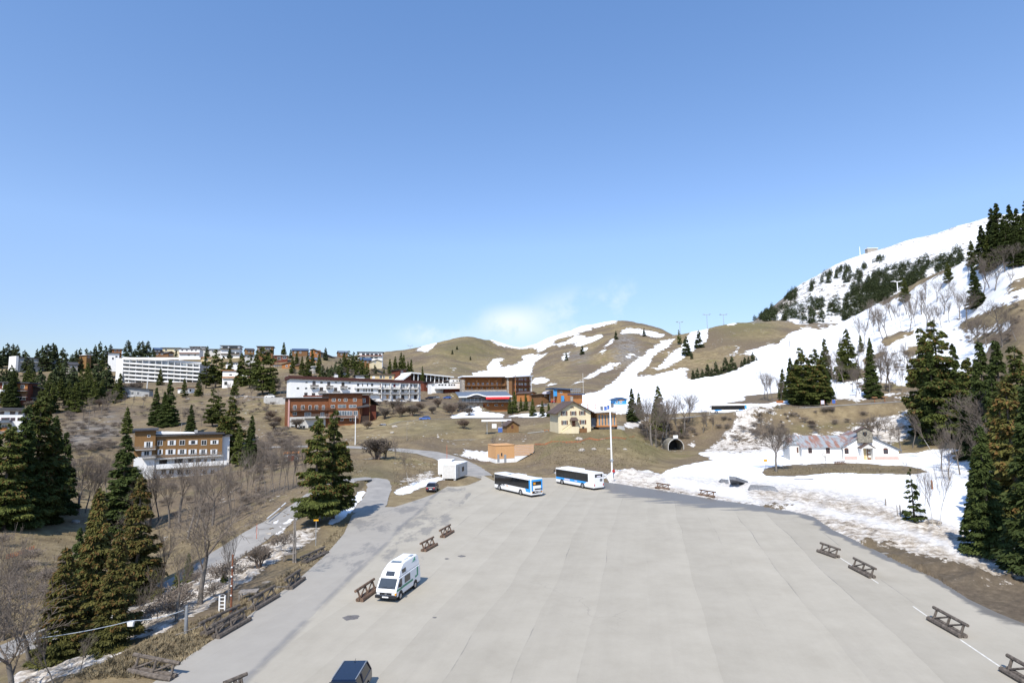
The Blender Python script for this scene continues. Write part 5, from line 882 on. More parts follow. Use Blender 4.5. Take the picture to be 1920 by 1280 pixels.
def conifer(seed, R, nb, nl, leaf, mats, cone=0.0, base=.07, power=.8, ragged=.35, droop=.25):
    # unit height crown: drooping fans of needle sprays on whorled branches
    r = np.random.RandomState(seed); t = base+(1-base)*r.rand(nb)**1.0; t = np.sort(t)
    Rr = R*(1.02-t)**power*(1-ragged*r.rand(nb)**1.5); Rr = Rr*np.clip((t-base)*9+.55, 0, 1); az = r.rand(nb)*2*np.pi
    w = Rr**1.3+.004; pb = w/w.sum(); b = r.choice(nb, nl, p=pb); s = r.rand(nl)**.55
    rad = Rr[b]*s; spread = (1-s)*.32+.10; off = r.randn(nl)*spread*Rr[b]*.75
    dr = droop*(.4+.6*(1-t[b])); z_ = t[b]-rad*dr+ (rad/(Rr[b]+1e-6))**3*Rr[b]*.10 + r.randn(nl)*.006
    ca, sa = np.cos(az[b]), np.sin(az[b]); p = np.stack([rad*ca-off*sa, rad*sa+off*ca, z_], 1)
    lf = leaf*(.6+.9*r.rand(nl)); an = az[b]+r.randn(nl)*.7; d = np.stack([np.cos(an), np.sin(an), -.25-.6*r.rand(nl)+.5*r.randn(nl)*.4], 1)*lf[:, None]
    wv = r.randn(nl, 3); wv[:, 2] *= .45; wv /= np.linalg.norm(wv, axis=1)[:, None]; wv *= (lf*.34)[:, None]
    v = np.empty((nl*4, 3)); v[0::4] = p-wv*.5; v[1::4] = p+d*.45-wv*.9; v[2::4] = p+d; v[3::4] = p+d*.45+wv*.9
    f = np.arange(nl*4).reshape(-1, 4); mi = np.zeros(nl, int); 
    if cone: mi[(s > .72) & (r.rand(nl) < cone) & (t[b] > .25)] = 1
    # leader tip
    k = 40; tz = 1-.05*r.rand(k); a = r.rand(k)*6.28; q = np.stack([.006*np.cos(a), .006*np.sin(a), tz], 1); dd = np.stack([np.cos(a)*.5, np.sin(a)*.5, .5+r.rand(k)], 1)*leaf*.6
    v2 = np.empty((k*4, 3)); wq = np.stack([-np.sin(a), np.cos(a), a*0], 1)*leaf*.15; v2[0::4] = q-wq; v2[1::4] = q+dd*.5-wq; v2[2::4] = q+dd; v2[3::4] = q+dd*.5+wq
    v = np.concatenate([v, v2]); f = np.concatenate([f, np.arange(k*4).reshape(-1, 4)+nl*4]); mi = np.concatenate([mi, np.zeros(k, int)])
    cm = meshraw('crown', v, f, mi, mats)
    mb = MB(); mb.tube((0, 0, -.03), (0, 0, .25), .021, .017, 7); mb.tube((0, 0, .25), (0, 0, .97), .017, .002, 6, caps=False)
    for i in range(0, nb, 3): mb.tube((0, 0, t[i]), (Rr[i]*.8*math.cos(az[i]), Rr[i]*.8*math.sin(az[i]), t[i]-Rr[i]*.8*droop*.5), .004, .001, 3, caps=False)
    to = mb.build('trunk', 'bark'); tm = to.data; bpy.data.objects.remove(to); return tm, cm
CON = {
 'big': [conifer(s, .30, 150, 30000, .022, ['needles', 'cones'], .22, .12, .70, .7, .26) for s in (1, 2)],
 'rust': [conifer(s, .26, 170, 30000, .024, ['needles_rust', 'cones'], .36, .03, .85, .6, .28) for s in (3, 4)],
 'fir': [conifer(s, .21, 200, 26000, .022, ['needles_dark', 'needles_dark'], 0, .03, 1.0, .4, .35) for s in (5, 6)],
 'spr': [conifer(s, .235, 120, 9000, .036, ['needles', 'needles'], 0, .05, 1.0, .5, .28) for s in (7, 8, 9)],
 'far': [conifer(s, .235, 70, 2200, .068, ['needles_far', 'needles_far'], 0, .05, .95, .5, .25) for s in (10, 11, 12, 13)],
 'pine': [conifer(s, .27, 60, 8000, .038, ['needles', 'needles'], 0, .12, .55, .6, .12) for s in (14, 15)],
 'sparse': [conifer(16, .20, 38, 1500, .050, ['needles_dark', 'needles_dark'], 0, .05, .8, .4, .10)],
}
def bare(seed, depth=5, spread=.55, trunk=.35, up=.25, n0=3, mats=('grey_bark', 'twigs'), stems=1, thick=.016, lean=0, twig=.0016, drop=.72):
    r = random.Random(seed); tb = MB(); cb = MB()
    def grow(p, d, L, rad, k):
        segs = 3 if k < 2 else 2
        for i in range(segs):
            d2 = (d+Vector((r.uniform(-1, 1), r.uniform(-1, 1), r.uniform(-.6, 1)))*.13).normalized(); q = p+d2*(L/segs); r2 = max(twig*.6, rad*(.86 if k else .9))
            (tb if k == 0 else cb).tube(p, q, rad, r2, 6 if k == 0 else (4 if k < 3 else 3), caps=False); p, d, rad = q, d2, r2
            if 0 < k < depth and i < segs-1 or (k == 0 and i == 1 and n0 > 2): branch(p, d, L*.8, rad*.6, k+1, 1)
        if k < depth: branch(p, d, L, rad, k+1, n0 if k == 0 else (3 if k < 3 else 2+(r.random() < .5)))
    def branch(p, d, L, rad, k, n_):
        a0 = r.uniform(0, 6.28); x = d.cross(Vector((0, 0, 1)) if abs(d.z) < .95 else Vector((1, 0, 0))).normalized(); y = d.cross(x)
        for i in range(n_):
            a = a0+6.28*i/n_+r.uniform(-.4, .4); s = spread*r.uniform(.6, 1.3); e = (d*math.cos(s)+(x*math.cos(a)+y*math.sin(a))*math.sin(s)+Vector((0, 0, up*.5))).normalized()
            grow(p, e, L*drop*r.uniform(.75, 1.15), max(twig, rad*.62), k)
    for s in range(stems):
        a = r.uniform(0, 6.28); o = Vector((math.cos(a), math.sin(a), 0))*(.03*(stems > 1)); dd = (Vector((0, 0, 1))+o*(6 if stems > 1 else 0)+Vector((lean, 0, 0))).normalized(); grow(Vector((0, 0, -.01))+o, dd, trunk, thick, 0)
    zz = [v[2] for v in cb.v]; h = max(zz)
    for m_ in (tb, cb): m_.v = [(x/h, y/h, z_/h) for x, y, z_ in m_.v]
    out_ = []
    for m_, nm, mt in ((tb, 'trunk', mats[0]), (cb, 'crown', mats[1])):
        o = m_.build(nm, mt, smooth=True); out_.append(o.data); bpy.data.objects.remove(o)
    return tuple(out_)
BARE = {
 'near': [bare(34, 5, .62, .34, .12, 3, thick=.020, twig=.0016), bare(35, 5, .55, .36, .15, 3, thick=.018, twig=.0016)],
 'oak': [bare(21, 6, .55, .30, .3, 3, thick=.018), bare(22, 6, .6, .26, .25, 3, thick=.018)],
 'ash': [bare(23, 5, .42, .34, .45, 3, thick=.016, twig=.0011), bare(24, 5, .50, .3, .35, 3, thick=.016, twig=.0011), bare(25, 5, .38, .38, .5, 3, thick=.014, twig=.0011)],
 'pole': [bare(26, 4, .30, .45, .7, 3, thick=.011, twig=.0022), bare(27, 4, .33, .40, .7, 3, thick=.010, twig=.0022), bare(28, 4, .3, .5, .7, 3, thick=.012, twig=.0022)],
 'birch': [bare(29, 4, .40, .42, .45, 3, ('birch_bark', 'twigs'), thick=.012, twig=.002), bare(30, 4, .36, .5, .5, 3, ('birch_bark', 'twigs'), thick=.010, twig=.002)],
 'shrub': [bare(31, 4, .6, .20, .25, 3, ('twigs_red', 'twigs_red'), 5, thick=.014, twig=.005), bare(32, 4, .65, .16, .2, 3, ('twigs_red', 'twigs'), 6, thick=.014, twig=.005)],
 'yshrub': [bare(33, 4, .5, .18, .35, 3, ('twigs', 'twigs_yellow'), 5, thick=.014, twig=.005)],
}
ORD_ = ['leftmost','second from left','third from left','fourth from left','fifth from left','sixth from left','seventh from left','eighth from left','ninth from left','tenth from left']+[w_+' from left' for w_ in ('eleventh twelfth thirteenth fourteenth fifteenth sixteenth seventeenth eighteenth nineteenth twentieth'.split())]+['twenty-'+w_+' from left' for w_ in 'first second third fourth fifth sixth seventh eighth ninth'.split()]+['thirtieth from left']+['thirty-'+w_+' from left' for w_ in 'first second third fourth fifth sixth seventh eighth ninth'.split()]+['fortieth from left']+['forty-'+w_+' from left' for w_ in 'first second third fourth fifth sixth seventh eighth ninth'.split()]
ORD = ORD_+['fiftieth from left']+['fifty-'+w_+' from left' for w_ in 'first second third fourth fifth sixth seventh eighth ninth'.split()]+['sixtieth from left']+['sixty-'+w_+' from left' for w_ in 'first second third fourth fifth sixth seventh eighth ninth'.split()]
cnt = 0
def plant(kind, px, base, top, Y=None, w=1.0, name=None, label=None, cat=None, group=None, lean=None):
    global cnt
    src = (CON.get(kind) or BARE.get(kind)); tm, cm = src[cnt % len(src)]; cnt += 1
    if Y is not None:
        g2 = hit(px, base, 15)
        if .55*Y < g2.y < 1.8*Y: Y = None
    g = hit(px, base, 15) if Y is None else G(px, Y, base)
    h = (P(px, top, g.y).z-g.z) if Y is not None else (base-top)*g.y/F
    h = max(h, .5); g.z -= .04*h*(kind in CON)*.3
    nm = name or {'pine': 'pine_tree', 'fir': 'fir_tree', 'sparse': 'pine_tree', 'shrub': 'shrub', 'yshrub': 'shrub', 'birch': 'birch_tree'}.get(kind, 'spruce_tree' if kind in CON else 'bare_tree')
    e = thing(nm, tuple(g), label, cat or ('shrub' if 'shrub' in kind else 'tree'), group, random.uniform(0, 6.28)); e.scale = (h*w, h*w, h)
    if lean: e.rotation_euler = (0, lean, 0)
    for nm_, me in (('trunk', tm), ('crown', cm)): o = bpy.data.objects.new(nm_, me); C.objects.link(o); o.parent = e
    return e
def grove(group, desc, place, items, Y=None):
    items = sorted(items, key=lambda q: q[1])
    for i, it in enumerate(items):
        k, px, base, top = it[:4]; w = it[4] if len(it) > 4 else 1; y_ = it[5] if len(it) > 5 else Y
        lb = (ORD[i]+' of the '+desc+' '+place) if len(items) > 1 else desc+' '+place
        plant(k, px, base, top, y_, w, label=lb, group=group if len(items) > 1 else None)
# single trees
plant('big', 592, 982, 785, 78, .92, label='taller left trunk of the close pair of cone laden spruces beside the lot road')
plant('big', 624, 972, 773, 79.5, .92, label='right hand spruce of the close cone laden pair beside the lot road')
plant('fir', 228, 1000, 820, 100, 1.5, label='dense dark green fir standing left of the ochre lodge')
plant('sparse', 1715, 980, 884, 68, 1.0, label='young thin pine with open branches standing alone in the snow')
plant('near', 375, 1133, 868, 47, .95, name='bare_tree', label='large leafless tree with pale trunk, beside the red utility pole left of lot')
plant('oak', 1456, 884, 788, 141, .95, name='bare_tree', label='round headed leafless tree on grass island left of the chapel')
plant('spr', 532, 662, 641, 428, 1.1, label='lone fir on the village skyline with sky all round it')
plant('birch', 766, 916, 838, 117, .7, label='thin leaning white birch in dirty snow left of the white containers')
plant('ash', 922, 862, 812, 158, .8, name='bare_tree', label='small stunted leafless tree left of the pale timber kiosk')
plant('shrub', 706, 862, 820, 152, 1.3, label='large olive shrub at the bend below the brown chalet hotel')
plant('yshrub', 722, 860, 826, 153, .9, label='yellow twigged shrub touching the large olive shrub at the road bend')
plant('ash', 740, 872, 826, 146, .6, name='bare_tree', label='slim leafless sapling right of the yellow twigged shrub')
plant('spr', 237, 812, 763, None, 1.15, label='bushy light green spruce above left end of the ochre lodge')
plant('birch', 338, 812, 762, None, .6, label='white stemmed birch between two dark spruces above the ochre lodge')
plant('fir', 357, 818, 760, None, 1.15, label='dark spruce right of the white stemmed birch above the ochre lodge')
plant('pine', 1274, 646, 618, 640, .75, label='round topped pine beside the left pylon on hill skyline')
plant('far', 1287, 667, 632, None, 1.3, label='largest dark conifer on the snowy gully of the round hill')
plant('far', 1311, 652, 620, None, 1.3, label='dark conifer right of the largest one by the snowy gully')
plant('far', 1297, 673, 659, None, 1.1, label='small dark conifer below the two large ones by the snowy gully')
plant('far', 1155, 636, 620, None, 1.2, label='small conifer on top of the pale crag'); plant('far', 1092, 665, 648, None, 1.3, label='conifer beside the rocky outcrop left of the pale crag'); plant('far', 1062, 676, 660, None, 1.1, label='dark little conifer on the snowy outcrop, second left of the pale crag')
plant('far', 1208, 631, 616, None, 1.2, label='small conifer on the snow strip right of the pale crag'); plant('far', 848, 664, 656, None, 1.5, label='lowest of three tiny conifers on the left round hill'); plant('far', 857, 656, 649, None, 1.5, label='upper right of three tiny conifers on the left round hill'); plant('far', 882, 675, 668, None, 1.4, label='tiny conifer below the others on the left round hill')
e = plant('birch', 1752, 856, 760, 150, .5, label='tall white birch leaning left in front of the dark forest', lean=-.42)
plant('ash', 1550, 876, 842, 140, .7, name='bare_tree', label='little leafless sapling in front of the chapel nave')
plant('spr', 1278, 820, 803, 190, 1.2, label='small bright green spruce above the tunnel mouth')
# groups
grove('tall spruces at the left edge', 'tall dark spruces', 'at the left edge of the picture', [('fir',-30,990,770,1.2),('big',5,992,800,1.0),('fir',36,986,766,1.15),('big',62,984,742,.95),('fir',92,976,786,1.1),('fir',116,960,815,1.0)], 104)
grove('cone laden spruces below the lot', 'rusty spruces', 'on the bank below the lot at left', [('rust',112,1236,1040,1.1,46),('rust',172,1200,932,.85,62),('rust',212,1215,1010,1.0,54),('rust',254,1125,900,.95,72),('fir',140,1160,1000,1.0,70),('fir',175,1000,930,1.1,98)], 60)
grove('young spruces by the bank', 'small bushy spruces', 'under the large leafless tree', [('spr',330,1120,1075,1.3),('spr',352,1090,1040,1.1),('spr',420,1092,1062,1.2)], 54)
grove('spruces above the ochre lodge', 'dark spruces', 'on the slope above and beside the ochre lodge', [('fir',291,797,727,1.1),('fir',307,800,735,1.2),('fir',316,799,711,1.15),('pine',398,800,730,1.0),('pine',412,802,745,1.1),('big',432,868,746,1.15),('fir',470,872,780,1.1),('spr',448,872,800,1.1)])
grove('pines between the apartment block and white hotel', 'tall pines', 'between apartment block and long white hotel', [('pine',386,728,664,.9),('pine',404,727,655,1.),('pine',417,722,668,.9),('spr',431,715,668,1),('spr',452,725,661,1.1),('pine',468,728,664,1.0),('pine',492,740,650,1.0),('pine',505,738,655,1.0),('spr',480,722,656,1),('spr',566,703,668,1),('spr',576,708,665,1.1)])
rr = random.Random(5); it = []
for px in range(-12, 292, 9):
    top = np.interp(px, [0,20,45,58,75,100,125,150,165,180,205,222,240,250,258,272,284,290], [650,640,655,672,650,640,665,652,657,641,648,660,640,655,641,637,650,658])+rr.uniform(-2, 4)
    it.append(('far', px+rr.uniform(-3, 3), top+rr.uniform(30, 42), top, rr.uniform(.9, 1.3), 405+rr.uniform(-15, 15)))
grove('conifers along the left skyline', 'conifers', 'along the skyline above the left edge houses', it)
it = []
for px in range(-10, 220, 10):
    if 200 < px: continue
    top = rr.uniform(672, 694)+ (10 if 30 < px < 110 else 0); it.append((rr.choice(['spr', 'far']), px+rr.uniform(-4, 4), top+rr.uniform(48, 62), top, rr.uniform(.9, 1.2), 300+rr.uniform(-25, 25)))
grove('conifers on the wooded slope', 'dark conifers', 'in middle rows of the wooded slope at left', it)
it = []
for px in (-8, 8, 20, 84, 98, 112, 128, 140, 152, 165, 176, 190):
    top = rr.uniform(698, 722); it.append(('spr', px, top+rr.uniform(45, 60), top, rr.uniform(1, 1.3), 245+rr.uniform(-15, 15)))
grove('lower conifers on the wooded slope', 'lower dark conifers', 'above the rocky slope at left', it)
grove('conifers around the left houses', 'dark conifers', 'beside the dark chalet at far left', [('spr',72,800,735,1.2,205),('spr',104,830,780,1.2,185),('fir',20,775,700,1.1,232)], 210)
it = []
for px in list(range(598, 692, 8)):
    top = np.interp(px, [598,620,640,652,665,675,690], [690,684,668,658,660,664,680])+rr.uniform(-4, 8); it.append((rr.choice(['spr', 'pine', 'far']), px+rr.uniform(-2, 2), top+rr.uniform(34, 48), top, rr.uniform(.9, 1.2), 365+rr.uniform(-25, 25)))
grove('conifers behind the long white hotel', 'conifers', 'massed behind the long white hotel', it)
grove('conifers at the right end of the village', 'dark conifers', 'at the right end of the village skyline', [('far',703,702,684,1.3),('spr',731,701,672,1),('spr',741,700,668,1.1),('spr',752,702,660,1.),('spr',757,698,664,.9),('spr',765,704,677,1),('spr',771,704,673,1)], 385)
grove('spruces on the village slope', 'small spruces', 'around the orange chalets of the village', [('spr',556,690,658,.9),('spr',585,690,655,1.0),('spr',598,700,662,1),('far',545,672,655,1),('far',610,676,652,1),('far',388,680,650,1),('far',430,672,652,1),('far',330,672,655,1)], 395)
grove('spruces at the wooden hotel', 'spruces', 'in front of the wooden hotel wing', [('spr',956,776,745,.9),('spr',965,774,733,1),('spr',986,770,738,1.0),('spr',977,771,745,.9)], 243)
grove('spruces by the car park', 'small spruces', 'in front of the hillside car park', [('spr',999,780,747,1.1),('spr',1017,781,752,1.1),('spr',1029,781,756,1.2),('spr',1055,765,752,1.4)], 232)
plant('spr', 792, 725, 690, 300, .7, label='narrow spruce hugging the right end of the long white hotel')
grove('spruces beyond the glazed annex', 'dark spruces', 'beyond the glazed annex', [('fir',1186,790,730,1.2),('spr',1199,788,738,.9)], 218)
grove('spruces in the thicket', 'greyish spruces', 'in the thicket above the tunnel', [('spr',1237,808,724,1.05),('spr',1228,815,760,1.)], 206)
grove('spruce stand above the upper road', 'dense spruces', 'in the stand above the upper road', [('fir',1486,754,670,1.1),('fir',1497,757,676,1.2),('big',1507,760,652,1.1),('fir',1520,760,672,1.2),('big',1533,757,655,1.1),('fir',1545,753,668,1.1),('fir',1553,748,690,1.2),('spr',1470,750,690,.9)], 212)
grove('spruces on the snow slope', 'spruces', 'scattered on the right snow slope', [('spr',1550,712,634,.9,265),('spr',1593,712,616,1.1,250),('spr',1580,715,640,1.,250),('fir',1634,692,632,1.0,262),('fir',1636,745,650,1.0,225),('spr',1698,566,519,1.1,395),('spr',1779,530,490,1.2,340),('fir',1831,578,494,1.1,300),('spr',1615,660,628,1,300),('far',1588,580,560,1.2,430)])
grove('spruces along the ridge at right', 'dark spruces', 'on the ridge top at right edge', [('spr',1824,500,449,1.1),('fir',1847,510,420,1.2),('fir',1867,492,386,1.1),('fir',1878,492,376,1.1),('fir',1890,490,400,1.2),('fir',1901,484,380,1.1),('fir',1914,480,386,1.1),('fir',1932,470,370,1.2),('spr',1858,510,440,1.2),('fir',1908,500,420,1.2)], 283)
it = [('big',1769,822,600,1.0,150),('big',1742,806,614,.85,156),('fir',1757,830,660,1.0,146),('fir',1800,812,645,1.0,150),('big',1826,830,672,1.0,142),('fir',1856,860,642,1.0,132),('fir',1842,850,700,1.0,128),('fir',1888,870,640,1.0,128),('fir',1875,880,710,1.0,118),('big',1925,890,650,1.0,118),('fir',1812,862,740,.9,120),('fir',1720,815,745,1.1,155)]
grove('dark forest at the right edge', 'big dark spruces', 'massed on the lower slope at right', it)
grove('front spruces of the right forest', 'nearest spruces', 'at the front of the right forest', [('fir',1858,1037,805,1.05,61),('rust',1915,1020,715,.95,66),('fir',1897,1000,800,1.0,72),('fir',1960,1080,730,1.1,54),('fir',1836,965,850,1.0,82),('big',1893,960,740,1.0,84)])
it = [('far',px,b_,t_,1.3) for px, b_, t_ in ((1300,711,694),(1308,709,690),(1317,708,692),(1327,706,682),(1335,706,690),(1343,704,678),(1352,702,688),(1361,698,670),(1367,698,684),(1373,695,668),(1380,694,680),(1391,688,676),(1397,684,669),(1404,682,668),(1412,678,660),(1419,676,670))]
grove('young firs in a row on the hill foot', 'young firs', 'in the row below the round hill', it)
# deciduous groves
grove('poles of the roadside thicket', 'slender leafless trees', 'in the thicket left of the twin spruces', [('pole',px,b_,t_,.8) for px, b_, t_ in ((440,950,870),(452,945,862),(462,938,845),(471,935,852),(480,938,838),(489,930,840),(498,932,820),(505,928,845),(514,930,812),(523,925,822),(532,925,815),(541,918,822),(549,915,826),(557,912,830),(566,905,832),(575,900,838))], 118)
grove('leafless trees in front of the lodge', 'leafless trees', 'in front of the ochre lodge', [('ash',px,b_,t_,1.0) for px, b_, t_ in ((282,985,872),(298,975,865),(318,990,862),(335,980,850),(352,1010,850),(368,990,868),(398,985,866),(272,1000,905),(432,965,880))], 122)
grove('leafless trees left of the dark fir', 'pale leafless trees', 'left of the dense dark fir', [('ash',px,b_,t_,1.) for px, b_, t_ in ((134,960,860),(147,965,850),(160,962,855),(172,955,862),(185,945,860),(200,930,850))], 118)
grove('shrubs on the bank', 'leafless shrubs', 'on the bank around the large leafless tree', [('ash',255,1180,1090,1.0,50),('pole',295,1160,1060,1.2,51),('ash',330,1165,1030,.9,50),('ash',428,1130,985,.7,48),('ash',300,1110,960,.9,62),('ash',262,1060,950,.9,76),('shrub',485,1065,1025,1.1,62)])
grove('near leafless trees at bottom left', 'near leafless trees', 'at the bottom left corner', [('near',-25,1335,1010,1.1,33),('near',22,1330,1080,1.2,33),('near',55,1250,1060,1.3,42),('pole',100,1290,1180,1.5,34),('ash',5,1200,1000,1.1,52),('ash',150,1262,1190,1.0,37)])
it = []
for px, y in ((558,800),(520,792),(505,785),(545,735),(655,725),(742,768),(752,778),(772,776),(785,770),(811,772),(838,770),(846,775),(720,782),(735,748),(865,768),(820,760),(300,765),(225,730),(250,735),(262,728),(205,745),(185,760),(515,800),(530,835),(640,855),(870,800),(880,775),(690,800)):
    it.append(('shrub', px, y+4, y-rr.uniform(10, 20), rr.uniform(1.1, 1.6), None))
grove('brown shrubs on the hillside', 'brown leafless shrubs', 'scattered over the village hillside', it)
grove('thicket trees above the tunnel', 'leafless trees', 'in the thicket above the tunnel', [('ash',px,b_,t_,1.1) for px, b_, t_ in ((1206,812,752),(1214,822,745),(1222,835,735),(1230,838,742),(1240,835,750),(1249,830,742),(1258,815,748),(1283,812,732),(1290,800,740),(1270,805,750),(1318,812,770),(1325,800,765),(1336,805,775))], 196)
it = []
for px, b_, t_ in ((1432,748,706),(1440,750,698),(1449,752,700),(1458,748,705),(1465,752,712),(1562,716,650),(1570,742,688),(1605,745,680),(1612,738,690),(1624,735,678),(1648,742,660),(1660,730,650),(1668,735,668),(1602,700,640),(1612,640,600),(1622,650,592),(1640,628,585),(1648,622,575),(1656,640,572),(1664,634,580),(1672,600,560),(1680,612,565),(1690,618,572),(1706,624,562),(1716,612,558),(1728,590,540),(1745,604,548),(1757,566,528),(1770,590,535),(1735,560,520),(1790,560,525),(1800,600,540),(1812,606,552),(1695,690,640),(1705,705,655),(1585,665,635),(1660,812,782),(1480,660,640),(1575,700,660),(1583,720,672),(1598,735,690),(1630,700,655),(1638,712,662),(1652,690,645),(1668,700,650),(1680,720,672),(1690,735,690),(1712,720,680),(1722,700,660),(1730,735,700),(1630,600,565),(1638,612,570),(1660,600,556),(1700,590,548),(1710,600,552),(1738,620,572),(1752,625,580),(1765,615,570),(1780,605,560)):
    it.append((rr.choice(['ash', 'pole', 'ash']), px, b_, t_-6, rr.uniform(.9, 1.2), None))
grove('leafless trees on the snow slope', 'leafless trees', 'on the right snow slope', it)
it = [('ash', px, b_, t_, 1.1, None) for px, b_, t_ in ((1843,560,480),(1855,540,470),(1866,545,480),(1895,541,495),(1872,620,560),(1885,610,575),(1838,660,590),(1850,652,585),(1880,650,590),(1905,640,580),(1822,640,600),(1872,500,450),(1884,510,458),(1900,505,455),(1815,520,480),(1850,505,465))]
grove('leafless trees near the right edge', 'leafless trees', 'high up near the right edge', it)
grove('leafless trees behind the chapel', 'leafless trees', 'behind the chapel', [('oak',1636,826,776,1.2,172),('ash',1644,828,788,1.1,171),('ash',1668,835,800,1.,168),('ash',1690,850,790,1.,160),('ash',1712,840,760,1.,160),('shrub',1521,802,788,1.5,185)])
grove('leafless trees in the dark forest', 'grey leafless trees', 'in front of the dark forest', [('oak',1862,870,735,1.2,112),('ash',1838,900,800,1.,104),('ash',1800,890,790,1.1,112),('ash',1765,880,800,1.,118),('ash',1888,905,780,1.,100),('ash',1780,900,830,.9,105)])
grove('thin birches in the snow', 'thin white birches', 'right of the young thin pine', [('birch',1750,986,888,.7,66),('birch',1763,989,870,.7,65),('birch',1735,975,880,.7,68),('birch',1700,900,862,.8,110)])
it = []
for px, y, h_ in ((382,742,26),(396,745,30),(410,748,22),(428,742,28),(445,738,22),(470,745,25),(520,738,32),(527,742,36),(534,744,30),(542,735,28),(553,712,24),(590,712,22),(604,708,26),(625,712,28),(645,715,30),(662,716,28),(676,712,22),(560,690,20),(520,690,20),(700,712,24),(715,716,26),(350,744,20),(322,748,26),(308,752,24),(214,760,30),(202,768,36),(190,775,34),(178,782,32),(168,776,34),(155,790,30),(232,762,28),(246,765,24),(268,760,26),(360,790,24),(378,800,26),(390,792,22),(420,800,24),(500,775,22)):
    it.append((rr.choice(['ash', 'ash', 'pole']), px, y, y-h_, rr.uniform(1, 1.3), None))
grove('leafless trees among the village houses', 'grey leafless trees', 'among the village houses', it)
grove('spruces among the village houses', 'small dark spruces', 'dotted among the village houses', [('spr',px,b_,t_,1.1,None) for px, b_, t_ in ((224,748,700),(216,755,712),(300,722,690),(345,745,712),(372,742,706),(440,742,705),(512,745,712),(548,700,668),(618,720,690),(634,722,686),(652,722,688),(668,720,684),(682,722,694),(720,722,692),(200,735,690))])
# mountain forest: small conifers too many to count
FP = [([(1502,608),(1500,575),(1520,558),(1545,560),(1543,605)],26),([(1430,603),(1436,585),(1470,572),(1500,570),(1500,600)],26),([(1553,596),(1556,564),(1572,560),(1576,590)],9),([(1578,600),(1585,560),(1640,525),(1650,560),(1630,580),(1590,605)],75),([(1585,560),(1600,530),(1640,515),(1650,540)],30),([(1618,545),(1640,512),(1700,492),(1720,508),(1716,530),(1650,555)],75),([(1712,500),(1730,480),(1760,490),(1735,510)],16),([(1752,515),(1765,480),(1800,464),(1810,490),(1790,512)],38),([(1538,533),(1545,512),(1560,512),(1558,533)],14),([(1565,524),(1570,502),(1580,500),(1578,522)],10),([(1580,530),(1586,498),(1596,500),(1594,532)],16),([(1514,547),(1520,530),(1528,530),(1524,548)],8),([(1470,566),(1476,532),(1494,545),(1492,562)],24),([(1406,601),(1418,590),(1450,574),(1458,590),(1440,600)],26),([(1636,492),(1650,480),(1660,484),(1650,496)],7),([(1612,508),(1622,494),(1625,506)],5),([(1595,520),(1610,505),(1620,520),(1605,530)],8),([(1690,545),(1712,505),(1740,500),(1735,530)],26),([(1640,575),(1650,540),(1690,530),(1680,560)],30)]
vs, fs, ms, ko = [], [], [], 0
tmpl = [(np.array([v.co[:] for v in CON['far'][i][1].vertices]), np.array([p.vertices[:] for p in CON['far'][i][1].polygons])) for i in range(4)]
rs = np.random.RandomState(77)
for poly, n_ in FP:
    xs_ = [p[0] for p in poly]; ys_ = [p[1] for p in poly]; k = 0; tries = 0
    n_ = int(n_*3.4)
    while k < n_ and tries < n_*20:
        tries += 1; x = rs.uniform(min(xs_), max(xs_)); y = rs.uniform(min(ys_), max(ys_))
        if not inpoly(np.array([x]), np.array([y]), poly)[0]: continue
        g = hit(x, y, 620)
        if g.y > 2200: continue
        k += 1; V_, F_ = tmpl[rs.randint(4)]; sel = rs.rand(len(F_)) < .13; F2 = F_[sel]; h = rs.uniform(5.5, 11); a = rs.rand()*6.28
        vv_ = V_[F2.ravel()]*np.array([h*1.9, h*1.9, h]); vv_ = np.stack([vv_[:, 0]*math.cos(a)-vv_[:, 1]*math.sin(a), vv_[:, 0]*math.sin(a)+vv_[:, 1]*math.cos(a), vv_[:, 2]], 1)+np.array(g)
        vs.append(vv_); fs.append(np.arange(len(F2)*4).reshape(-1, 4)+ko); ko += len(F2)*4
me = meshraw('mountain_forest', np.concatenate(vs), np.concatenate(fs), np.zeros(sum(len(q) for q in fs), int), ['needles_far']); o = bpy.data.objects.new('mountain_forest', me); C.objects.link(o); tag(o, 'dark conifer belts clinging to the snowy mountain flank', 'forest', kind='stuff')

def scatter(nm, label, polys, tm, n_, hr, mt, frac, seed, y0=20, cat='scrub'):
    rs = np.random.RandomState(seed); V_ = np.array([v.co[:] for v in tm.vertices]); F_ = np.array([p.vertices[:4] for p in tm.polygons if len(p.vertices) == 4]); vs, fs, ko = [], [], 0
    tot = sum(w_ for _, w_ in polys)
    for poly, w_ in polys:
        xs_ = [p[0] for p in poly]; ys_ = [p[1] for p in poly]; k = 0; need = int(n_*w_/tot); tr = 0
        while k < need and tr < need*8:
            tr += 1; x = rs.uniform(min(xs_), max(xs_)); y = rs.uniform(min(ys_), max(ys_))
            if not inpoly(np.array([x]), np.array([y]), poly)[0]: continue
            g = hit(x, y, y0); k += 1
            if inpoly(np.array([g.x]), np.array([g.y]), LOT)[0]: continue
            F2 = F_[rs.rand(len(F_)) < frac]; h = rs.uniform(*hr); a = rs.rand()*6.28; q = V_[F2.ravel()]*np.array([h*1.5, h*1.5, h]); q = np.stack([q[:, 0]*math.cos(a)-q[:, 1]*math.sin(a), q[:, 0]*math.sin(a)+q[:, 1]*math.cos(a), q[:, 2]], 1)+np.array(g)
            vs.append(q); fs.append(np.arange(len(F2)*4).reshape(-1, 4)+ko); ko += len(F2)*4
    me = meshraw(nm, np.concatenate(vs), np.concatenate(fs), np.zeros(sum(len(f_) for f_ in fs), int), [mt]); o = bpy.data.objects.new(nm, me); C.objects.link(o); tag(o, label, cat, kind='stuff')
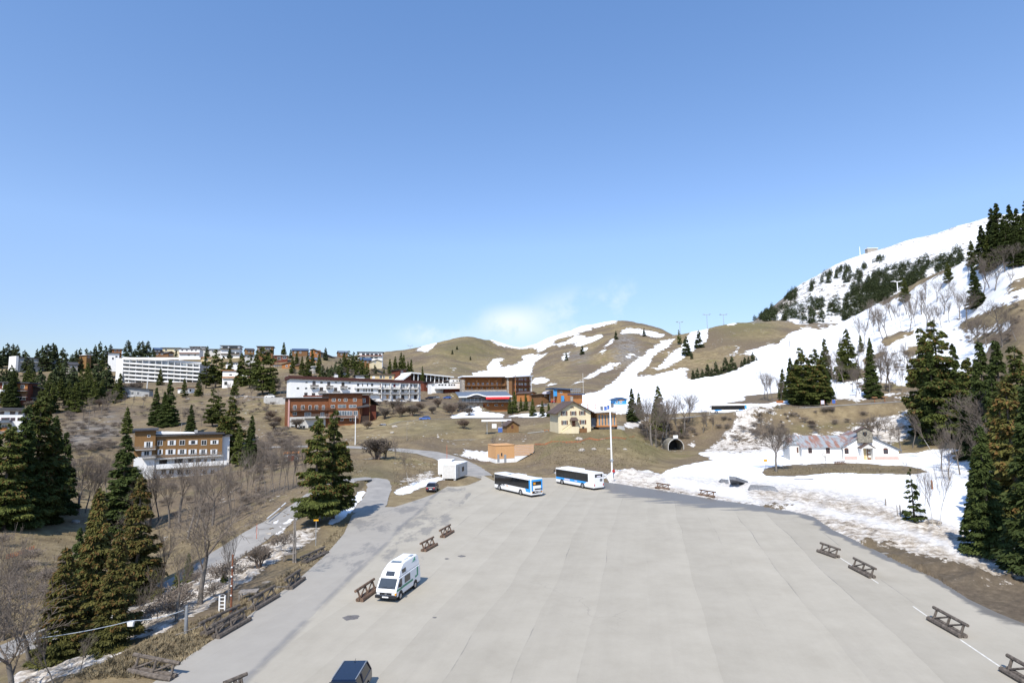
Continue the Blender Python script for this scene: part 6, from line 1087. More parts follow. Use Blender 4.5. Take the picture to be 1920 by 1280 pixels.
SL = [([(100,800),(130,770),(230,750),(240,800),(210,850),(110,850)],1.2),([(230,745),(330,745),(420,745),(520,755),(520,800),(440,800),(300,790),(240,780)],1.3),([(440,850),(530,800),(560,830),(570,870),(480,900)],1.3),([(270,900),(440,900),(520,900),(500,960),(380,1000),(280,960)],.5),([(120,850),(250,830),(240,900),(130,950)],1),([(700,750),(850,755),(850,775),(760,780),(705,790)],.7),([(560,700),(700,690),(690,705),(560,710)],.5),([(0,740),(200,700),(230,760),(60,800)],1),([(0,1020),(150,1000),(260,1050),(200,1120),(0,1150)],.5),([(1200,800),(1290,800),(1310,820),(1260,828),(1210,830)],1),([(1330,790),(1500,775),(1640,765),(1600,800),(1480,830),(1350,830)],.8),([(1560,700),(1700,640),(1760,680),(1740,730),(1600,735)],1),([(1780,600),(1920,560),(1920,640),(1800,650)],.6),([(250,1180),(330,1110),(430,1070),(540,1010),(590,1010),(480,1080),(360,1150),(260,1210)],.25)]
scatter('scrub', 'grey brown leafless scrub covering the rough slopes', SL, BARE['shrub'][1][1], 720, (.8, 2.4), 'twigs', .12, 5)
gv = []; rs_g = np.random.RandomState(3)
class _T: pass
def tuft():
    v = []; 
    for i in range(9):
        a = rs_g.rand()*6.28; r0 = rs_g.rand()*.5; c = np.array([math.cos(a)*r0, math.sin(a)*r0, 0]); d = np.array([math.cos(a+1), math.sin(a+1), 0])*.07; t_ = np.array([math.cos(a)*.4, math.sin(a)*.4, .6+.5*rs_g.rand()])
        v += [c-d, c+d, c+t_+d*.2, c+t_-d*.2]
    mb = MB(); mb.v = [tuple(q) for q in v]; mb.f = [tuple(range(4*i, 4*i+4)) for i in range(9)]; mb.m = [0]*9; o = mb.build('t', 'twigs'); me = o.data; bpy.data.objects.remove(o); return me
mat('dry_blades', (.25, .20, .12), .9, var=.25, scale=.4)
GL = [([(280,1200),(430,1140),(560,1060),(640,985),(680,960),(660,1000),(600,1050),(440,1180),(330,1270),(130,1275)],3),([(1000,830),(1200,820),(1240,870),(1150,880),(1010,870),(960,860)],2),([(730,840),(830,870),(800,900),(740,920)],.8),([(1430,880),(1600,872),(1740,882),(1600,888),(1450,890)],.6),([(0,1010),(180,990),(260,1080),(100,1170),(0,1200)],1.5),([(560,870),(690,860),(690,890),(600,900)],.5),([(300,1010),(520,960),(540,950),(400,1030),(300,1080)],1)]
scatter('dry_grass', 'dry yellow grass tufts on the verges and mound', GL, tuft(), 9000, (.14, .32), 'dry_blades', .6, 9, cat='grass')
# ---------------------------------------------------------------- vehicles
mat('white_paint', (.78, .78, .78), .28, var=.01, spec=.5); mat('black_trim', (.02, .02, .022), .5, var=.1); mat('tyre', (.022, .022, .022), .9, var=.2); mat('rim', (.45, .45, .46), .35, metal=.7, var=.05); mat('bus_glass', (.012, .014, .017), .08, var=.2, scale=.8, spec=.6)
mat('bus_blue', (.03, .30, .72), .3, var=.03, spec=.5); mat('amber', (.75, .30, .02), .4, var=.1); mat('red_light', (.45, .02, .02), .3, var=.1); mat('pale_print', (.60, .58, .66), .5, var=.03); mat('green_paint', (.0, .23, .12), .3, var=.03, spec=.5)
mat('navy_paint', (.006, .011, .028), .18, var=.03, spec=.6); mat('dark_paint', (.03, .026, .04), .22, var=.03, spec=.6); mat('silver_paint', (.42, .43, .45), .28, metal=.4, var=.03); mat('red_paint', (.42, .03, .025), .3, var=.03); mat('blue_paint', (.06, .13, .38), .3, var=.03); mat('grey_paint', (.14, .145, .155), .3, var=.03); mat('lamp_glass', (.62, .62, .6), .15, var=.05); mat('interior', (.13, .13, .14), .8)
def wheel(parent, fr, x, y, r, wdt, side=-1, z0=0):   # axle across y
    mb = MB(); n = 18; c0 = fr.pt(x, y, z0+r); c1 = fr.pt(x, y+wdt*side, z0+r); mb.tube(c0, c1, r, r, n); t = mb.build('wheel', 'tyre', parent)
    mb = MB(); q0 = fr.pt(x, y+wdt*side, z0+r); q1 = fr.pt(x, y+(wdt+.025)*side, z0+r); mb.tube(q0, q1, r*.62, r*.5, n); mb.build('rim', 'rim', t); return t
def axle(parent, fr, x, y, r, wdt, side=-1): return wheel(parent, fr, x, y, r, wdt, side)
def sideloft(mb, fr, st, w, mi=0, tuck=.0):  # st: list of (x, z) outline, extruded across y 0..w
    mb.prism(st, 0, w, fr, mi)
def bus(origin, ux, length, label, style):
    fr = Fr(origin, ux, origin); W = 2.5; t = thing('bus', tuple(origin), label, 'bus'); hb = 3.05
    mb = MB(); mb.box(0, length, 0, W, .32, hb, 0, fr); mb.build('body', 'white_paint', t, bevel=.13)
    mb = MB(); mb.box(.05, length-.05, .08, W-.08, .2, .34, 0, fr); mb.build('chassis', 'black_trim', t)
    hg = 2.82; zb_ = 1.35
    mb = MB(); mb.box(.16, length-(.62 if style != 'city' else 1.55), -.012, .03, zb_, hg, 0, fr); g = mb.build('window_band', 'bus_glass', t)
    mb = MB(); mb.box(.12, length-.3, W-.03, W+.012, zb_, hg, 0, fr); mb.build('window_band', 'bus_glass', t)
    mb = MB(); mb.box(-.012, .03, .12, W-.12, .95, 2.85, 0, fr); mb.build('windscreen', 'bus_glass', t)
    if style == 'coach':
        mb = MB(); mb.box(.14, 3.55, -.013, .02, 1.0, zb_-.001, 0, fr); mb.build('window_band', 'bus_glass', t)
        mb = MB(); mb.prism([(length-1.75, 1.348), (length-1.5, .82), (length-.14, .82), (length-.14, 1.348)], -.014, .02, fr); mb.box(length-.61, length-.14, -.014, .02, 1.351, 2.92, 0, fr); mb.build('blue_panel', 'bus_blue', t)
        mb = MB(); mb.box(length-.02, length+.014, .1, .42, 1.05, 2.95, 0, fr); mb.box(length-.02, length+.014, W-.42, W-.1, 1.05, 2.95, 0, fr); mb.box(length-.02, length+.014, .42, W-.42, 2.62, 2.95, 0, fr); mb.build('rear_blue_panel', 'bus_blue', t)
        mb = MB(); mb.box(length-.02, length+.02, .34, W-.34, 1.95, 2.6, 0, fr); rw = mb.build('rear_window', 'bus_glass', t); mb = MB(); mb.box(length+.021, length+.03, .5, .95, 2.1, 2.45, 0, fr); mb.build('route_sign', 'amber', rw)
        mb = MB(); mb.box(length-.02, length+.018, .3, W-.3, .62, 1.02, 0, fr); mb.box(length-.02, length+.018, .8, W-.2, 1.2, 1.42, 0, fr); gr = mb.build('rear_grille', 'black_trim', t)
        mb = MB(); mb.box(length+.019, length+.026, .75, 1.15, .82, .92, 0, fr); mb.box(length+.019, length+.026, 1.3, 2.0, .84, .93, 0, fr); mb.box(length+.019, length+.026, 1.4, 2.1, .68, .73, 0, fr); mb.build('lettering', 'white_paint', gr)
        mb = MB(); mb.box(length-.01, length+.03, W-.34, W-.16, .75, .95, 0, fr); mb.box(length-.01, length+.03, .14, .30, .75, .95, 0, fr); mb.build('rear_light', 'amber', t)
        mb = MB(); x = 5.0
        while x < length-2.1: mb.box(x, x+.16, -.016, .01, 1.02, 1.10, 0, fr); x += .24
        mb.build('lettering', 'pale_print', t); mb = MB(); mb.box(4.0, 4.7, -.016, .01, 1.08, 1.2, 0, fr); mb.build('emblem', 'amber', t)
        mb = MB(); mb.box(2.6, 3.3, -.02, .01, 1.08, 1.2, 0, fr); mb.build('sticker', 'white_paint', t)
        mb = MB(); mb.box(5.2, 7.9, .45, W-.45, hb, hb+.24, 0, fr); mb.build('air_conditioner', 'white_paint', t, bevel=.06); mb = MB(); mb.box(3.4, 4.6, .7, W-.7, hb+.002, hb+.03, 0, fr); mb.build('roof_hatch', 'steel', t)
    elif style == 'city':
        mb = MB(); mb.box(.14, length-2.7, -.014, .02, .93, zb_-.001, 0, fr); mb.prism([(length-2.7, .93), (length-1.9, zb_-.001), (length-2.7, zb_-.001)], -.014, .02, fr); mb.build('blue_band', 'bus_blue', t)
        mb = MB(); mb.box(2.9, 4.6, -.018, .01, 1.0, 1.28, 0, fr); mb.box(6.0, 6.8, -.018, .01, 1.08, 1.22, 0, fr); mb.build('lettering', 'pale_print', t)
        for x in (1.3, 2.7, 4.5, 6.2, 7.9, 9.3): mb = MB(); mb.box(x, x+.1, -.016, -.0125, zb_, hg-.25, 0, fr); mb.build('pillar', 'black_trim', g)
        mb = MB(); mb.box(length-.02, length+.014, .35, W-.35, 2.25, 2.82, 0, fr); rw = mb.build('rear_window', 'bus_glass', t); mb = MB(); mb.box(length+.015, length+.024, .8, 1.7, 2.3, 2.55, 0, fr); mb.build('poster', 'pale_print', rw)
        mb = MB(); mb.box(length-.02, length+.02, 1.5, 2.1, 1.5, 1.95, 0, fr); mb.build('rear_vent', 'grey_paint', t); mb = MB(); mb.box(length-.02, length+.02, W-.3, W-.12, .7, 1.1, 0, fr); mb.box(length-.02, length+.02, .12, .3, .7, 1.1, 0, fr); mb.build('rear_light', 'red_light', t)
        mb = MB(); mb.box(1.4, 6.6, .35, W-.35, hb, hb+.26, 0, fr); mb.build('air_conditioner', 'white_paint', t, bevel=.06)
    else:
        mb = MB(); mb.prism([(1.1, 1.349), (1.6, .95), (2.2, .95), (3.6, 1.2), (3.6, 1.349)], -.015, .02, fr); mb.box(length-2.6, length-1.4, -.015, .02, 1.12, 1.349, 0, fr); mb.box(length-.58, length-.02, -.015, .02, 1.6, 2.95, 0, fr); mb.build('blue_panel', 'bus_blue', t)
        mb = MB(); mb.box(4.2, 7.4, .45, W-.45, hb, hb+.15, 0, fr); mb.build('air_conditioner', 'white_paint', t, bevel=.05)
    for x in (1.75 if style != 'city' else 2.1, length-3.2):
        mb = MB(); n = 14; pts = [(x+.62*math.cos(i*math.pi/n), .33+.62*math.sin(i*math.pi/n)*1.15) for i in range(n+1)]; mb.prism(pts, -.020, .01, fr); mb.build('wheel_arch', 'black_trim', t)
        wheel(t, fr, x, .24, .5, .27, -1); wheel(t, fr, x, W-.24, .5, .27, 1)
    for y in (-.22, W+.1): mb = MB(); mb.box(-.28, -.14, y, y+.14, 2.15, 2.6, 0, fr); mb.tube(fr.pt(-.2, y+.07, 2.6), fr.pt(.1, .2 if y < 0 else W-.2, 2.8), .03, n=4); mb.build('mirror', 'black_trim', t)
    return t
a = PZ(927, 916.6); c = PZ(1000.5, 933.6); bus(a, c-a, 12.0, 'white and blue coach with dark window band, nearer of two buses on the lot', 'coach')
a = PZ(1042, 905.5); c = PZ(1113, 919); bus(a, c-a, 11.6, 'white city bus with blue band below its windows, farther bus on the lot', 'city')
rp_ = ROADS['upper'][1]; a = rp_[4].lerp(rp_[5], .50); c = rp_[5].lerp(rp_[6], .6); a.z += .25; c.z = a.z; a.y += .6; c.y += .6; t = bus(a, c-a, 12.0, 'white coach climbing the upper road half behind a dirty snow heap', 'road')
# camper van: front edge faces the viewer
o_ = PZ(704.5, 1127.0); fr = Fr(o_, PZ(747.5, 1130.5)-o_, o_); W, Ln = 1.85, 4.95
van = thing('camper_van', tuple(o_), 'white high roofed camper van with green side stripes parked beside log barrier', 'camper van')
def yz(fr, pts): return pts
def lat(mb, prof, x0, x1, fr, mi=0):   # profile (y,z) extruded along x
    k = len(mb.v); n_ = len(prof); mb.v += [tuple(fr.pt(x0(z_) if callable(x0) else x0, y, z_)) for y, z_ in prof]+[tuple(fr.pt(x1(z_) if callable(x1) else x1, y, z_)) for y, z_ in prof]
    mb.f.append(tuple(range(k, k+n_))); mb.f.append(tuple(range(k+2*n_-1, k+n_-1, -1))); mb.m += [mi, mi]
    for i in range(n_): j = (i+1) % n_; mb.f.append((k+i, k+n_+i, k+n_+j, k+j)); mb.m.append(mi)
nx = lambda z_: .0+.10*max(0, (z_-1.0)/1.7)**1.5; px_ = lambda z_: W-nx(z_)
mb = MB(); lat(mb, [(0, .38), (-.02, .75), (.06, 1.02), (.62, 1.78), (4.85, 1.82), (Ln, 1.0), (Ln, .38)], nx, px_, fr); mb.build('body', 'white_paint', van, bevel=.05)
mb = MB(); lat(mb, [(.60, 1.80), (.95, 2.25), (1.75, 2.68), (2.2, 2.74), (4.6, 2.74), (4.86, 2.6), (4.9, 1.84)], lambda z_: .06+.20*max(0, (z_-1.8))**1.3, lambda z_: W-.06-.20*max(0, (z_-1.8))**1.3, fr); hr = mb.build('high_roof', 'white_paint', van, bevel=.08)
def onslope(y0, z0, y1, z1, x0, x1, t0, t1, off, nm, mt, par):  # panel on a sloping front face
    d = Vector((0, y1-y0, z1-z0)); n_ = Vector((0, -(z1-z0), (y1-y0))).normalized(); mb = MB(); a_ = []
    for t_ in (t0, t1):
        for o2 in (-.01, off): a_.append((y0+d.y*t_+n_.y*o2, z0+d.z*t_+n_.z*o2))
    (a0, a1, b0, b1) = a_; mb.hexa([fr.pt(*q) for q in ((x0, *a1), (x1, *a1), (x1, *a0), (x0, *a0), (x0+.03, *b1), (x1-.03, *b1), (x1-.03, *b0), (x0+.03, *b0))]); return mb.build(nm, mt, par)
ws = onslope(.06, 1.02, .62, 1.78, .14, W-.14, .04, .95, .015, 'windscreen', 'glass', van)
mb = MB(); mb.tube(fr.pt(.35, .06, 1.10), fr.pt(.95, .12, 1.2), .015, n=4); mb.tube(fr.pt(.95, .06, 1.10), fr.pt(1.5, .12, 1.2), .015, n=4); mb.build('wiper', 'black_trim', ws)
onslope(.60, 1.80, .95, 2.25, .52, W-.52, .25, .95, .02, 'front_roof_window', 'glass', van); onslope(1.75, 2.68, 2.2, 2.74, .45, W-.45, .1, .9, .04, 'skylight', 'glass_pale', van)
mb = MB(); mb.box(.45, W-.45, 2.4, 3.3, 2.72, 2.84, 0, fr); mb.build('roof_vent', 'white_paint', van, bevel=.03); mb = MB(); mb.box(W-.62, W-.35, 3.6, 4.2, 2.73, 2.80, 0, fr); mb.build('roof_rack', 'steel', van)
def sp(y0, y1, z0, z1, nm, mt, par=van, dx=.012, sk=0.0): 
    mb = MB(); xa = px_((z0))+.0; xb = px_(z1); mb.hexa([fr.pt(*q) for q in ((xa-.03, y0, z0), (xa+dx, y0, z0), (xa+dx, y1, z0+sk), (xa-.03, y1, z0+sk), (xb-.03, y0, z1), (xb+dx, y0, z1), (xb+dx, y1, z1+sk), (xb-.03, y1, z1+sk))]); return mb.build(nm, mt, par)
mb = MB(); mb.hexa([fr.pt(*q) for q in ((px_(1.05)-.03, .35, 1.08), (px_(1.05)+.012, .35, 1.08), (px_(1.05)+.012, 1.15, 1.08), (px_(1.05)-.03, 1.15, 1.08), (px_(1.7)-.03, .75, 1.68), (px_(1.7)+.012, .75, 1.68), (px_(1.7)+.012, 1.15, 1.68), (px_(1.7)-.03, 1.15, 1.68))]); mb.build('side_window', 'glass', van)
sp(1.65, 2.75, 1.12, 1.68, 'side_window', 'glass', dx=.014); mb = MB(); mb.box(W-.17, W-.09, 1.35, 2.05, 1.98, 2.3, 0, fr); mb.build('roof_window', 'glass', van)
st_ = sp(.15, 1.2, .82, .98, 'green_stripe', 'green_paint', dx=.010); sp(1.2, 3.3, .84, 1.02, 'green_stripe', 'green_paint', dx=.010); sp(3.75, 4.15, .95, 1.12, 'green_stripe', 'green_paint', dx=.010); sp(4.15, 4.42, 1.0, 1.75, 'green_stripe', 'green_paint', dx=.010)
mb = MB(); 
for i in range(4): mb.box(W-.20+i*.005, W-.155+i*.0, 3.4+i*.2, 3.52+i*.2, 2.05+i*.10, 2.35+i*.10, 0, fr)
mb.build('green_mark', 'green_paint', van); mb = MB(); mb.box(0.03, W-.03, -.045, .02, .60, .78, 0, fr); gr = mb.build('grille', 'black_trim', van); mb = MB(); mb.box(-.03, W+.03, -.12, .1, .34, .56, 0, fr); bp_ = mb.build('bumper', 'black_trim', van, bevel=.02)
for x in (.1, W-.38): mb = MB(); mb.box(x, x+.28, -.06, -.02, .62, .76, 0, fr); mb.build('headlight', 'lamp_glass', van)
mb = MB(); mb.box(W-.1, W+.02, -.055, .08, .6, .78, 0, fr); mb.build('indicator', 'amber', van); mb = MB(); mb.box(W*.5-.28, W*.5+.28, -.135, -.121, .40, .50, 0, fr); mb.build('number_plate', 'white_paint', bp_)
mb = MB(); c_ = (W*.5, -.055, .70)
for i in range(3): a_ = math.pi/2+i*2*math.pi/3; mb.tube(fr.pt(*c_), fr.pt(c_[0]+.08*math.cos(a_), c_[1], c_[2]+.08*math.sin(a_)), .014, .006, 4)
for i in range(12): a_ = i*math.pi/6; b_ = (i+1)*math.pi/6; mb.tube(fr.pt(c_[0]+.09*math.cos(a_), c_[1], c_[2]+.09*math.sin(a_)), fr.pt(c_[0]+.09*math.cos(b_), c_[1], c_[2]+.09*math.sin(b_)), .009, n=4)
mb.build('emblem', 'rim', gr); mb = MB(); mb.box(W+.03, W+.18, .55, .63, 1.12, 1.36, 0, fr); mb.build('mirror', 'black_trim', van)
class Rot(Fr):  # axes swapped so wheels turn about x
    pass
def wheelx(par, fr, x, y, r, wd, s):
    n_ = 18; mb = MB(); mb.tube(fr.pt(x, y, r), fr.pt(x+s*wd, y, r), r, r, n_); t_ = mb.build('wheel', 'tyre', par); mb = MB(); mb.tube(fr.pt(x+s*wd, y, r), fr.pt(x+s*(wd+.02), y, r), r*.6, r*.45, n_); mb.build('rim', 'rim', t_)
for y in (.85, 3.8):
    mb = MB(); pts = [(y+.42*math.cos(i*math.pi/10), .37+.42*math.sin(i*math.pi/10)) for i in range(11)]; lat(mb, pts, W-.02, W+.008, fr); mb.build('wheel_arch', 'black_trim', van)
    wheelx(van, fr, W-.2, y, .32, .215, 1); wheelx(van, fr, .2, y, .32, .2, -1)
mb = MB(); mb.box(.1, W-.1, .1, Ln-.1, .24, .40, 0, fr); mb.build('underbody', 'black_trim', van)
# cars
def car(p, ux, paint, label, kind='hatch', group=None, full=True, Lc=4.2, Hc=1.5):
    p = Vector(p); fr = Fr(p, ux, p); W = 1.75; t = thing('car', tuple(p), label, 'car', group); k = Lc/4.2; h = Hc/1.5
    low = [(0, .28), (0, .62*h), (.12, .78*h), (1.0*k, .93*h), (3.85*k, .97*h), (4.15*k, .9*h), (Lc, .6*h), (Lc, .28)]
    mb = MB(); mb.prism(low, -W/2, W/2, fr); mb.build('body', paint, t, bevel=.07)
    cab = [(.95*k, .92*h), (1.65*k, 1.42*h), (2.0*k, 1.47*h), (3.4*k, 1.46*h), (4.02*k, .95*h)] if kind == 'hatch' else [(.95*k, .92*h), (1.65*k, 1.42*h), (2.0*k, 1.47*h), (3.85*k, 1.46*h), (4.13*k, .95*h)] if kind == 'estate' else [(1.1*k, .92*h), (1.75*k, 1.38*h), (2.9*k, 1.40*h), (3.6*k, .95*h)]
    mb = MB(); n_ = len(cab); zb_, zt_ = .92*h, 1.47*h; w_ = lambda z_: W/2-.04-.17*(z_-zb_)/(zt_-zb_)
    k0 = len(mb.v); mb.v += [tuple(fr.pt(x, -w_(z_), z_)) for x, z_ in cab]+[tuple(fr.pt(x, w_(z_), z_)) for x, z_ in cab]; mb.f.append(tuple(range(n_))); mb.f.append(tuple(range(2*n_-1, n_-1, -1))); mb.m += [0, 0]
    for i in range(n_): j = (i+1) % n_; mb.f.append((i, n_+i, n_+j, j)); mb.m.append(0)
    mb.build('windows', 'bus_glass', t)
    mb = MB(); xr0, xr1 = cab[1][0]-.05, cab[-2][0]+.08; zr = zt_-.02; wr = W/2-.17
    mb.hexa([fr.pt(*q) for q in ((xr0, -wr, zr-.07), (xr1, -wr, zr-.03), (xr1, wr, zr-.03), (xr0, wr, zr-.07), (xr0+.2, -wr+.06, zr+.03), (xr1-.1, -wr+.06, zr+.03), (xr1-.1, wr-.06, zr+.03), (xr0+.2, wr-.06, zr+.03))]); mb.build('roof', paint, t, bevel=.02 if full else 0)
    if full:
        for s in (-1, 1):
            for xa, xb in ((cab[1][0]+.02, cab[0][0]+.02), (2.55*k, 2.55*k), (cab[-2][0]-.05, cab[-1][0]-.1)): mb = MB(); mb.tube(fr.pt(xa, s*(wr+.01), zr-.06), fr.pt(xb, s*(W/2-.03), zb_), .045, n=4); mb.build('pillar', paint, t)
            mb = MB(); mb.box(.95*k+.35, .95*k+.5, s*(W/2+.03) if s > 0 else -W/2-.17, s*(W/2+.03)+.14 if s > 0 else -W/2-.03, .9*h, 1.05*h, 0, fr); mb.build('mirror', paint, t)
            mb = MB(); mb.box(Lc-.06, Lc+.02, s*.62-.12, s*.62+.12, .62*h, .85*h, 0, fr); mb.build('tail_light', 'red_light', t); mb = MB(); mb.box(-.02, .06, s*.6-.16, s*.6+.16, .55*h, .68*h, 0, fr); mb.build('headlight', 'lamp_glass', t)
        mb = MB(); mb.box(Lc-.02, Lc+.025, -.26, .26, .5*h, .62*h, 0, fr); mb.build('number_plate', 'white_paint', t)
    for x in (.8*k, 3.3*k):
        for s in (-1, 1): wheel(t, fr, x, s*(W/2-.2), .32, .21, s) if full else None
        if not full: mb = MB(); mb.tube(fr.pt(x, -W/2-.01, .3), fr.pt(x, W/2+.01, .3), .3, n=10); mb.build('wheel', 'tyre', t)
    return t
p = PZ(803, 921); q = PZ(836, 903); car(PZ(812, 921)+Vector((-.2, 3.0, 0)), PZ(800, 929)-PZ(826, 905), 'dark_paint', 'black hatchback parked on the grass verge beside the white containers', Hc=1.55, Lc=4.1)
p = PZ(625, 1330); q = PZ(672, 1252); d_ = (q-p).normalized(); c0_ = PZ(681, 1262)-d_*6.0; e = car(c0_, d_, 'navy_paint', 'navy blue estate car cut by the bottom edge of the picture', 'estate', Lc=4.75, Hc=1.5)
fe = Fr(c0_, d_, c0_)
for s in (-1, 1): mb = MB(); mb.tube(fe.pt(2.0, s*.66, 1.52), fe.pt(4.25, s*.66, 1.51), .025, n=6); mb.build('roof_rail', 'steel', e)
mb = MB(); mb.tube(fe.pt(4.1, 0, 1.48), fe.pt(4.35, 0, 1.60), .02, .008, 5); mb.build('aerial', 'black_trim', e)
def vcar(px, py, Y, ang, paint, label, group=None): g = P(px, py, Y); g.z = GZ(g.x, g.y)+.04; car(g, (math.cos(ang), math.sin(ang)), paint, label, group=group, full=False)
vcar(497, 743, 261, .1, 'white_paint', 'white car on the village road above the retaining wall, left of the long hotel'); vcar(705, 790, 211.5, .3, 'white_paint', 'white car parked on the driveway right of the brown chalet hotel'); vcar(786, 785, 217, .05, 'blue_paint', 'blue car on the driveway below the snow heap'); vcar(1180, 789, 212.5, .2, 'grey_paint', 'dark car on the upper road behind the glazed annex')
for px, py, Y, an, pt_, lb in ((797,744,302,.4,'dark_paint','leftmost dark car in the row right of the long white hotel'),(803,744,303,.4,'grey_paint','grey car second in the row right of the long white hotel'),(809,744,304,.4,'silver_paint','silver car third in the row right of the long white hotel'),(831,745,302,.3,'blue_paint','bluish car below the white modern building'),
 (1007,752,258,.3,'white_paint','leftmost white car in the hillside car park'),(1014,753,256,.2,'silver_paint','silver car between two small spruces in the hillside car park'),(1022,748,262,.4,'dark_paint','black car in the back row of the hillside car park'),(1033,754,255,.1,'red_paint','red car in the hillside car park'),(1041,754,255,.1,'blue_paint','blue car beside the blue column of the lift station'),(1012,745,266,.3,'white_paint','white car at the back left of the hillside car park'),(1030,744,266,.3,'silver_paint','silver car at the back right of the hillside car park')):
    vcar(px, py, Y, an, pt_, lb, 'cars parked in the village')
# ---------------------------------------------------------------- log barriers
mat('log', (.155, .10, .068), .9, var=.3, scale=4, stretch=(1, 1, 1), bump=.4); mat('log_grey', (.135, .112, .092), .95, var=.3, scale=5, bump=.4); mat('log_end', (.36, .22, .11), .9, var=.2)
def barrier(a, c, label, grey=False, rail_side=1, group='log barriers round the lot', base='PZ', hgt=.82, rail=1):
    a = PZ(*a) if len(a) == 2 else G(a[0], a[2], a[1]); c = PZ(*c) if len(c) == 2 else G(c[0], c[2], c[1]); d = c-a; Lb = d.length; z_ = Vector((0, 0, 0)); t = thing('log_barrier', tuple(a), label, 'barrier', group)
    dz = (c.z-a.z)/Lb; fr = Fr(a, d, a); m_ = 'log_grey' if grey else 'log'
    def tb(x0, y0, z0, x1, y1, z1, r, nm, mt=m_): mb = MB(); mb.tube(fr.pt(x0, y0, z0+dz*x0), fr.pt(x1, y1, z1+dz*x1), r, r*.93, 8); return mb.build(nm, mt, t, smooth=False)
    s = rail_side
    for y in (-.19, .19): g = tb(0, y, .145, Lb, y+random.uniform(-.03, .03), .145, .17, 'base_log'); 
    k = max(2, int(Lb/1.3))
    for i in range(k+1): x = .25+(Lb-.5)*i/k; tb(x, s*.05, .2, x, s*.30, hgt, .085, 'post')
    for i in range(k): x = .25+(Lb-.5)*i/k; tb(x+.1, s*.08, .28, x+(Lb-.5)/k-.1, s*.28, hgt-.05, .065, 'brace')
    if rail: tb(-.12, s*.32, hgt+.05, Lb+.12, s*.30, hgt+.05, .12, 'rail')
    return t
barrier((1536,1034),(1570,1046),'log barrier on the right of the lot, farthest of the four on the painted line', True)
barrier((1597,1064),(1636,1084),'log barrier on the right of the lot, second along the painted line', True)
barrier((1746,1162),(1806,1196),'log barrier at right with dirt and straw at its near end', True)
barrier((1884,1258),(1962,1304),'log barrier cut by the bottom right corner of the picture', True)
barrier((1230,914.5),(1254,918),'log barrier in the wet strip at the back, left of two'); barrier((1311,928),(1339,932.5),'log barrier in the wet strip at the back, right of two')
barrier((794,1034),(816.5,1021.5),'log barrier in mid lot with its rail tilted, between camper van and smallest barrier'); barrier((829.5,1008),(848,997),'log barrier farthest from the camper van in the left row'); barrier((674,1128),(706,1105),'long log barrier touching the left side of the camper van')
barrier((541.5,1105),(567,1086),'short log barrier on the lot edge, farthest of those in the left line', True); barrier((474.6,1144),(519,1118),'long grey log barrier on the left lot edge below the small table', True); barrier((404,1197),(465,1162),'front log pile barrier of the doubled pair at lower left edge', True); barrier((382,1192),(452,1157),'rear log pile barrier of the doubled pair at lower left edge', True, rail_side=1)
barrier((247,1214,37.3),(328,1208,36.8),'low log barrier with split rail on the grass at lower left', True); barrier((428,1312),(464,1296),'log barrier tip showing at the bottom edge', True)
barrier((570,1052,62),(612,1030,66),'broken wooden railing on the grass below the twin spruces', True, hgt=.6)
mb = MB(); c0 = G(567, 59.5, 1086); pts_ = [PZ(519, 1118)+Vector((0, .3, .75)), PZ(541, 1105)+Vector((0, .3, .2))]
def line_thing(nm, pts, r, mt, label, cat, par=None, sag=0.0, n=6):
    t = None; mb = MB()
    for a, c in zip(pts[:-1], pts[1:]):
        last = a
        for i in range(1, n+1): q = a.lerp(c, i/n); q.z -= sag*4*(i/n)*(1-i/n); mb.tube(last, q, r, n=5, caps=False); last = q
    o = mb.build(nm, mt); return tag(o, label, cat)
mat('rope', (.26, .22, .18), .9); mat('cable', (.38, .42, .46), .6); mat('orange_net', (.62, .12, .03), .8, var=.2, scale=3); mat('wood_grey', (.26, .23, .20), .95, var=.25, scale=5, bump=.3); mat('pole_white', (.78, .77, .74), .5, var=.04); mat('yellow_sign', (.75, .36, .02), .5); mat('sign_green', (.05, .28, .16), .5); mat('sign_brown', (.33, .13, .05), .8, var=.15); mat('pole_brown', (.22, .085, .045), .85, var=.3, scale=4)
A1 = lambda px, Y, py=1100, h=0: G(px, Y, py)+Vector((0, 0, h))
line_thing('rope', [PZ(458,1163)+Vector((0,0,.8)), PZ(476,1144)+Vector((0,0,.7))], .03, 'rope', 'slack rope between the doubled log barriers and the long grey one', 'rope', sag=.15); line_thing('rope', [PZ(519,1118)+Vector((0,0,.8)), PZ(541,1105)+Vector((0,0,.3))], .035, 'rope', 'leaning pole joining the long grey barrier to the short one', 'pole'); line_thing('rope', [hit(328,1207)+Vector((0,0,.6)), hit(383,1191)+Vector((0,0,.75))], .03, 'rope', 'thin rail between low log barrier and doubled log barriers', 'rail')
# utility pole with red plates, ladder, tables, posts
def pole(nm, px, py, Y, top, r, mt, label, cat, extra=None):
    g = hit(px, py); h = (py-top)*g.y/F; t = thing(nm, tuple(g), label, cat); mb = MB(); mb.tube((0, 0, -.4), (0, 0, h), r, r*.7, 8); mb.build('shaft', mt, t); t['h'] = h; return t, g, h
t, g, h = pole('utility_pole', 433, 1150, 45.5, 1048, .09, 'pole_brown', 'reddish utility pole with white plates beside the short white ladder', 'pole')
for i in range(4): mb = MB(); mb.box(-.06, .06, -.14, -.11, h*(.3+.16*i), h*(.3+.16*i)+.10); mb.build('plate', 'frame_white', t)
g = hit(416, 1147); t = thing('ladder', tuple(g), 'short white ladder standing against the reddish pole', 'ladder')
for x in (-.22, .22): mb = MB(); mb.box(x-.05, x+.05, -.05, .05, -.1, 1.25); mb.build('rail', 'pole_white', t)
for i in range(4): mb = MB(); mb.box(-.17, .17, -.03, .03, .22+i*.28, .28+i*.28); mb.build('rung', 'pole_white', t)
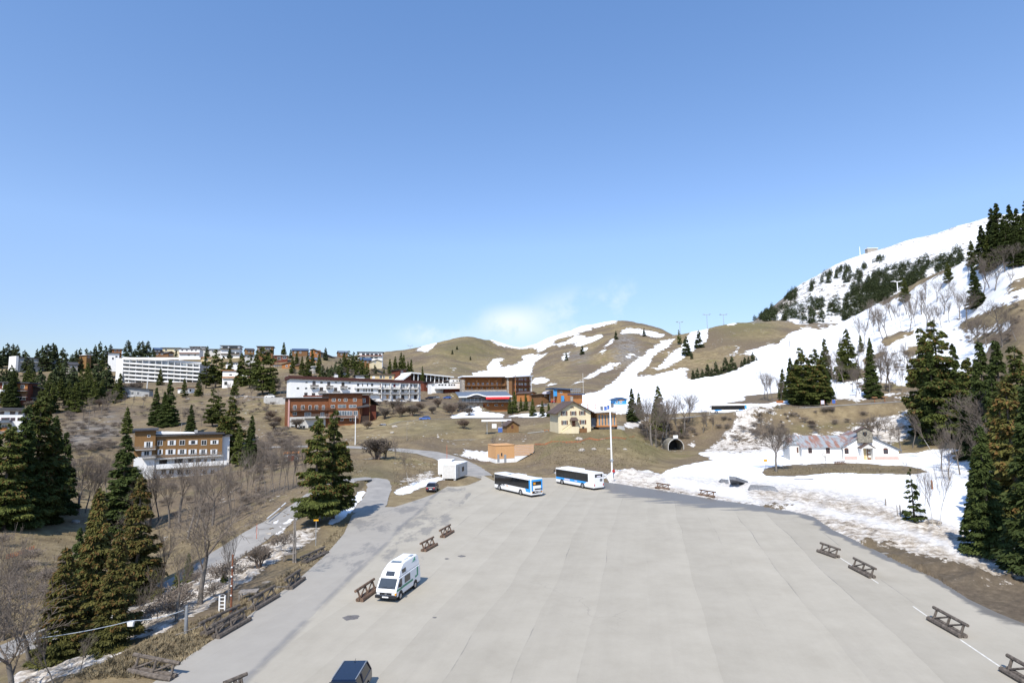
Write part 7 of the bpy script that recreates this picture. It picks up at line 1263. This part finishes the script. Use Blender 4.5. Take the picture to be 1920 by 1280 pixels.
t, g, h = pole('post', 348, 1188, 40.3, 1140, .14, 'steel', 'stout grey metal post on the gravel left of doubled barriers', 'post')
line_thing('cable', [P(345,1143,40.3), P(246,1163,39), P(30,1200,36)], .022, 'cable', 'pale cable running left from the grey metal post', 'cable', sag=.15); g = P(246,1163,39); t = thing('floodlight', tuple(g), 'small white floodlight hanging on the cable at lower left', 'lamp'); mb = MB(); mb.hexa([(-.16,-.1,-.32),(.16,-.1,-.32),(.12,.12,-.4),(-.12,.12,-.4),(-.2,-.12,-.05),(.2,-.12,-.05),(.16,.12,-.05),(-.16,.12,-.05)]); mb.build('housing', 'pole_white', t); mb = MB(); mb.tube((0,0,-.05),(0,0,.02),.03,n=5); mb.build('hook', 'steel', t)
def table(px, py, Y, w_, d__, hh_, label, mt='wood_grey', rz=.15):
    g = hit(px, py); t = thing('table', tuple(g), label, 'table', rz=rz); mb = MB(); mb.box(-w_/2, w_/2, -d__/2, d__/2, hh_, hh_+.08); mb.build('table_top', mt, t)
    for x in (-w_/2+.1, w_/2-.1):
        for y in (-d__/2+.1, d__/2-.1): mb = MB(); mb.box(x-.05, x+.05, y-.05, y+.05, -.1, hh_-.002); mb.build('leg', mt, t)
table(466, 1122, 48.5, 1.5, .9, .6, 'low grey wooden table on the grass behind the long grey barrier'); table(543, 1052, 60, 1.3, .7, .7, 'grey plank table at the foot of the double wooden pole')
t, g, h = pole('pole', 550, 1055, 59.8, 975, .11, 'wood_grey', 'double wooden pole standing behind the grey plank table', 'pole'); mb = MB(); mb.tube((.25, 0, -.3), (.12, 0, h*.95), .09, .06, 7); mb.build('stay', 'wood_grey', t)
t, g, h = pole('signpost', 592, 1022, 67, 977, .05, 'steel', 'thin signpost with a yellow plate under the twin spruces', 'sign'); mb = MB(); mb.box(-.28, .28, -.06, -.05, h-.1, h+.08); mb.build('plate', 'yellow_sign', t)
t, g, h = pole('snow_stake', 481, 1012, 76, 984, .035, 'orange_net', 'red snow stake on the edge of the lower road', 'stake'); t, g, h = pole('snow_stake', 838, 862, 152, 835, .05, 'orange_net', 'red snow stake by the debris above the road bend', 'stake')
# masts
def mast(px, py, Y, top, r, label, lamp=True, mt='pole_white'):
    t, g, h = pole('lamp_post', px, py, Y, top, r, mt, label, 'lamp post'); 
    if lamp: mb = MB(); mb.box(-.25, .55, -.12, .12, h-.02, h+.12); mb.build('lamp_head', 'steel', t)
    return t
t = mast(1148, 899, 118.5, 761, .19, 'tall white lamp mast at the foot of the mound, far edge of the lot', False); mb = MB(); mb.tube((0, 0, 3.6), (0, 0, 4.0), .34, n=10); mb.build('collar', 'steel', t)
mast(666, 834, 167, 781, .16, 'white lamp post by the road below the brown chalet hotel'); mast(275, 742, 268, 703, .22, 'white lamp post with arm in front of the apartment block'); mast(763, 828, 180, 800, .07, 'thin grey post on the slope above the road bend', False, 'wood_grey'); mast(1331, 778, 214, 722, .07, 'thin pale mast in front of the snow slope, left of upper road coach', False); mast(1094, 745, 252, 700, .06, 'thin pale mast beside the lift annex', False); mast(166, 804, 190, 772, .09, 'short grey post on the rocky slope at left', False, 'wood_grey'); mast(376, 672, 420, 650, .12, 'thin mast at the right end of the apartment block', False)
g = P(1150, 905, 116.5); t, g, h = pole('signpost', 1151, 903, 116.5, 884, .05, 'steel', 'signpost with round plate in front of the tall lamp mast', 'sign'); mb = MB(); mb.tube((0, -.06, h), (0, -.1, h), .3, n=14); mb.build('plate', 'red_paint', t)
t, g, h = pole('signpost', 1436, 882, 137, 864, .05, 'steel', 'yellow sign on a thin post near the round headed tree', 'sign'); mb = MB(); mb.box(-.4, .4, -.08, -.05, h-.25, h+.25); mb.build('plate', 'yellow_sign', t)
t, g, h = pole('signpost', 1463, 768, 204, 754, .05, 'steel', 'orange brown direction sign beside the upper road', 'sign'); mb = MB(); mb.box(-1.2, 1.2, -.08, -.05, h-.4, h+.5); mb.build('plate', 'sign_brown', t)
for px, lb in ((1543, 'white faced information board, left of two beside the upper road'), (1564, 'blue faced information board, right of two beside the upper road')):
    g = G(px, 205, 764); g.z += .1; t = thing('information_board', tuple(g), lb, 'board', 'information boards by the upper road')
    for x in (-.65, .65): mb = MB(); mb.box(x-.06, x+.06, -.05, .05, -.3, 2.0); mb.build('post', 'sign_brown', t)
    mb = MB(); mb.box(-.58, .58, -.04, .04, .7, 2.0); mb.build('panel', 'pale_print' if px == 1543 else 'blue_paint', t)
for px, Y, lb in ((1640, 206, 'left roofed notice stand on the snowy roadside'), (1659, 205, 'right roofed notice stand on the snowy roadside')):
    g = G(px, Y, 753); t = thing('notice_stand', tuple(g), lb, 'stand', 'notice stands on the roadside'); mb = MB(); mb.box(-.08, .08, -.08, .08, -.3, 1.7); mb.build('post', 'sign_brown', t); mb = MB(); mb.hexa([(-.9,-.5,1.7),(.9,-.5,1.7),(.9,.5,1.7),(-.9,.5,1.7),(-.9,-.05,2.1),(.9,-.05,2.1),(.9,.05,2.1),(-.9,.05,2.1)]); mb.build('roof', 'brown_wood', t)
g = G(1487, 203, 765); t = thing('guard_rail', tuple(g), 'wooden guard rail along the upper road above the chapel', 'railing')
for i in range(7): mb = MB(); mb.box(i*2-.08, i*2+.08, -.08, .08, -.3, .8+i*.03); mb.build('post', 'log_grey', t)
mb = MB(); mb.tube((-.2, -.1, .7), (12.3, -.1, .9), .08, n=6); mb.tube((-.2, -.1, .35), (12.3, -.1, .55), .07, n=6); mb.build('rail', 'log_grey', t)
# posts and objects in the chapel snow
t, g, h = pole('wooden_post', 1661, 948, 74.5, 936, .11, 'wood_grey', 'short dark post leaning in the snow, left of the young thin pine', 'post'); t, g, h = pole('wooden_post', 1683, 968, 70, 948, .06, 'wood_grey', 'pair of thin brown posts touching the young thin pine', 'post'); mb = MB(); mb.box(.35, .45, -.05, .05, -.3, h); mb.build('shaft', 'wood_grey', t)
t, g, h = pole('bin_post', 1748, 917, 83, 901, .17, 'sign_brown', 'reddish brown bollard in the snow right of the young thin pine', 'bollard'); g = G(1748, 74, 946); t = thing('boulder', tuple(g), 'low greenish mound shaped rock in the snow', 'rock'); 
def rock(g, r, label, mt='stone', group=None, sz=.7, nm='boulder'):
    bm = bmesh.new(); bmesh.ops.create_icosphere(bm, subdivisions=2, radius=1); rs_ = random.Random(int(abs(g[0]*97+g[1]*13)))
    for v in bm.verts: k = 1+rs_.uniform(-.18, .18); v.co = Vector((v.co.x*r*k*1.2, v.co.y*r*k, v.co.z*r*sz*k))
    me = bpy.data.meshes.new(nm); bm.to_mesh(me); bm.free(); me.materials.append(MATS[mt]); o = bpy.data.objects.new(nm, me); C.objects.link(o); o.location = g; return tag(o, label, 'rock', group)
bpy.data.objects.remove(t); rock(G(1748, 74, 946), .8, 'low brownish rock poking from the snow behind the thin birches', sz=.45)
for px, py, r, lb in ((1086,824,.95,'pale boulder on the mound below the yellow house'),(1091,845,.8,'grey mossy boulder midway down the mound'),(1113,843,.6,'flat grey rock right of the mossy boulder on the mound'),(141,980,.7,'rounded grey boulder on the meadow left of the rusty spruces'),(1171,843,.5,'small white stone right of the lamp mast on the mound'),(1141,842,.45,'little pale stone left of the lamp mast on the mound'),(445,745,1.1,'rock on the slope below the village hall'),(462,744,1.0,'pale rock on the slope left of the white car'),(352,748,.8,'stone by the village road below the apartment block'),(740,800,.9,'pale rock on the slope under the driveway'),(735,812,.7,'lower pale rock on the slope under the driveway'),(505,1003,.4,'rock on the lower road verge')):
    rock(hit(px, py), r, lb)
# ramps half buried in snow
mat('ramp_grey', (.20, .205, .215), .7, var=.15)
def ramp(quads, label, th=.2):
    c = PZ(*quads[0][0][:2]); t = thing('skate_ramp', tuple(c), label, 'ramp', 'grey skate ramps half buried in the snow')
    for q in quads:
        pts = [PZ(p[0], p[1], p[2])-c for p in q]; mb = MB(); mb.hexa([p-Vector((0, 0, .6)) for p in pts]+pts); mb.build('ramp_face', 'ramp_grey', t)
    return t
ramp([[(1357,905,.1),(1371,900,.1),(1371,897,.9),(1357,897,.9)]][:0] or [[(1346,903,.1),(1362,907,.1),(1366,899,.9),(1352,897,.9)]], 'small grey skate ramp, left of the tall ramp in the snow')
ramp([[(1371,906,.1),(1403,902,.1),(1380,893.5,2.0),(1367,892,2.0)]], 'tallest grey skate ramp with railing at its top edge')
ramp([[(1402,917,.1),(1425,920,.1),(1444,910,1.0),(1407,908,1.0)], [(1425.5,920,.1),(1463,923.5,.1),(1452,911.5,1.0),(1444.3,910,1.0)]], 'wide double sloped grey ramp, nearest of the skate ramps')
ramp([[(1483,901,.1),(1530,901,.1),(1524,897,.45),(1490,897,.45)]], 'low flat grey ramp slab below the grass island')
for px, lb in ((1365, 'thin rail post at the left of the tallest ramp'), (1376, 'thin rail post at the right of the tallest ramp')): t, g, h = pole('rail_post', px, 900, 113, 880, .04, 'steel', lb, 'post')
# picnic bench by chapel, things near village
barrier((1565,866,143),(1585,866,143),'low wooden bench in the snow before the chapel wall', group=None, hgt=.5)
g = P(1102, 761, 243); g.z = GZ(g.x, g.y); t = thing('wooden_arch', tuple(g), 'wooden arch frame at the edge of the snow field', 'arch')
for x in (0, 3.4): mb = MB(); mb.box(x-.12, x+.12, -.12, .12, -.3, 2.0); mb.build('post', 'orange_wood', t)
mb = MB(); pp_ = [(1.7-1.8*math.cos(i*math.pi/10), 2.0+.6*math.sin(i*math.pi/10)) for i in range(11)]
for a, c in zip(pp_[:-1], pp_[1:]): mb.tube((a[0], 0, a[1]), (c[0], 0, c[1]), .07, n=5)
mb.build('arch_rail', 'pale_wall', t); mb = MB(); mb.box(-.1, 3.5, -.1, .1, .2, .32); mb.build('cross_bar', 'orange_wood', t)
for i, (px, mt_) in enumerate(((1128, 'grey_paint'), (1135, 'blue_paint'), (1141, 'blue_paint'), (1148, 'grey_paint'))):
    g = P(px, 763, 238); g.z = GZ(g.x, g.y); t = thing('recycling_bin', tuple(g), ['leftmost grey container of the four above the glazed annex','blue container, second from left of the four above the annex','blue container, third from left of the four above the annex','rightmost grey container of the four above the glazed annex'][i], 'bin', 'containers beside the snow field'); mb = MB(); mb.box(-.5, .5, -.5, .5, 0, 1.4); mb.build('body', mt_, t, bevel=.06); mb = MB(); mb.box(-.54, .54, -.54, .54, 1.41, 1.52); mb.build('lid', 'black_trim', t)
g = P(1031, 739, 264); t = thing('lift_dome', tuple(g), 'rounded pale blue dome of the ski lift terminal, left of blue banner', 'lift terminal'); mb = MB(); n_ = 10; pts = [(1.9*math.cos(i*math.pi/n_), .2+1.5*math.sin(i*math.pi/n_)) for i in range(n_+1)]; mb.prism(pts, -2.6, 2.6); mb.v = [(y*1.0, x, z_) if 0 else (x*1.9, y, z_) for x, y, z_ in mb.v]; mb.build('shell', 'pale_print', t); mb = MB(); mb.box(-.3, .3, -.3, .3, -3, .2); mb.build('support', 'steel', t)
g = P(945, 812, 183); t = thing('recycling_bin', tuple(G(938, 186, 812)), 'blue bin with white lid under the flat roofed shelter', 'bin'); mb = MB(); mb.box(-.7, .7, -.5, .5, -.1, 1.4); mb.build('body', 'blue_paint', t, bevel=.05); mb = MB(); mb.box(-.72, .72, -.52, .52, 1.42, 1.55); mb.build('lid', 'pale_print', t)
t = thing('wooden_table', tuple(G(1025, 184, 808)), 'low orange wooden table on the terrace left of the yellow house', 'table'); mb = MB(); mb.box(-.9, .9, -.4, .4, .45, .55); mb.build('table_top', 'orange_wood', t); mb = MB(); mb.box(-.7, -.5, -.3, .3, -.1, .449); mb.build('leg', 'orange_wood', t); mb = MB(); mb.box(.5, .7, -.3, .3, -.1, .449); mb.build('leg', 'orange_wood', t)
# retaining wall by the village road
pts = [P(494.5, 744, 248), P(515, 744.5, 247), P(537, 745, 246)]; bz_ = [P(494.5, 750, 248).z, P(515, 756, 247).z, P(537, 760, 246).z]; mb = MB()
for i in range(2): a, c = pts[i], pts[i+1]; mb.hexa([(a.x, a.y, bz_[i]-1), (c.x, c.y, bz_[i+1]-1), (c.x, c.y+.6, bz_[i+1]-1), (a.x, a.y+.6, bz_[i]-1), tuple(a), tuple(c), (c.x, c.y+.6, c.z), (a.x, a.y+.6, a.z)])
tag(mb.build('retaining_wall', 'concrete'), 'curved concrete retaining wall left of the brown chalet hotel', 'wall')
# nets
def net(pts, hgt, label, mt='orange_net'):
    mb = MB(); 
    for a, c in zip(pts[:-1], pts[1:]):
        n_ = 5
        for i in range(n_):
            p, q = a.lerp(c, i/n_), a.lerp(c, (i+1)/n_)
            for k in range(3): mb.tube(p+Vector((0, 0, hgt*k/2+.03)), q+Vector((0, 0, hgt*k/2+.03)), .02, n=4, caps=False)
            mb.tube(p, p+Vector((0, 0, hgt+.05)), .03, n=4)
    return tag(mb.build('safety_net', mt), label, 'net')
net([hit(x, y) for x, y in ((1003,835),(1022,834),(1034,830),(1062,830),(1088,829),(1105,823),(1120,826),(1150,822),(1172,824),(1190,819))], .35, 'sagging red safety net across the mound below the yellow house')
net([hit(x, y) for x, y in ((12,1048),(30,1042),(48,1036),(66,1029))], .5, 'piece of orange safety net on the meadow at far left')
# guard rail on the lower road and pale rail of the walkway
line_thing('guard_rail', [G(501, 84, 946)+Vector((0, 0, .6)), G(518, 88, 935)+Vector((0, 0, .6)), G(536, 93, 924)+Vector((0, 0, .6))], .10, 'pole_white', 'short white guard rail beside the lower road', 'railing')
# ski lift pylons
def pylon(px, py, Y, top, label, w_=7.0, r=.4, mt='steel', group=None):
    g = G(px, Y, py); h = P(px, top, Y).z-g.z; t = thing('lift_pylon', tuple(g), label, 'pylon', group); mb = MB(); mb.tube((0, 0, -2), (0, 0, h), r, r*.6, 7); mb.build('shaft', mt, t)
    mb = MB(); mb.box(-w_/2, w_/2, -.3, .3, h-.3, h+.2); mb.build('cross_arm', mt, t)
    for s in (-1, 1): mb = MB(); mb.box(s*w_/2-.2-(.9 if s < 0 else 0), s*w_/2+.2+(.9 if s > 0 else 0), -2, 2, h+.22, h+.6); mb.build('sheave', mt, t)
gp_ = 'ski lift pylons on the skyline'
pylon(1275, 619, 640, 604, 'lift pylon on the skyline beside the round topped pine', 5, .35, group=gp_); pylon(1326, 609, 620, 590, 'middle lift pylon on the round hill skyline', 5.5, .35, group=gp_); pylon(1357, 604, 610, 590, 'right lift pylon on the round hill skyline', 5.5, .35, group=gp_)
pylon(1684, 552, 430, 528, 'big white lift pylon in front of the mountain beside a dark spruce', 5, .5, 'pole_white'); pylon(769, 657, 800, 648, 'tiny lift pylon left of the round brown hill', 5, .4); pylon(1541, 564, 1100, 548, 'small lift pylon among the lower mountain conifers', 6, .5); pylon(1500, 582, 1000, 570, 'lowest small lift pylon at the foot of the mountain', 6, .5)
pylon(1781, 450, 1290, 440, 'tiny lift pylon on the mountain ridge, middle of three', 4, .7, 'pole_white'); pylon(1827, 435, 1290, 424, 'tiny lift pylon on the mountain ridge, nearest the black spruces', 4, .7, 'pole_white'); pylon(1733, 458, 1290, 450, 'tiny lift pylon on the mountain ridge, leftmost of three', 4, .6, 'pole_white')
g = hit(1613, 480, 900); t = thing('aerial_mast', tuple(g), 'thin lattice mast on the snowy summit left of the summit hut', 'mast'); mb = MB(); mb.tube((0, 0, -3), (0, 0, 21), 1.1, .5, 4); mb.build('shaft', 'pole_white', t)
g = P(1632, 474, 1295); g.z = GZ(g.x, g.y); t = thing('summit_hut', tuple(g), 'flat grey lift building on the mountain summit', 'building'); mb = MB(); mb.box(-9, 14, -5, 5, -4, 7); mb.build('wall', 'stone', t); mb = MB(); mb.box(-10, 15, -6, 6, 7.01, 8.2); mb.build('roof', 'snow_roof', t); mb = MB(); mb.tube((-6, 0, 8.2), (-6, 0, 13), .8, n=5); mb.tube((6, 0, 8.2), (6, 0, 12), .8, n=5); mb.build('mast', 'steel', t)
# tunnel under the road
a = P(1251, 845, 184); fr = Fr(Vector((a.x, a.y, .1)), (1, .12), Vector((a.x, a.y, .1))); t = thing('tunnel', (a.x, a.y, .1), 'arched tunnel portal with pale rim in the embankment under the upper road', 'tunnel'); n_ = 14; R_ = 2.45; cx_ = 2.5
out_ = [(cx_+(R_+.22)*math.cos(i*math.pi/n_), 1.0+(R_+.22)*1.0*math.sin(i*math.pi/n_)) for i in range(n_+1)]; inn = [(cx_+R_*math.cos(i*math.pi/n_), 1.0+R_*math.sin(i*math.pi/n_)) for i in range(n_+1)]
for nm, mt_, y0, y1, ro in (('rim', 'pale_wall', -1.1, -.9, .16), ('vault', 'old_stone', -.89, 6.5, .12)):
    mb = MB(); o2 = [(cx_+(R_+ro)*math.cos(i*math.pi/n_), 1.0+(R_+ro)*math.sin(i*math.pi/n_)) for i in range(n_+1)]; o2 = [(o2[0][0], -.4)]+o2+[(o2[-1][0], -.4)]; i2 = [(inn[0][0], -.4)]+inn+[(inn[-1][0], -.4)]
    for k in range(len(o2)-1): mb.hexa([fr.pt(*q) for q in ((i2[k][0], y0, i2[k][1]), (o2[k][0], y0, o2[k][1]), (o2[k][0], y1, o2[k][1]), (i2[k][0], y1, i2[k][1]), (i2[k+1][0], y0, i2[k+1][1]), (o2[k+1][0], y0, o2[k+1][1]), (o2[k+1][0], y1, o2[k+1][1]), (i2[k+1][0], y1, i2[k+1][1]))])
    mb.build(nm, mt_, t)
mb = MB(); mb.box(cx_-R_, cx_+R_, 3.9, 4.1, -.4, 3.6, 0, fr); mb.build('end_wall', 'black_trim', t)  # black sheet, not a real wall: paints the shade of the tunnel's depth
mb = MB(); mb.box(cx_-.9, cx_+.6, -1.5, -1.2, 3.75, 4.7, 0, fr); mb.build('panel', 'pole_white', t)
